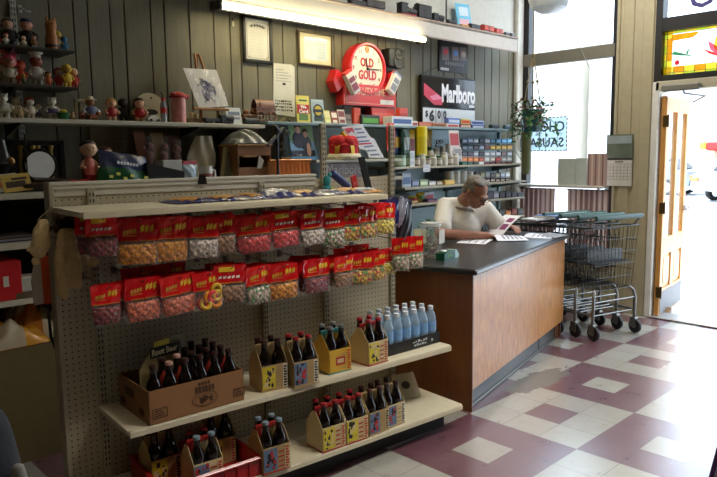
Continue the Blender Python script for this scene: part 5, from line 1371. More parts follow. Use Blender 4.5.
# small card and dark toy train in front of the easel
p = pos(235, 121, 3.76, ZS3); h = hgt(235, 107, 3.76, ZS3)
t = thing('small_card', 'small white and blue card standing right of the easel', 'card', p, R_(-4))
MB().box(-.055, .055, -.002, .002, 0, h, 0, Rx(R_(-14))).box(-.045, .04, -.003, -.002, h*.3, h*.42, 1, Rx(R_(-14))).box(-.04, .045, -.003, -.002, h*.55, h*.75, 1, Rx(R_(-14))).build('card_sheet', [C(206, 212, 216, .5), C(120, 132, 156, .6)], t, 0)
def train_car(label, p, rz, L, hh, body, kind='box', top=None, s=1.0, group='model railway cars'):
    t = thing('model_train_car', label, 'model train', p, rz, group)
    W2 = .022*s; c = C(*body, .5); dk = C(26, 25, 25, .5)
    if kind == 'loco':
        MB().lathe([(.018*s, 0), (.019*s, .004), (.019*s, L*.62), (.012*s, L*.66)], 14, 0, Tm(-L*.1, 0, .036*s) @ Ry(PI/2)).build('boiler', c, t)
        MB().box(-L*.5, -L*.1, -W2, W2, .018*s, hh, bev=.003).box(-L*.52, -L*.08, -W2*1.15, W2*1.15, hh, hh+.004).build('cab', c, t, 0)
        mb = MB()
        for xx, r_, h_ in ((L*.44, .006, hh*.95), (L*.25, .005, hh*.8), (L*.08, .006, hh*.84)): mb.lathe([(r_*s, .04*s), (r_*s, h_), (r_*1.3*s, h_)], 10, 0, Tm(xx, 0, 0))
        mb.build('chimney_and_domes', c, t)
        MB().box(-L*.5, L*.52, -W2*.8, W2*.8, .012*s, .020*s, bev=.002).build('running_board', C(*(top or (60, 56, 54)), .5), t, 0)
    elif kind == 'flat':
        MB().box(-L/2, L/2, -W2, W2, .014*s, hh, bev=.002).build('deck', c, t, 0)
    elif kind == 'tank':
        MB().lathe([(.004, -L*.46), (.018*s, -L*.44), (.018*s, L*.44), (.004, L*.46)], 14, 0, Tm(0, 0, hh*.6) @ Ry(PI/2)).box(-L/2, L/2, -W2*.8, W2*.8, .014*s, .02*s).build('tank', c, t)
    else:
        MB().box(-L/2, L/2, -W2, W2, .014*s, hh, bev=.003).build('car_body', c, t, 0)
        MB().prism([(-W2*1.1, hh), (W2*1.1, hh), (0, hh+.008*s)], -L/2, L/2, 0, Rz(PI/2)).build('roof', C(*(top or body), .6), t, 0)
        MB().box(-L*.12, L*.12, -W2-.001, -W2, .02*s, hh*.9, 0).build('side_door', C(*tuple(int(v*.7) for v in body), .5), t, 0)
    for i, xx in enumerate((-L*.36, -L*.2, L*.2, L*.36)):
        MB().lathe([(.009*s, -W2*.9), (.010*s, -W2*.7), (.004*s, -W2*.6), (.004*s, W2*.6), (.010*s, W2*.7), (.009*s, W2*.9)], 10, 0, Tm(xx, 0, .010*s) @ Rx(PI/2)).build('wheel', C(*((150, 40, 34) if kind == 'loco' and top else (24, 24, 24)), .4), t)
    return t
train_car('dark model train car lying before the easel legs on the long shelf', pos(214, 122, 3.745, ZS3), R_(3), .15, .035, (50, 54, 60), 'flat')
train_car('dark model locomotive between the easel and the small white card', pos(226, 122, 3.74, ZS3), R_(2), .10, .05, (40, 42, 46), 'loco')
train_car('dark model train car right of the small white card', pos(251, 122, 3.76, ZS3), R_(0), .12, .045, (44, 46, 50), 'tank')
# ---------------------------------------------------------------- things on the deep shelf behind the gondola
YD = 3.62
def dpos(px, Y=YD): return Vector((aty(px, 175, Y).x, Y, ZS4))
def dh(px, ytop, Y=YD): return aty(px, ytop, Y).z-ZS4
def dw(xa, xb, Y=YD): return aty(xb, 170, Y).x-aty(xa, 170, Y).x
# black clock cabinet: mirrored front, gilt columns, round bright dial
x0 = aty(12, 175, YD).x; x1 = aty(66, 175, YD).x; h = dh(40, 140)
t = thing('clock_cabinet', 'black framed cabinet with gilt columns and a bright round dial', 'clock', (x0, YD, ZS4)); W_ = x1-x0
BLK = C(20, 19, 22, .3)
MB().box(0, W_, 0, .12, 0, .02).box(0, W_, 0, .12, h-.025, h, 0, bev=.004).box(0, .02, 0, .12, 0, h).box(W_-.02, W_, 0, .12, 0, h).box(0, W_, .10, .12, 0, h).build('cabinet_frame', BLK, t, 0)
MB().box(.02, W_-.02, .03, .034, .02, h-.025).build('mirror_back', C(96, 96, 104, .15, metal=.6), t, 0)
for x in (.05, .11, W_-.13, W_-.065):
    MB().lathe([(.016, .02), (.016, .035), (.010, .045), (.012, h*.5), (.010, h-.05), (.016, h-.04), (.016, h-.028)], 12, 0, Tm(x, .015, 0)).build('gilt_column', C(156, 132, 72, .35, metal=.7), t)
MB().lathe([(.085, -.012), (.09, 0), (.085, .012)], 32, 0, Tm(W_*.52, .012, h*.50) @ Rx(PI/2)).build('dial_ring', BLK, t)
MB().lathe([(.0, .013), (.072, .013), (.072, .016)], 32, 0, Tm(W_*.52, .012, h*.50) @ Rx(PI/2)).build('dial', mat('bright_dial', (240, 240, 234), .3, var=.12, scale=25), t)  # reflection on the shiny dial put into the colour as matte white
MB().box(W_*.26, W_*.28, -.012, .0, .0, h+.03, bev=.003).build('front_bar', BLK, t, 0)
t = thing('dark_lamp', 'dark lamp base with a faint gilt knob left of the clock cabinet', 'lamp', dpos(3)); h = dh(3, 140)
MB().lathe([(.06, 0), (.06, .015), (.02, .03), (.025, h*.4), (.05, h*.55), (.03, h*.8), (.02, h)], 18).build('lamp_base', BLK, t)
MB().ball((.03, -.03, h*.6), .022, 10).build('gilt_knob', C(140, 104, 50, .4, metal=.6), t)
# pamphlets at the left end
for i, (px, Y, c1, c2, lab) in enumerate(((6, 3.52, (196, 192, 176), (206, 120, 40), 'white and orange leaflet leaning at the left end of the deep shelf'), (19, 3.51, (206, 176, 84), (60, 44, 30), 'yellow and brown leaflet leaning before the black clock cabinet'))):
    t = thing('leaflet', lab, 'leaflet', Vector((aty(px, 185, Y).x, Y, ZS4+.001)), R_(-6)); M = Rx(R_(-24)) @ Ry(R_(-6)); hh = .10
    MB().box(-.065, .065, -.002, .002, .008, hh, 0, M).box(-.05, .04, -.003, -.002, hh*.3, hh*.62, 1, M).box(-.02, .05, -.0032, -.002, hh*.68, hh*.8, 2, M).build('leaflet_sheet', [C(*c1, .5), C(*c2, .5), C(60, 50, 44, .6)], t, 0)
def doll2(label, px, ytop, Y, top, bottom, hair, wide=1.2):
    global ZS3
    h = dh(px, ytop, Y); p = dpos(px, Y)
    t = thing('vinyl_doll', label, 'doll', p, R_(-8), 'dolls on the deep shelf'); w = h*.13*wide
    mb = MB()
    for s_ in (-1, 1): capsule(mb, (s_*w*.4, 0, h*.03), w*.33, (s_*w*.38, 0, h*.3), w*.42, 10); mb.ball((s_*w*.42, -w*.3, w*.22), (w*.36, w*.6, w*.24), 10)
    mb.build('legs', C(*bottom, .5), t)
    MB().lathe([(w*.8, h*.26), (w*.95, h*.34), (w*.86, h*.48), (w*.5, h*.56), (w*.3, h*.58)], 16, 0, None, True, 1, .8).build('shirt', C(*top, .5), t)
    for s_ in (-1, 1):
        a = MB(); chain(a, [(s_*w*.7, 0, h*.5), (s_*w*1.2, -w*.3, h*.40), (s_*w*.9, -w*.9, h*.40)], [w*.26, w*.22, w*.2], 10); a.build('arm', SKN, t)
    hr = h*.145; hz = h*.60+hr*.9; hd = MB(); hd.ball((0, 0, hz), (hr*1.02, hr*.95, hr), 18); hd.ball((0, -hr*.95, hz-hr*.1), hr*.16, 8)
    for s_ in (-1, 1): hd.ball((s_*hr*1.0, 0, hz-.1*hr), (hr*.15, hr*.2, hr*.26), 8)
    o = hd.build('head', C(216, 176, 144, .4), t)
    e = MB()
    for s_ in (-1, 1): e.ball((s_*hr*.4, -hr*.86, hz+hr*.1), hr*.10, 8)
    e.build('eyes', EYE, o)
    MB().ball((0, hr*.18, hz+hr*.42), (hr*1.03, hr*.95, hr*.75), 16).build('hair', C(*hair, .5), t)
doll2('dark-haired vinyl doll in a pale red top on the deep shelf', 90, 134, 3.60, (206, 116, 100), (150, 34, 34), (24, 20, 20), 1.0)
doll2('smaller brown-haired vinyl doll behind the blue and green bag', 107, 142, 3.70, (150, 60, 46), (110, 60, 40), (70, 32, 24))
# red cloth
t = thing('red_cloth', 'crumpled bright red cloth on the deep shelf left of the doll', 'cloth', dpos(78, 3.56))
MB().sheet(lambda u, v: ((u-.5)*.2, (v-.5)*.12, .004+.04*math.sin(PI*u)**.7*math.sin(PI*v)**.7*(1+.5*math.sin(u*15+v*7))), 20, 14).build('cloth_folds', C(190, 24, 28, .7), t, 80)
t = thing('brown_strap', 'coiled brown leather strap on the deep shelf under the clock cabinet', 'strap', dpos(46, 3.53))
MB().tube([(.13*math.cos(i*.5)*(1-.02*i), .04*math.sin(i*.5), .012+.003*i) for i in range(18)], .011, 8).build('strap_loop', C(58, 38, 24, .6), t)
# pegboard offcut behind
x0 = aty(92, 150, 3.92).x; x1 = aty(262, 150, 3.92).x
t = thing('brown_pegboard', 'brown pegboard fixed to the wall under the long shelf', 'pegboard', (x0, 3.945, 0))
MB().box(0, x1-x0, -.008, 0, ZS4, ZS3-.03).build('board', pegboard('brown_peg', (112, 96, 62), (40, 32, 22)), t, 0)
# blue and green package, tilted
t = thing('blue_green_package', 'dark blue and green plastic package leaning on the deep shelf', 'package', dpos(122, 3.55), R_(0))
w = dw(100, 148, 3.55); h = dh(110, 152, 3.55)
M = Ry(R_(9)) @ Rx(R_(-12))
mb = MB(); f = lambda u, v, s_: ((u-.5)*w, s_*.035*math.sin(PI*u)**.6*math.sin(PI*v)**.6+.004*math.sin(u*14+v*8), v*h)
mb.sheet(lambda u, v: f(u, v*.52, -1), 16, 8, 1, M); mb.sheet(lambda u, v: f(u, .52+v*.48, -1), 16, 8, 0, M); mb.sheet(lambda u, v: f(u, v, 1), 16, 14, 0, M)
mb.build('bag_film', [C(22, 34, 78, .3), C(26, 92, 48, .35)], t, 80)
mb = MB()
for i in range(7): mb.box(-w*.18+i*.018, -w*.18+i*.018+.013, -.040, -.038, h*.62, h*.70, 0, M)
for i in range(6): mb.box(-w*.34+i*.04, -w*.34+i*.04+.022, -.040, -.038, h*.20+.02*(i % 2), h*.28+.02*(i % 2), 1, M)
mb.build('printing', [C(216, 216, 220, .5), C(206, 200, 90, .5)], t, 0)
t = thing('dark_box', 'black carton lying right of the blue and green package', 'carton', dpos(163, 3.57), R_(-6)); w = dw(146, 181, 3.57); h = dh(150, 163, 3.57)
MB().prism([(-w/2, 0), (w/2, 0), (w/2, h*.62), (-w/2, h)], -.05, .06).build('carton_body', C(32, 32, 38, .4), t, 0)
MB().box(-w*.3, w*.1, -.052, -.05, h*.2, h*.45).build('label_panel', C(52, 54, 66, .4), t, 0)
for i, (xa, xb, yt, c) in enumerate(((143, 154, 130, (150, 96, 74)), (157, 169, 131, (156, 132, 84)), (171, 180, 134, (96, 60, 50)))):
    lab = ('left', 'middle', 'right')[i]+' of three plastic-fronted figure packs leaning on the brown pegboard'
    Y = 3.80; t = thing('figure_pack', lab, 'toy pack', Vector((aty((xa+xb)/2, 160, Y).x, Y, ZS4)), 0, 'figure packs by the pegboard'); w = dw(xa, xb, Y); h = dh(150, yt, Y)
    M = Rx(R_(-12)) @ Ry(R_(-4+4*i))
    MB().box(-w/2, w/2, -.002, .002, 0, h, 0, M).build('backing_card', C(*c, .5), t, 0)
    mb = MB(); capsule(mb, (0, -.02, h*.15), .014, (0, -.02, h*.55), .022, 10); mb.ball((0, -.022, h*.70), .026, 12); mb.build('packed_figure', C(126, 70, 56, .5), t)
    MB().box(-w*.45, w*.45, -.045, -.003, h*.06, h*.9, 0, None, .01).build('blister', CLEAR, t, 40)
t = thing('white_box', 'low white carton behind the black carton on the deep shelf', 'carton', Vector((aty(168, 160, 3.72).x, 3.72, ZS4)), 0); h = dh(168, 160, 3.72)
MB().box(-.06, .07, -.05, .05, 0, h, bev=.003).box(-.04, .04, -.0515, -.05, h*.3, h*.6, 1).build('carton_body', [C(190, 188, 180, .6), C(120, 140, 170, .5)], t, 0)
# white draped paper bag
t = thing('paper_bag', 'large crumpled white paper bag against the pegboard', 'bag', Vector((aty(201, 160, 3.74).x, 3.74, ZS4)), 0); w = dw(188, 217, 3.74); h = dh(200, 136, 3.74)
def bagf(u, v, s_): k = .5+.5*min(1, (1-v)*2.2+.1); return ((u-.5)*w*k+(.06*(v-.5)), s_*.05*math.sin(PI*u)**.5*(1-v*.6)+.008*math.sin(u*13+v*9), v*h)
MB().sheet(lambda u, v: bagf(u, v, -1), 16, 16).sheet(lambda u, v: bagf(u, v, 1), 16, 16).build('bag_paper', mat('crumpled_paper', (176, 170, 150), .8, var=.15, scale=12, bump=.6), t, 80)
t = thing('snack_bag', 'white and blue snack bag in front of the white paper bag', 'snack bag', dpos(190, 3.53), R_(8)); h = dh(190, 163, 3.53)
for_ = MB()
for s_ in (-1, 1): for_.sheet(lambda u, v: ((u-.5)*.11, s_*.028*math.sin(PI*u)*math.sin(PI*v)+.004*math.sin(u*15+v*11), v*h), 12, 10)
for_.build('bag_film', mat('blue_white_film', (176, 196, 210), .25, var=.45, scale=22), t, 80)
MB().box(-.05, .05, -.006, .006, h-.008, h+.012).build('seal_strip', C(170, 40, 44, .4), t, 0)
t = thing('white_mug', 'white mug with red print on the deep shelf', 'mug', dpos(206, 3.53)); h = dh(206, 166, 3.53)
MB().lathe([(.034, 0), (.038, .004), (.040, h), (.037, h), (.035, .008)], 20).build('mug_body', C(206, 204, 198, .25), t)
MB().tube([(.038, 0, h*.8), (.062, 0, h*.75), (.064, 0, h*.35), (.038, 0, h*.22)], .006, 8).build('mug_handle', C(206, 204, 198, .25), t)
MB().lathe([(.0395, h*.35), (.0402, h*.6)], 20, cap=False).build('print_band', C(150, 90, 84, .4), t)
t = thing('binder_clip', 'black clip gripping the gondola top rail below the white mug', 'clip', g((GE.dot(atw(200, 180, WB))), WB-.024, 1.432), GY)
MB().prism([(-.022, -.03), (.022, -.03), (.014, .012), (-.014, .012)], -.004, .004).build('clip_body', BLK, t, 0)
# leaning frames and a black board
def lean(nm, label, cat, xl, xr, ytop, Y, mats, border, tilt, roll=0, back=None, z=ZS4):
    w = aty(xr, 165, Y).x-aty(xl, 165, Y).x; h = aty((xl+xr)/2, ytop, Y).z-z
    t = thing(nm, label, cat, Vector((aty((xl+xr)/2, 165, Y).x, Y, z)), 0); M = Rx(R_(-tilt)) @ Ry(R_(roll))
    mb = MB(); b = border
    if b:
        mb.box(-w/2, w/2, -.008, .008, 0, b, 0, M); mb.box(-w/2, w/2, -.008, .008, h-b, h, 0, M); mb.box(-w/2, -w/2+b, -.008, .008, b, h-b, 0, M); mb.box(w/2-b, w/2, -.008, .008, b, h-b, 0, M)
        mb.build('frame', mats[0], t, 0); MB().box(-w/2+b, w/2-b, -.003, .003, b, h-b, 0, M).build('picture', mats[1], t, 0)
    else: mb.box(-w/2, w/2, -.006, .006, 0, h, 0, M); mb.build('board', mats[0], t, 0)
    return t, w, h, M
lean('dark_board', 'black board leaning behind the picture frames', 'board', 218, 233, 128, 3.84, (C(24, 24, 26, .4), C(24, 24, 26, .4)), .008, 6, 8)
lean('framed_picture', 'dull gold picture frame leaning left of the cardboard carton', 'picture frame', 219, 232, 147, 3.62, (C(128, 116, 78, .5), C(96, 88, 74, .3)), .022, 10, 16)
lean('framed_picture', 'narrow pale picture frame wedged against the cardboard carton', 'picture frame', 234, 239, 140, 3.64, (C(166, 156, 116, .5), C(110, 104, 90, .4)), .008, 4, 2)
# cardboard carton with stuff on top
xa = aty(238, 170, 3.56).x; xb = aty(271, 170, 3.56).x; w = xb-xa; h = dh(252, 146, 3.56)
t = thing('cardboard_carton', 'open brown cardboard carton on the deep shelf', 'box', Vector((xa, 3.56, ZS4))); KR2 = C(132, 88, 48, .7)
MB().box(0, w, 0, .004, 0, h*.42).box(0, .004, 0, .22, 0, h).box(w-.004, w, 0, .22, 0, h).box(0, w, .216, .22, 0, h).box(0, w, 0, .22, 0, .004).box(0, w, 0, .22, h*.74, h*.745).box(0, w, -.004, .0, h*.74, h, 0).build('carton_walls', KR2, t, 0)
MB().box(-.004, w+.01, -.012, .225, h, h+.012, 0, bev=.002).box(.02, w*.5, -.03, -.012, h*.70, h*.74, 0).build('carton_lid', C(158, 118, 72, .7), t, 0)
MB().prism([(0, 0), (.035, 0), (.055, .05), (.02, .085)], -.003, .003, 0, Tm(w*.55, -.006, h*.38)).build('torn_paper', C(196, 192, 180, .6), t, 0)
t = thing('plastic_bag', 'crumpled clear plastic bag lying on the cardboard carton', 'bag', Vector((xa+w/2, 3.67, ZS4+h+.013))); 
MB().sheet(lambda u, v: ((u-.5)*w*1.0, (v-.5)*.2, .005+(.07+.025*math.sin(u*17+v*9))*math.sin(PI*u)**.5*math.sin(PI*v)**.5), 26, 20).build('bag_film', mat('grey_film', (130, 132, 130), .2, var=.4, scale=40, alpha=.85), t, 50)
t = thing('wooden_box', 'small reddish wooden box at the back of the cardboard carton', 'box', Vector((aty(243, 140, 3.82).x, 3.84, ZS4)));
h2 = dh(243, 130, 3.84); MB().box(-.07, .10, -.05, .05, 0, h2-.012, bev=.004).build('box_body', C(96, 52, 34, .5), t, 0); MB().box(-.075, .105, -.055, .055, h2-.012, h2, bev=.004).build('box_lid', C(84, 44, 28, .5), t, 0)
# black metal cross stand
t = thing('metal_stand', 'thin black metal stand with crossed arms beside the cardboard carton', 'stand', dpos(278, 3.50)); h = dh(279, 119, 3.5)
MB().tube([(0, 0, .01), (.0, 0, h*.9)], .010, 8).tube([(-.075, 0, h*.58), (.055, .0, h*.86)], .011, 8).tube([(-.02, 0, h*.9), (.03, 0, h*.78)], .012, 8).build('stand_rods', BLK, t)
MB().lathe([(.045, 0), (.045, .012), (.012, .02)], 16).build('stand_foot', BLK, t)
# dried flowers
t = thing('dried_bouquet', 'bunch of brown dried leaves behind the black metal stand', 'dried flowers', dpos(283, 3.75)); h = dh(283, 118, 3.75)
mb = MB(); rr = random.Random(9)
for i in range(40):
    a = rr.uniform(0, 2*PI); r = rr.uniform(.01, .07); q = Vector((r*math.cos(a), r*.6*math.sin(a), h*rr.uniform(.45, 1.0)))
    s_ = rr.uniform(.012, .026); M = Matrix.Translation(q) @ Euler((rr.uniform(-1, 1), rr.uniform(-1, 1), rr.uniform(0, 6))).to_matrix().to_4x4()
    mb.add([(-s_, 0, 0), (0, s_*.4, .004), (s_*1.2, 0, 0), (0, -s_*.4, .004)], [(0, 1, 2, 3)], i % 2, M)
tag(mb.build('leaves', [C(84, 70, 48, .8), C(130, 120, 98, .8)], t, 0), kind='stuff')
MB().lathe([(.03, 0), (.04, h*.2), (.03, h*.4)], 14).tube([(0, 0, h*.3), (.01, 0, h*.7)], .008, 6).build('vase_and_stems', C(74, 64, 48, .5), t)
# copper foil pans
COP = C(236, 172, 120, .25, metal=.5)
xa = aty(271, 170, 3.52).x; xb = aty(312, 170, 3.52).x; w = xb-xa; h = dh(290, 160, 3.52)
t = thing('copper_pan', 'shiny pleated copper baking tray standing behind the gondola rail', 'tray', Vector((xa, 3.52, ZS4)))
n = 10; pts = []
mb = MB(); mb.sheet(lambda u, v: (u*w, .016*math.cos(u*n*2*PI)+.02*v, v*h), n*8, 3); mb.build('pleated_side', COP, t, 80)
MB().box(-.004, w+.004, .0, .05, h-.004, h+.004, bev=.003).box(0, w, .03, .12, 0, h*.9).build('tray_rim', COP, t, 0)
# shelving at the far left below: things on the low shelving
def lp(px, py, Y, z): return Vector((aty(px, py, Y).x, Y, z))
p = lp(-4, 290, 3.52, .8365); t = thing('red_carton', 'large red carton with a white sticker on the low shelf at the left', 'carton', p); 
xr = aty(23, 290, 3.52).x-p.x; h = aty(10, 261, 3.52).z-.8365
MB().box(-.25, xr, 0, .3, 0, h, bev=.004).build('carton_body', C(190, 24, 30, .45), t, 0)
sx = aty(4, 290, 3.52).x-p.x; ex = aty(9.5, 290, 3.52).x-p.x; MB().box(sx, ex, -.0012, 0, h*.36, h*.62).build('sticker', C(206, 200, 184, .6), t, 0)
p = lp(28, 290, 3.52, .8365); t = thing('white_carton', 'small white carton with dark end beside the red carton', 'carton', p, R_(-4)); h = aty(28, 277, 3.52).z-.8365
MB().box(-.06, .05, 0, .12, h*.3, h, bev=.003).build('carton_body', C(190, 188, 178, .6), t, 0); MB().box(-.085, .05, -.004, .13, 0, h*.3, bev=.003).build('carton_base', C(92, 76, 56, .6), t, 0)
t = thing('magazine_pile', 'low pile of dark magazines on the upper low shelf', 'magazines', lp(14, 243, 3.56, 1.118))
for k, c in enumerate(((60, 60, 72), (150, 150, 160), (70, 36, 34), (96, 92, 88))): MB().box(-.14+.01*k, .14-.012*k, 0, .2, .008*k, .008*k+.007).build('magazine', C(*c, .4), t, 0)
# orange plastic bags
ORB = mat('orange_bag', (224, 150, 40), .25, var=.45, scale=9, coat=.4); WHB = mat('white_orange_bag', (206, 190, 160), .3, var=.35, scale=9)
def pillow(label, px, w, d, h, m, dz=0, rz=0, Y=3.62, nm='plastic_bag'):
    p = lp(px, 330, Y, .591+dz); t = thing(nm, label, 'bag', p, R_(rz))
    mb = MB()
    for s_ in (0, 1): mb.sheet(lambda u, v: ((u-.5)*w, (v-.5)*d, .003+s_*h*math.sin(PI*u)**.5*math.sin(PI*v)**.5*(1+.22*math.sin(u*11+v*7)+.1*math.sin(u*23-v*13))), 22, 16)
    mb.build('bag_film', m, t, 80)
    MB().sheet(lambda u, v: ((-.3+.45*u)*w, (-.5+.34*v)*d, .006+h*math.sin(PI*(.2+.45*u))**.5*math.sin(PI*(.34*v))**.5*(1+.22*math.sin((.2+.45*u)*11+.34*v*7)+.1*math.sin((.2+.45*u)*23-.34*v*13))), 12, 10).build('printed_panel', WHB if m is ORB else C(196, 120, 40, .4), t, 80)
pillow('orange and white plastic bag lying in front on the lowest left shelf', 6, .36, .22, .11, ORB, 0, 4)
pillow('white plastic bag with orange print behind the orange bag', 30, .30, .24, .16, WHB, 0, -8, 3.72)
pillow('small brown plastic bag on top at the back of the lowest left shelf', 18, .14, .14, .21, C(150, 92, 46, .4), 0, 10, 3.80)
# orange and white hanging strip next to the gondola end
p = atw(47, 256, 2.95); u_ = p.dot(GE)
t = thing('hanging_bag', 'orange bag with a white edge hanging by the gondola end', 'bag', GE*u_+GN*2.95+Vector((0, 0, p.z)), GY)
z1 = atw(48, 303, 2.95).z-p.z
MB().prism([(-.03, 0), (.045, 0), (.062, z1*.8), (.06, z1), (-.04, z1), (-.05, z1*.5)], -.012, .012).build('bag_front', C(206, 82, 34, .45), t, 0)
MB().prism([(-.05, -.02), (-.03, 0), (-.028, z1*.98), (-.062, z1), (-.066, z1*.5)], -.014, .010).build('white_edge', C(196, 186, 170, .5), t, 0)
MB().tube([(.03, 0, z1), (.035, -.01, z1-.12), (.02, -.01, z1-.20)], .006, 6).tube([(-.01, 0, z1), (-.01, -.01, z1-.14), (.01, -.01, z1-.22)], .006, 6).build('dark_cords', BLK, t)
# furry hats hung on the gondola end
FUR = mat('cream_fleece', (232, 206, 152), .9, var=.22, scale=60, bump=1.0); FUR2 = mat('beige_fleece', (206, 178, 128), .9, var=.22, scale=60, bump=1.0)
def fur(nm, label, px, py, w_, parts, m, cat='hat'):
    p = atw(px, py, w_); o = thing(nm, label, cat, p, GY, 'fleece hats at the gondola end'); s_ = 1.0
    for pn, caps in parts:
        mb = MB()
        for (x0, y0, r0, x1, y1, r1) in caps:
            A = atw(x0, y0, w_)-p; B = atw(x1, y1, w_)-p; k = (p-CAM).dot(FW)/F_PX
            def loc(v): return Vector((v.dot(GE), v.dot(GN), v.z))
            capsule(mb, loc(A), r0*k, loc(B), r1*k, 12)
        skin(mb, pn, m, o, .009, 3)
    return o
fur('fleece_hat', 'cream fleece hat with a pompom hanging leftmost at the gondola end', 42, 218, 2.80, [('hat_body', [(42, 222, 4, 41, 232, 8), (41, 232, 8, 40, 246, 9), (40, 246, 9, 39, 251, 8), (39, 251, 5, 27, 250, 2), (45, 222, 4, 46, 245, 5)]), ('pompom', [(35.5, 261, 4.6, 35.5, 261.5, 4.6)]), ('cord', [(43, 219, 1.2, 54, 208, 1.0)])], FUR)
fur('fleece_scarf', 'long beige fleece scarf with two rounded ends at the gondola end', 66, 236, 2.78, [('scarf_body', [(62, 234, 4.5, 60, 262, 6), (60, 262, 6, 63, 292, 6), (63, 292, 6, 66, 298, 3), (71, 234, 4.5, 76, 262, 6), (76, 262, 6, 77, 284, 5.5), (63, 232, 4.5, 71, 232, 4.5)])], FUR2, 'scarf')
fur('fleece_mitten', 'beige fleece mitten hanging right of the long scarf under the top shelf', 84, 236, 2.66, [('mitten_body', [(84, 226, 3.5, 86, 248, 4.5), (86, 248, 4.5, 90, 262, 6), (90, 262, 6, 94, 262, 5)])], FUR2, 'mitten')
p = atw(61, 226, 2.82)
t = thing('dark_ornament', 'dark glittering ornament hanging among the fleece hats', 'ornament', p, GY)
mb = MB(); rr = random.Random(2)
for i in range(22): mb.ball((rr.uniform(-.05, .05), rr.uniform(-.02, .02), rr.uniform(-.04, .035)), rr.uniform(.008, .017), 8, i % 2)
tag(mb.build('beads', [C(34, 30, 26, .2), C(74, 58, 40, .15, metal=.5)], t), kind='stuff')
MB().tube([(0, 0, .03), (-.03, -.01, .08), (-.09, -.02, .03)], .003, 5).tube([(-.07, -.01, -.03), (.0, -.015, -.06), (.06, -.01, -.055)], .0025, 5).build('cord', C(140, 126, 96, .6), t)
# dark coat over a stand in the left foreground
t = thing('dark_coat', 'dark blue coat with a pale cuff at the lower left edge', 'coat', (0, 0, 0))
D0 = 1.05
cp = [atd(-30, 385, D0), atd(-22, 440, D0), atd(-16, 500, D0), atd(-10, 600, D0)]
mb = MB(); chain(mb, [atd(-40, 384, D0), atd(-24, 436, D0), atd(-18, 486, D0), atd(-20, 560, D0)], [.03, .052, .062, .064], 16); capsule(mb, atd(-60, 380, D0+.04), .06, atd(-60, 620, D0+.04), .11)
skin(mb, 'coat_cloth', mat('navy_cloth', (26, 32, 40), .85, var=.2, scale=30, bump=.4), t, .012, 4)
mb = MB(); capsule(mb, atd(18, 470, D0-.02), .010, atd(21, 500, D0-.02), .018); mb.build('cuff', C(120, 120, 116, .7), t)
fz = atd(-60, 620, D0+.04)
MB().tube([(fz.x, fz.y, 0), (fz.x, fz.y, fz.z)], .018, 10).lathe([(.16, 0), (.16, .02), (.02, .04)], 20, 0, Tm(fz.x, fz.y, 0)).build('coat_stand', BLK, t)
# ---------------------------------------------------------------- pale blue wall unit behind the counter
UX0, UX1, UY = 3.03, 5.76, 3.60
BLUE = C(168, 190, 194, .6); BLUED = C(128, 152, 156, .6); USH = C(168, 160, 138, .5)
UN = thing('wall_unit', 'pale blue shelving unit along the wall behind the counter', 'shelving', (0, 0, 0))
ZTOP = 1.762
MB().box(UX0, UX1, 3.925, YB-.002, .3, ZTOP-.02).build('back_panel', BLUE, UN, 0)
MB().box(2.72, UX1, 3.70, YB-.002, ZTOP-.02, ZTOP, bev=.004).build('top_board', BLUED, UN, 0)
MB().box(UX0, 3.92, 3.57, 3.925, 1.476, 1.496, bev=.003).build('shelf_board', C(176, 174, 156, .5), UN, 0)
ZA, ZB2, ZC2, ZD, ZE = 1.430, 1.262, 1.125, 1.185, 1.06
for z, xa, xb in ((ZA, 3.86, UX1), (ZB2, 3.98, UX1), (ZC2, 3.98, 4.55)):
    MB().box(xa, xb, UY, 3.925, z-.018, z, bev=.003).build('shelf_board', USH, UN, 0)
    for bx in (xa+.15, (xa+xb)/2, xb-.12):
        MB().prism([(-.325, 0), (0, 0), (0, -.06), (-.325, -.012)], -.003, .003, 0, Tm(bx, 3.925, z-.018) @ Rz(PI/2)).build('shelf_bracket', BLUED, UN, 0)
zR1 = aty(505, 198.5, UY).z; zR2 = aty(505, 217.5, UY).z
for z in (zR1, zR2): MB().box(4.95, UX1-.02, UY, 3.925, z-.016, z, bev=.003).build('shelf_board', USH, UN, 0)
for x in (UX1-.03, 4.9): MB().box(x, x+.03, 3.90, 3.925, .3, ZTOP-.02).build('slotted_post', BLUED, UN, 0)
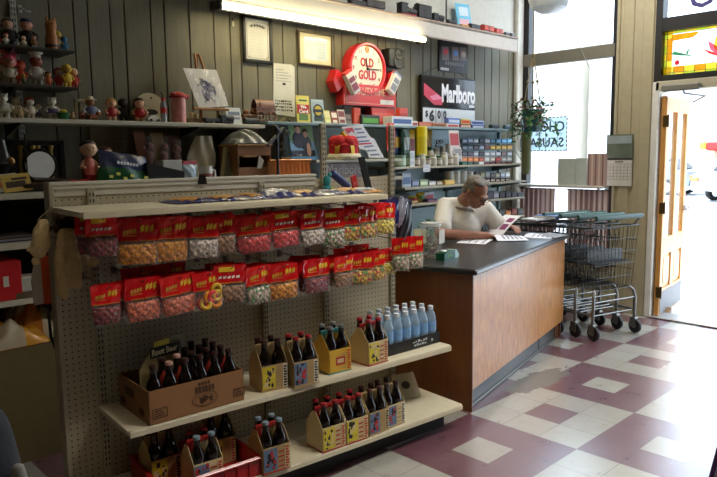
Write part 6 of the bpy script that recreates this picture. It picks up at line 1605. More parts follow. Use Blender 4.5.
# two cream slotted posts stand where the gondola ends; small stuff on the unit:
def ux(px, Y): return aty(px, 150, Y).x
def prod(nm, label, cat, xa, xb, ytop, Y, z, c1, c2=None, d=.07, kind='box', group=None, tilt=0, c3=None, rz=0, ybot=None):
    """a small product standing on a shelf: pixel span gives its place along the shelf, its height and width"""
    x0, x1 = ux(xa, Y), ux(xb, Y); w = max(.012, x1-x0); h = max(.01, aty((xa+xb)/2, ytop, Y).z-z)
    t = thing(nm, label, cat, Vector(((x0+x1)/2, Y, z)), R_(rz), group)
    M = Rx(R_(-tilt)) if tilt else None
    c2 = c2 or tuple(min(255, int(v*1.25+20)) for v in c1)
    if kind == 'box':
        MB().box(-w/2, w/2, 0, d, 0, h, 0, M, bev=.002).build('carton_body', C(*c1, .45), t, 0)
        MB().box(-w*.42, w*.42, -.0012, 0, h*.22, h*.70, 0, M).build('label_panel', C(*c2, .5), t, 0)
        if c3: MB().box(-w*.30, w*.20, -.002, -.0012, h*.34, h*.54, 0, M).build('label_mark', C(*c3, .5), t, 0)
    elif kind == 'jar':
        r = w/2; MB().lathe([(r*.92, 0), (r, .004), (r, h*.72), (r*.8, h*.80), (r*.8, h*.84)], 16).build('jar_body', C(*c1, .3), t)
        MB().lathe([(r*.86, h*.82), (r*.88, h*.98), (r*.8, h)], 16).build('jar_lid', C(*c2, .4), t)
        MB().lathe([(r*1.01, h*.2), (r*1.01, h*.6)], 16, cap=False).build('jar_label', C(*(c3 or (206, 200, 186)), .5), t)
    elif kind == 'tin':
        r = w/2; MB().lathe([(r, 0), (r, h)], 20).lathe([(r*1.03, h*.86), (r*1.03, h), (r*.9, h*1.01)], 20).build('tin_body', C(*c1, .35), t)
        MB().lathe([(r*1.01, h*.15), (r*1.01, h*.75)], 20, cap=False).build('tin_label', C(*c2, .5), t)
    elif kind == 'bottle':
        r = w/2; MB().lathe([(r*.9, 0), (r, .004), (r, h*.55), (r*.4, h*.74), (r*.38, h*.86)], 14).build('bottle_body', C(*c1, .15), t)
        MB().lathe([(r*.44, h*.84), (r*.44, h)], 12).build('bottle_cap', C(*c2, .4), t)
        MB().lathe([(r*1.01, h*.12), (r*1.01, h*.46)], 14, cap=False).build('bottle_label', C(*(c3 or (216, 210, 196)), .5), t)
    elif kind == 'card':
        MB().box(-w/2, w/2, -.0015, .0015, 0, h, 0, M).build('card_sheet', C(*c1, .5), t, 0)
        mb = MB(); mb.box(-w*.42, w*.42, -.0028, -.0016, h*.52, h*.9, 0, M); mb.box(-w*.34, w*.34, -.0028, -.0016, h*.12, h*.34, 1, M)
        mb.build('card_print', [C(*c2, .5), C(*(c3 or c2), .5)], t, 0)
    elif kind == 'bag':
        mb = MB()
        for s_ in (-1, 1): mb.sheet(lambda u, v: ((u-.5)*w, s_*d*.5*math.sin(PI*u)**.6*math.sin(PI*v)**.6+.003*math.sin(u*15+v*9+xa), v*h), 12, 10, 0)
        mb.build('bag_film', C(*c1, .3), t, 80)
        MB().sheet(lambda u, v: ((.2+.6*u-.5)*w, -d*.5*math.sin(PI*(.2+.6*u))**.6*math.sin(PI*(.3+.4*v))**.6+.003*math.sin((.2+.6*u)*15+(.3+.4*v)*9+xa)-.002, (.3+.4*v)*h), 10, 6).build('bag_print', C(*c2, .4), t, 80)
    return t
Z1 = ZTOP
# --- on the top board, left to right
W_OOD = (112, 66, 34)
p0 = Vector((ux(248, 3.80), 3.80, ZTOP))
def wagon(label, px, w, h, rz, cover):
    t = thing('wooden_wagon', label, 'model', Vector((ux(px, 3.80), 3.80, ZTOP)), R_(rz)); m = wood_material('wagon_wood', (92, 52, 26), (136, 84, 44)) if 'wagon_wood' not in MATS else MATS['wagon_wood']
    MB().box(-w/2, w/2, -.03, .03, h*.32, h*.55, bev=.003).build('wagon_bed', m, t, 0)
    for x in (-w*.32, w*.32):
        for y in (-.036, .036): MB().torus((0, 0, 0), h*.20, h*.035, 18, 6, 0, Tm(x, y, h*.235) @ Rx(PI/2)).tube([(x-h*.2, y, h*.235), (x+h*.2, y, h*.235)], h*.02, 5).tube([(x, y, h*.035), (x, y, h*.435)], h*.02, 5).build('spoked_wheel', m, t)
    if cover:
        MB().sheet(lambda u, v: ((u-.5)*w*.95, .032*math.cos(PI*v)*-1, h*.55+h*.42*math.sin(PI*v)), 8, 10).build('wagon_cover', m, t)
        MB().box(-w*.5, w*.5, -.034, -.03, h*.55, h*.62).box(-w*.3, -w*.26, -.034, -.03, h*.6, h*.85).build('wagon_rail', m, t, 0)
    else: MB().ball((-w*.1, 0, h*.72), (w*.25, .022, h*.2), 10).ball((w*.3, 0, h*.75), (w*.1, .018, h*.16), 8).build('wagon_load', m, t)
wagon('small brown wooden cart on the blue unit top, right of the white card', 249, .11, .085, 0, False)
wagon('larger brown covered wooden wagon on the blue unit top', 264.5, .17, .155, 3, True)
mb = None
t = prod('card_sign', 'yellow and green card sign with red middle band reading We Card', 'sign', 298, 311, 95.5, 3.86, Z1, (212, 196, 90), (224, 210, 110), kind='card', tilt=4, c3=(90, 120, 60))
w = ux(311, 3.86)-ux(298, 3.86); h = aty(304, 95.5, 3.86).z-Z1
mb = MB(); M = Rx(R_(-4)); mb.box(-w*.46, w*.46, -.0042, -.003, h*.36, h*.68, 0, M); mb.text('We', .05, 1, M @ Tm(0, -.0048, h*.60), hfit=h*.13, bold=.002); mb.text('Card', .05, 1, M @ Tm(0, -.0048, h*.44), wfit=w*.7, hfit=h*.13, bold=.002); mb.box(-w*.3, w*.3, -.0046, -.003, h*.8, h*.86, 2, M)
mb.build('lettering', [C(180, 30, 36, .5), C(240, 236, 220, .5), C(60, 100, 50, .5)], t, 0)
t = prod('card_sign', 'pale blue card sign with a yellow and black disc, second on the unit top', 'sign', 313, 325, 99.5, 3.86, Z1, (176, 192, 200), (160, 176, 186), kind='card', tilt=4, c3=(60, 70, 60))
w = ux(325, 3.86)-ux(313, 3.86); h = aty(319, 99.5, 3.86).z-Z1
MB().lathe([(w*.40, 0), (w*.40, .002)], 24, 0, Rx(R_(-4)) @ Tm(0, -.003, h*.55) @ Rx(PI/2)).lathe([(w*.30, 0), (w*.30, .003)], 24, 1, Rx(R_(-4)) @ Tm(0, -.003, h*.55) @ Rx(PI/2)).box(-w*.4, w*.4, -.008, -.0065, h*.48, h*.60, 0, Rx(R_(-4))).build('disc', [C(36, 40, 44, .5), C(206, 176, 50, .5)], t)
for i, (xa, xb, yt, c, c2) in enumerate(((326, 332, 110, (206, 200, 130), (222, 216, 160)), (333, 339, 111, (150, 60, 56), (216, 206, 190)), (340, 347, 109, (196, 180, 170), (120, 50, 50)), (347, 353, 113, (70, 60, 56), (110, 90, 80)))):
    prod('small_card', '%s of four small folded cards leaning on the unit top below the red clock' % ORD[i], 'card', xa, xb, yt, 3.84, Z1, c, c2, kind='card', tilt=14, group='small cards on the unit top')
prod('red_carton', 'tall narrow red carton on the unit top under the red clock', 'carton', 354.5, 361, 108, 3.84, Z1, (196, 62, 44), (206, 90, 60), d=.03)
prod('green_box', 'long black box with a green end on the unit top under the clock', 'carton', 362, 380, 115, 3.82, Z1, (40, 46, 40), (90, 160, 60), d=.05)
prod('red_carton', 'wide sloping red carton on the unit top right of the clock base', 'carton', 374, 397, 107, 3.84, Z1, (186, 52, 46), (196, 90, 80), d=.08, tilt=10)
prod('pale_carton', 'white carton with blue lettering overhanging the unit top', 'carton', 392, 413, 116.5, 3.74, Z1-.004+.005, (206, 210, 216), (70, 100, 160), d=.10)
for i, (xa, xb, yt, c, c2) in enumerate(((400, 408, 108, (196, 70, 56), (160, 46, 40)), (410, 418, 121, (206, 204, 196), (170, 60, 50)), (419, 432, 122, (176, 80, 54), (206, 120, 80)), (433, 446, 123, (196, 120, 60), (110, 60, 40)), (447, 459, 123.5, (216, 210, 200), (190, 70, 60)), (460, 471, 124, (150, 56, 56), (216, 190, 170)), (472, 484, 125, (70, 96, 170), (206, 206, 216)))):
    prod('cigar_box', '%s low carton from left in the front row on the unit top' % ORD[i], 'carton', xa, xb, yt, 3.78, Z1, c, c2, d=.05, group='low cartons on the unit top')
for i, (xa, xb, yt, yb, c, c2) in enumerate(((448, 460, 118, 124, (96, 120, 190), (196, 206, 222)), (461, 470, 119, 124, (206, 190, 90), (216, 60, 50)), (471, 484, 120.5, 125, (176, 184, 206), (60, 80, 150)))):
    zz = aty((xa+xb)/2, yb, 3.78).z
    prod('cigar_box', '%s upper carton stacked on the low cartons of the unit top' % ORD[i], 'carton', xa, xb, yt, 3.78, max(zz, Z1+.03), c, c2, d=.05, group='upper cartons on the unit top')
train_car('dark model train car at the right end of the blue unit top', Vector((ux(494, 3.80), 3.80, ZTOP)), 0, .13, .04, (44, 56, 66), 'flat')
train_car('second dark model train car at the right end of the blue unit top', Vector((ux(507, 3.80), 3.80, ZTOP)), 0, .12, .045, (60, 80, 96), 'tank')
# --- crown shelf
ZK = 1.4965
YK = 3.66
# couple picture book
t, w, h, M = lean('picture_book', 'large blue-green picture book with a couple in dark clothes', 'book', 292, 316, 123, 3.74, (C(120, 160, 190, .4), C(120, 160, 190, .4)), 0, 10, 0, None, ZK)
mb = MB(); rr = random.Random(4)
mb.box(-w/2+.004, w/2-.004, -.0075, -.0062, h*.5, h-.004, 3, M)
for cx, cz, s_ in ((-.03, .56, 1.0), (.035, .46, .9)):
    mb.ball((cx, -.009, h*cz), (.055*s_, .002, .06*s_), 16, 0, M); mb.ball((cx, -.011, h*cz+.075*s_), (.026*s_, .002, .032*s_), 14, 1, M); mb.ball((cx, -.0105, h*cz+.092*s_), (.030*s_, .0022, .026*s_), 14, 2, M)
mb.box(-w/2+.004, w/2-.004, -.0105, -.0075, .004, h*.26, 0, M); mb.ball((.05, -.012, h*.28), (.02, .002, .05), 12, 1, M)
mb.text('US', .05, 4, M @ Tm(-w*.18, -.012, h*.10), hfit=h*.12); mb.build('cover_picture', [C(32, 34, 52, .5), C(206, 160, 136, .5), C(44, 30, 26, .6), C(120, 160, 110, .5), C(206, 206, 206, .5)], t, 0)
book('flat light blue book lying on the crown shelf before the picture book', Vector((ux(291, 3.58), 3.58, ZK)), R_(-3), ux(316, 3.58)-ux(291, 3.58), .12, .026, (96, 150, 190))
# crown
cx = ux(343.5, 3.66); cw = ux(356, 3.66)-ux(331, 3.66); h = aty(343, 135, 3.66).z-ZK
t = thing('crown_toy', 'red velvet toy crown with gold bands and white trim on the shelf', 'crown', Vector((cx, 3.66, ZK)), 0); r = cw/2
VEL = mat('red_velvet', (176, 18, 26), .85, var=.2, scale=40); GOLD = C(206, 160, 60, .35, metal=.6)
mb = MB()
for i in range(6): a = PI/6+i*PI/3; mb.ball((r*.56*math.cos(a), r*.42*math.sin(a), h*.66), (r*.44, r*.36, h*.33), 12)
mb.lathe([(r*.95, h*.1), (r*.95, h*.6), (r*.6, h*.8)], 24, 0, None, True, 1, .8); mb.build('velvet_cap', VEL, t)
mb = MB(); mb.tube([(r*.96*math.cos(2*PI*i/26), r*.77*math.sin(2*PI*i/26), h*.12) for i in range(26)], h*.12, 8, closed=True)
for i in range(14): a = 2*PI*i/14; mb.ball((r*1.0*math.cos(a), r*.80*math.sin(a), h*.10), h*.11, 8)
mb.build('white_trim', mat('white_fur', (226, 214, 186), .9, var=.2, scale=60), t)
for i in range(6):
    a = -PI/2+i*PI/3; MB().sheet(lambda u, v: ((r*(.99-.9*(1-math.cos(v*PI/2)))+.004)*math.cos(a)-(u-.5)*.035*math.sin(a), (r*.8*(.99-.9*(1-math.cos(v*PI/2)))+.004)*math.sin(a)+(u-.5)*.035*math.cos(a), h*(.22+.80*math.sin(v*PI/2))), 2, 8).build('gold_band', GOLD, t)
MB().ball((0, 0, h*1.05), r*.14, 10).build('gold_knob', GOLD, t)
# stepped price leaflet and pale name board below
q = [(aty(x, y, 3.70)) for x, y in ((341, 127), (362, 124.5), (371, 138), (374, 138), (384, 158), (369, 157.5), (366, 150), (360, 149))]
base = q[5]; t = thing('price_leaflet', 'tilted white stepped price leaflet with a red chevron beside the crown', 'leaflet', Vector((base.x, 3.70, ZK)), 0)
MB().prism([(v.x-base.x, v.z-ZK) for v in q], -.001, .001).build('leaflet_sheet', C(214, 212, 214, .5), t, 0)
def lq(x, y): v = aty(x, y, 3.70); return (v.x-base.x, v.z-ZK)
mb = MB()
mb.prism([lq(344, 128.5), lq(352, 127.5), lq(355, 133), lq(351.5, 131), lq(348, 134)], -.003, -.001, 0)
for a, b in (((354, 128.5), (361, 128)), ((357, 132), (364, 131.5)), ((352, 137), (366, 136)), ((355, 141), (369, 140)), ((364, 146), (373, 145)), ((367, 150), (376, 149.5)), ((370, 154), (379, 153.5))):
    (x0, z0), (x1, z1) = lq(*a), lq(*b); mb.prism([(x0, z0), (x1, z1), (x1+.004, z1-.012), (x0+.004, z0-.012)], -.003, -.001, 1)
(x0, z0), (x1, z1) = lq(356, 143.5), lq(371, 142.5); mb.prism([(x0, z0), (x1, z1), (x1+.004, z1-.012), (x0+.004, z0-.012)], -.003, -.001, 0)
mb.build('printing', [C(186, 40, 60, .5), C(110, 120, 150, .5)], t, 0)
t = thing('name_board', 'pale board with faded grey lettering under the crown shelf', 'sign', Vector((ux(322, 3.66), 3.66, ZS4)), 0); w = ux(366, 3.66)-ux(322, 3.66)
MB().box(0, w, 0, .012, 0, 1.47-ZS4, bev=.002).build('board', C(150, 132, 132, .5), t, 0)
MB().text('Marlboro', .08, 0, Tm(w*.5, -.001, .062), wfit=w*.82, hfit=.075).build('lettering', C(196, 192, 190, .5), t, 0)
MB().box(UX0-.02, 3.92, 3.57, 3.925, ZS4-.03, ZS4-.002, bev=.003).build('shelf_board', USH, UN, 0)
# small things in front of it, on the gondola's tall section
p = atw(339, 181, 2.74)
def gthing(nm, label, cat, px, py, w_, rz=0): P = atw(px, py, w_); return thing(nm, label, cat, GE*P.dot(GE)+GN*w_+Vector((0, 0, ZT)), GY+rz)
t = gthing('teal_toy', 'small teal and green toy on the top shelf by the tall post', 'toy', 327, 180, 2.80)
MB().ball((0, 0, .06), (.022, .02, .03), 10).ball((.0, 0, .018), (.026, .022, .02), 10).ball((.01, -.01, .092), (.012, .012, .014), 8).build('toy_body', C(40, 140, 140, .5), t); MB().ball((.028, -.01, .014), (.016, .014, .016), 8).build('toy_foot', C(176, 170, 60, .5), t)
t = gthing('blue_roll', 'dark blue rolled packet leaning on the top gondola shelf', 'packet', 340, 182, 2.80)
MB().lathe([(.004, -.07), (.019, -.065), (.021, 0), (.019, .065), (.004, .07)], 14, 0, Tm(0, 0, .062) @ Ry(R_(125))).build('roll_wrap', C(44, 52, 104, .4), t)
t = gthing('red_packet', 'small red packet standing at an angle near the blue roll', 'packet', 356, 182, 2.81)
MB().box(-.018, .018, -.006, .006, 0.01, .085, 0, Ry(R_(-14)), bev=.002).build('packet_body', C(186, 44, 44, .4), t, 0); MB().box(-.014, .014, -.0068, -.006, .03, .05, 0, Ry(R_(-14))).build('packet_label', C(200, 90, 80, .4), t, 0)
t = gthing('black_strap', 'flat black strip leaning against the pegboard of the tall section', 'strip', 369, 182, 2.79)
MB().box(-.022, .022, -.004, .004, 0, .185, 0, Tm(0, 0, 0) @ Ry(R_(-10)) @ Rx(R_(-8)), bev=.002).build('strip_body', C(20, 19, 20, .4), t, 0)
# --- first shelf behind the man (tall goods at its left end)
YA = 3.68
for i, (xa, xb) in enumerate(((393.5, 403.5), (404, 410))):
    prod('green_tin', ('large','small')[i]+' pale green tin at the left end of the counter shelf', 'tin', xa, xb, 155.5, YA, ZA, (120, 150, 130), (176, 196, 176), kind='tin')
prod('grey_canister', 'dark canister at the very left of the counter shelf', 'canister', 386.5, 392.5, 157, YA, ZA, (70, 78, 76), (100, 110, 108), kind='tin')
prod('white_card', 'small white upright card tag on the counter shelf', 'card', 410, 414.5, 151, 3.63, ZA, (206, 212, 216), (180, 190, 200), kind='card')
prod('price_tag', 'white square tag hanging over the counter shelf edge', 'tag', 423, 430, 164.5, 3.592, 1.385, (216, 218, 222), (196, 200, 206), kind='card')
prod('yellow_bottle', 'tall bright yellow cylinder on the counter shelf', 'bottle', 417, 425, 127, 3.70, ZA, (222, 200, 30), (206, 186, 30), kind='tin')
prod('yellow_pack', 'wide yellow package with red corner behind the yellow cylinder', 'package', 402, 432, 129, 3.84, ZA+.03, (206, 160, 30), (150, 46, 40), kind='bag', d=.06)
prod('blue_pack', 'blue and yellow hanging packet left of the yellow cylinder', 'packet', 392, 401, 129, 3.76, ZA+.09, (70, 100, 160), (210, 170, 70), kind='bag', d=.04)
prod('green_pack', 'dark green and silver hanging packet left of the yellow cylinder', 'packet', 401, 410, 128, 3.72, ZA+.06, (50, 76, 66), (150, 160, 160), kind='bag', d=.04)
prod('flag_packet', 'red and white striped packet hanging at the tall cream post', 'packet', 386.5, 395, 123, 3.70, ZA+.13, (196, 60, 52), (214, 206, 196), kind='bag', d=.03)
for i, (xa, xb, yt) in enumerate(((414.5, 419, 155.5), (420, 424.5, 154), (425.5, 430, 156), (431, 435.5, 154.5), (436.5, 441, 156), (442, 446.5, 152.5), (447.5, 452, 154.5), (453, 457.5, 153.5))):
    c2 = ((30, 90, 70), (196, 196, 190))[i % 2] if i < 5 else (206, 206, 200)
    prod('medicine_jar', '%s small white jar from the left on the counter shelf' % ORD[i], 'jar', xa, xb, yt, 3.64, ZA, (150, 140, 120) if i % 2 == 0 else (206, 202, 190), c2, kind='jar', group='small jars on the counter shelf')
for i, (xa, xb, yt) in enumerate(((428, 432.5, 147), (434, 438.5, 148.5), (441, 444.5, 146), (446, 450, 144), (451, 454, 146))):
    prod('medicine_jar', '%s jar from the left in the back row of the counter shelf' % ORD[i], 'jar', xa, xb, yt, 3.80, ZA, (196, 190, 176), ((36, 96, 70), (180, 176, 170), (200, 196, 190), (206, 196, 176), (176, 150, 140))[i], kind='jar', group='back jars on the counter shelf')
prod('red_white_pamphlet', 'tilted white pamphlet with red borders hanging above the jars', 'pamphlet', 451, 461, 130, 3.66, ZA+.03, (206, 196, 190), (176, 60, 66), kind='card', c3=(150, 140, 140), tilt=6)
prod('grey_pamphlet', 'second grey printed pamphlet below the red-bordered one', 'pamphlet', 455, 463, 147, 3.65, ZA, (190, 186, 180), (140, 136, 136), kind='card', tilt=8)
t = prod('blue_card', 'pale blue backing card with a small pair of glasses above the jars', 'card', 428, 450, 126, 3.88, ZA+.11, (150, 176, 190), (166, 190, 200), kind='card')
mb = MB()
for s_ in (-1, 1): mb.tube([(s_*.026+.02*math.cos(2*PI*k/12), -.006, .10+.016*math.sin(2*PI*k/12)) for k in range(12)], .003, 5, closed=True)
mb.tube([(-.006, -.006, .104), (.006, -.006, .104)], .003, 5).tube([(-.046, -.006, .104), (-.06, -.01, .05)], .003, 5); mb.build('glasses', C(56, 46, 44, .4), t)
# --- stepped rack of small packs at the right
RK = thing('pack_rack', 'stepped wire rack of small packs at the right end of the wall unit', 'rack', (0, 0, 0))
tiers = []
for k, yl in enumerate((143.0, 149.5, 156.0, 161.5)):
    Yt = 3.84-.055*k; z = aty(488, yl, Yt).z; tiers.append((Yt, z))
    MB().box(ux(461, Yt), ux(514, Yt), Yt-.02, Yt+.05, z-.006, z, bev=.001).build('tier', C(120, 140, 146, .4), RK, 0)
for px in (461.5, 513.5):
    x = ux(px, 3.80); MB().tube([(x, 3.66, ZA+.006), (x, 3.70, tiers[3][1]), (x, 3.89, tiers[0][1]+.06), (x, 3.90, ZA+.006)], .004, 6).build('side_frame', BLUED, RK)
tiers.append((3.63, ZA))
PALS = [[(150, 160, 186), (190, 200, 216), (60, 66, 84), (206, 210, 220), (96, 150, 190), (96, 150, 190), (96, 150, 190), (110, 160, 196)],
        [(84, 96, 110), (60, 60, 70), (120, 130, 150), (96, 60, 60), (190, 150, 60), (196, 156, 66), (190, 150, 60), (176, 136, 60)],
        [(60, 64, 76), (150, 160, 170), (46, 50, 60), (176, 182, 196), (190, 196, 210), (190, 196, 210), (120, 90, 90), (170, 176, 190)],
        [(190, 110, 60), (196, 120, 66), (150, 70, 56), (206, 206, 200), (176, 170, 160), (160, 60, 56), (196, 190, 180), (190, 186, 176)],
        [(30, 80, 60), (40, 46, 44), (206, 206, 196), (96, 30, 34), (70, 24, 28), (90, 30, 32), (80, 26, 30), (76, 26, 28)]]
for k, (Yt, z) in enumerate(tiers):
    n = 9
    for i in range(n):
        xa = 462.5+i*5.6; c = PALS[k][min(7, int(i*8/n))]; j = rnd.uniform(-1, 1)
        prod('small_pack', '%s small pack from the left on the %s tier of the stepped rack' % (ORD[i], ORD[k]), 'packet', xa, xa+4.9, (143.0, 149.5, 156.0, 161.5, 166)[k]-4.2+j*.5, Yt-.018, z+.0005, c, d=.04, group='small packs on the stepped rack')
# --- second shelf
prod('blue_carton', 'white and blue carton on the second counter shelf', 'carton', 402, 411, 173, 3.66, ZB2, (176, 190, 206), (90, 120, 170))
for i, (xa, xb, yt, c) in enumerate(((412, 419, 179.5, (120, 130, 160)), (420, 428, 179.5, (170, 190, 150)), (429, 436, 181, (200, 196, 190)), (437, 444, 181, (170, 160, 140)))):
    prod('flat_pack', '%s flat pack from the left on the second counter shelf' % ORD[i], 'packet', xa, xb, yt, 3.66, ZB2, c, group='flat packs on the second shelf')
prod('yellow_carton', 'low yellow carton before the paper rolls on the second shelf', 'carton', 445, 455, 180, 3.64, ZB2, (214, 170, 60), (226, 190, 90))
for i, xa in enumerate((446, 452.5, 459, 465.5)):
    prod('paper_roll', '%s white paper roll from the left on the second counter shelf' % ORD[i], 'paper roll', xa, xa+6, 171.3, 3.76, ZB2, (212, 206, 194), (222, 218, 206), kind='tin', group='paper rolls on the second shelf')
MB().box(4.95, UX1-.03, 3.78, 3.90, ZB2, ZB2+.029).build('riser', BLUED, UN, 0)
for i in range(7):
    xa = 476+i*5.0; prod('small_pack', '%s pale pack from the left in the back row behind the man' % ORD[i], 'packet', xa, xa+4.3, 172.2+rnd.uniform(-.5, .8), 3.80, ZB2+.03, rnd.choice(((196, 196, 190), (160, 166, 170), (206, 190, 150), (120, 110, 106))), d=.05, group='pale packs on the second shelf')
    prod('dark_pack', '%s dark red pack from the left in the front row behind the man' % ORD[i], 'packet', xa, xa+4.3, 178.4+rnd.uniform(-.4, .4), 3.64, ZB2, rnd.choice(((70, 24, 26), (50, 20, 22), (90, 40, 36))), (190, 176, 160), d=.05, group='dark packs on the second shelf')
# --- third shelf left and lower shelves right
for i, (xa, xb, yt, c, c2, kd) in enumerate(((408, 416, 196, (206, 190, 60), (170, 40, 44), 'bag'), (416, 424, 192.5, (196, 170, 60), (60, 120, 70), 'bag'), (424, 434, 192, (190, 200, 216), (190, 60, 60), 'box'), (409, 418, 200, (176, 40, 44), (206, 190, 90), 'box'), (428, 437, 199, (60, 50, 110), (170, 60, 120), 'box'))):
    prod('snack_carton', '%s bright packet from the left on the third shelf beside the man' % ORD[i], 'packet', xa, xb, yt, 3.66+.08*(i < 3), ZC2, c, c2, kind=kd, group='bright packets on the third shelf')
for row, (z, yt) in enumerate(((zR1, 191), (zR2, 209))):
    for i in range(6):
        xa = 488+i*6.2; c = rnd.choice(((40, 40, 50), (60, 56, 60), (110, 110, 120), (34, 30, 34))) if row == 0 else rnd.choice(((176, 110, 60), (190, 150, 70), (60, 66, 60), (120, 56, 40)))
        prod('small_box', '%s small box from left on the %s shelf right of the man' % (ORD[i], ('upper', 'lower')[row]), 'packet', xa, xa+5.4, yt+rnd.uniform(-1, 2), 3.64, z, c, d=.06, group='small boxes right of the man')
# potted herb between jar and man
P = ctop(427, 236); P = Vector((3.62, 3.06, ZC_))
t = thing('potted_herb', 'small green potted herb on the counter behind the clear jar', 'plant', P)
MB().lathe([(.03, 0), (.04, .07), (.042, .07), (.042, .08), (.036, .08)], 16).build('pot', C(70, 60, 50, .6), t)
def leaves(n, rx, ry, z0, z1, s0, s1, mats, seed, droop=0):
    mb = MB(); rr = random.Random(seed)
    for i in range(n):
        a = rr.uniform(0, 2*PI); k = math.sqrt(rr.random()); q = Vector((rx*k*math.cos(a), ry*k*math.sin(a), rr.uniform(z0, z1)-droop*k)); s_ = rr.uniform(s0, s1)
        M = Matrix.Translation(q) @ Euler((rr.uniform(-.9, .9), rr.uniform(-.9, .9), rr.uniform(0, 6.28))).to_matrix().to_4x4()
        mb.add([(-s_, 0, 0), (-s_*.2, s_*.42, s_*.1), (s_, 0, -s_*.15), (-s_*.2, -s_*.42, s_*.1)], [(0, 1, 2), (0, 2, 3)], i % len(mats), M)
    return mb
G1, G2, G3 = C(74, 124, 58, .5), C(60, 100, 52, .5), C(92, 136, 70, .5)
leaves(40, .06, .05, .09, .2, .015, .03, (G1, G2), 4).build('leaves', [G1, G2], t, 0)['kind'] = 'stuff'
# ---------------------------------------------------------------- things hanging on the back wall
def wpos(px, py, off=.0): v = aty(px, py, YB-off); return v
def frame(label, x0, y0, x1, y1, fm, bw, mount, inner, nm='framed_picture'):
    A = aty(x0, y0, YB-.02); B = aty(x1, y1, YB-.02); cx, cz = (A.x+B.x)/2, (A.z+B.z)/2; w = abs(B.x-A.x); h = abs(A.z-B.z)
    t = thing(nm, label, 'picture frame', (cx, YB-.001, cz))
    mb = MB(); b = bw
    mb.box(-w/2, w/2, -.024, 0, -h/2, -h/2+b, 0, bev=.004); mb.box(-w/2, w/2, -.024, 0, h/2-b, h/2, 0, bev=.004); mb.box(-w/2, -w/2+b, -.024, 0, -h/2, h/2, 0, bev=.004); mb.box(w/2-b, w/2, -.024, 0, -h/2, h/2, 0, bev=.004)
    mb.build('frame', fm, t, 0)
    MB().box(-w/2+b, w/2-b, -.012, -.004, -h/2+b, h/2-b).build('mount', mount, t, 0)
    return t, w, h
CER = C(206, 204, 196, .5)
t, w, h = frame('black framed certificate with scrolled heading on the panelled wall', 242.5, 13.5, 273, 64.5, C(26, 25, 24, .4), .022, CER, None)
mb = MB(); y = -.0135
for a, b, c, d in ((-.36, .36, .36, .365), (-.36, .36, -.40, -.395), (-.36, -.352, -.40, .365), (.352, .36, -.40, .365)): mb.box(a*w, b*w, y, y+.001, c*h, d*h)
for i in range(11): u = -.24+.048*i; mb.ball((u*w, y, (.27+.03*math.sin(PI*i/10))*h), (.022*w, .0005, .022*h*(1+(i % 2))), 8)
for sx in (-1, 1): mb.ball((sx*.30*w, y, -.375*h), (.02*w, .0005, .012*h), 8)
for i in range(9): mb.box(-.26*w, (.26-.04*(i % 3))*w, y, y+.0008, (.14-.05*i)*h, (.146-.05*i)*h, 1)
mb.build('engraving', [C(60, 58, 54, .6), C(176, 174, 168, .6)], t, 0)
t, w, h = frame('slim brown framed certificate with pale grey sheet on the panelled wall', 298.5, 30, 333, 67.5, C(92, 76, 50, .4), .012, C(206, 198, 160, .4), None)
MB().box(-w*.34, w*.34, -.0135, -.0125, -h*.34, h*.36).build('document', mat('glazed_document', (196, 206, 206), .15, var=.2, scale=6), t, 0)  # pale grey glossy sheet inside the cream mount
mb = MB()
for i in range(12): mb.box(w*(.05-.02*(i % 2)), w*.30, -.0145, -.0136, h*(.28-.05*i), h*(.29-.05*i))
mb.build('print_lines', C(150, 160, 160, .5), t, 0)
# long paper notice
q = [aty(x, y, YB-.004) for x, y in ((273.6, 63), (291.5, 64.5), (294.6, 67), (295, 117), (273.2, 114))]; b0 = aty(284, 90, YB-.004)
t = thing('paper_notice', 'long white paper notice with handwriting below the black frame', 'notice', (b0.x, YB-.003, b0.z))
MB().prism([(v.x-b0.x, v.z-b0.z) for v in q], -.001, .001).build('paper_sheet', C(206, 204, 196, .7), t, 0)
mb = MB(); rr = random.Random(8); w = q[2].x-q[4].x
for z, n in ((.14, 3), (.12, 5), (.10, 6), (.08, 5), (.06, 6)):
    for i in range(n): mb.box(-w*.32+i*w*.11, -w*.32+i*w*.11+w*.08, -.003, -.001, z, z+.005, 0)
mb.box(-.012, .016, -.003, -.001, .035, .05, 1)
for z in (-.085, -.105, -.128, -.15):
    for i in range(9): a = -w*.40+i*w*.085; mb.box(a, a+w*rr.uniform(.03, .08), -.003, -.001, z+rr.uniform(-.004, .004), z+.010, 1)
mb.build('writing', [C(150, 148, 146, .7), C(50, 48, 50, .7)], t, 0)
# screw hook
P = aty(232, 19, YB); t = thing('wall_hook', 'small brass hook with a white tag between strip light and frame', 'hook', (P.x, YB, P.z)); MB().ball((0, -.006, 0), .008, 8).tube([(0, -.006, 0), (0, -.016, -.008), (0, -.012, -.02)], .003, 6).build('hook_wire', C(40, 36, 26, .5), t); MB().box(-.006, .008, -.013, -.011, -.05, -.016).build('tag', C(206, 200, 170, .6), t, 0)
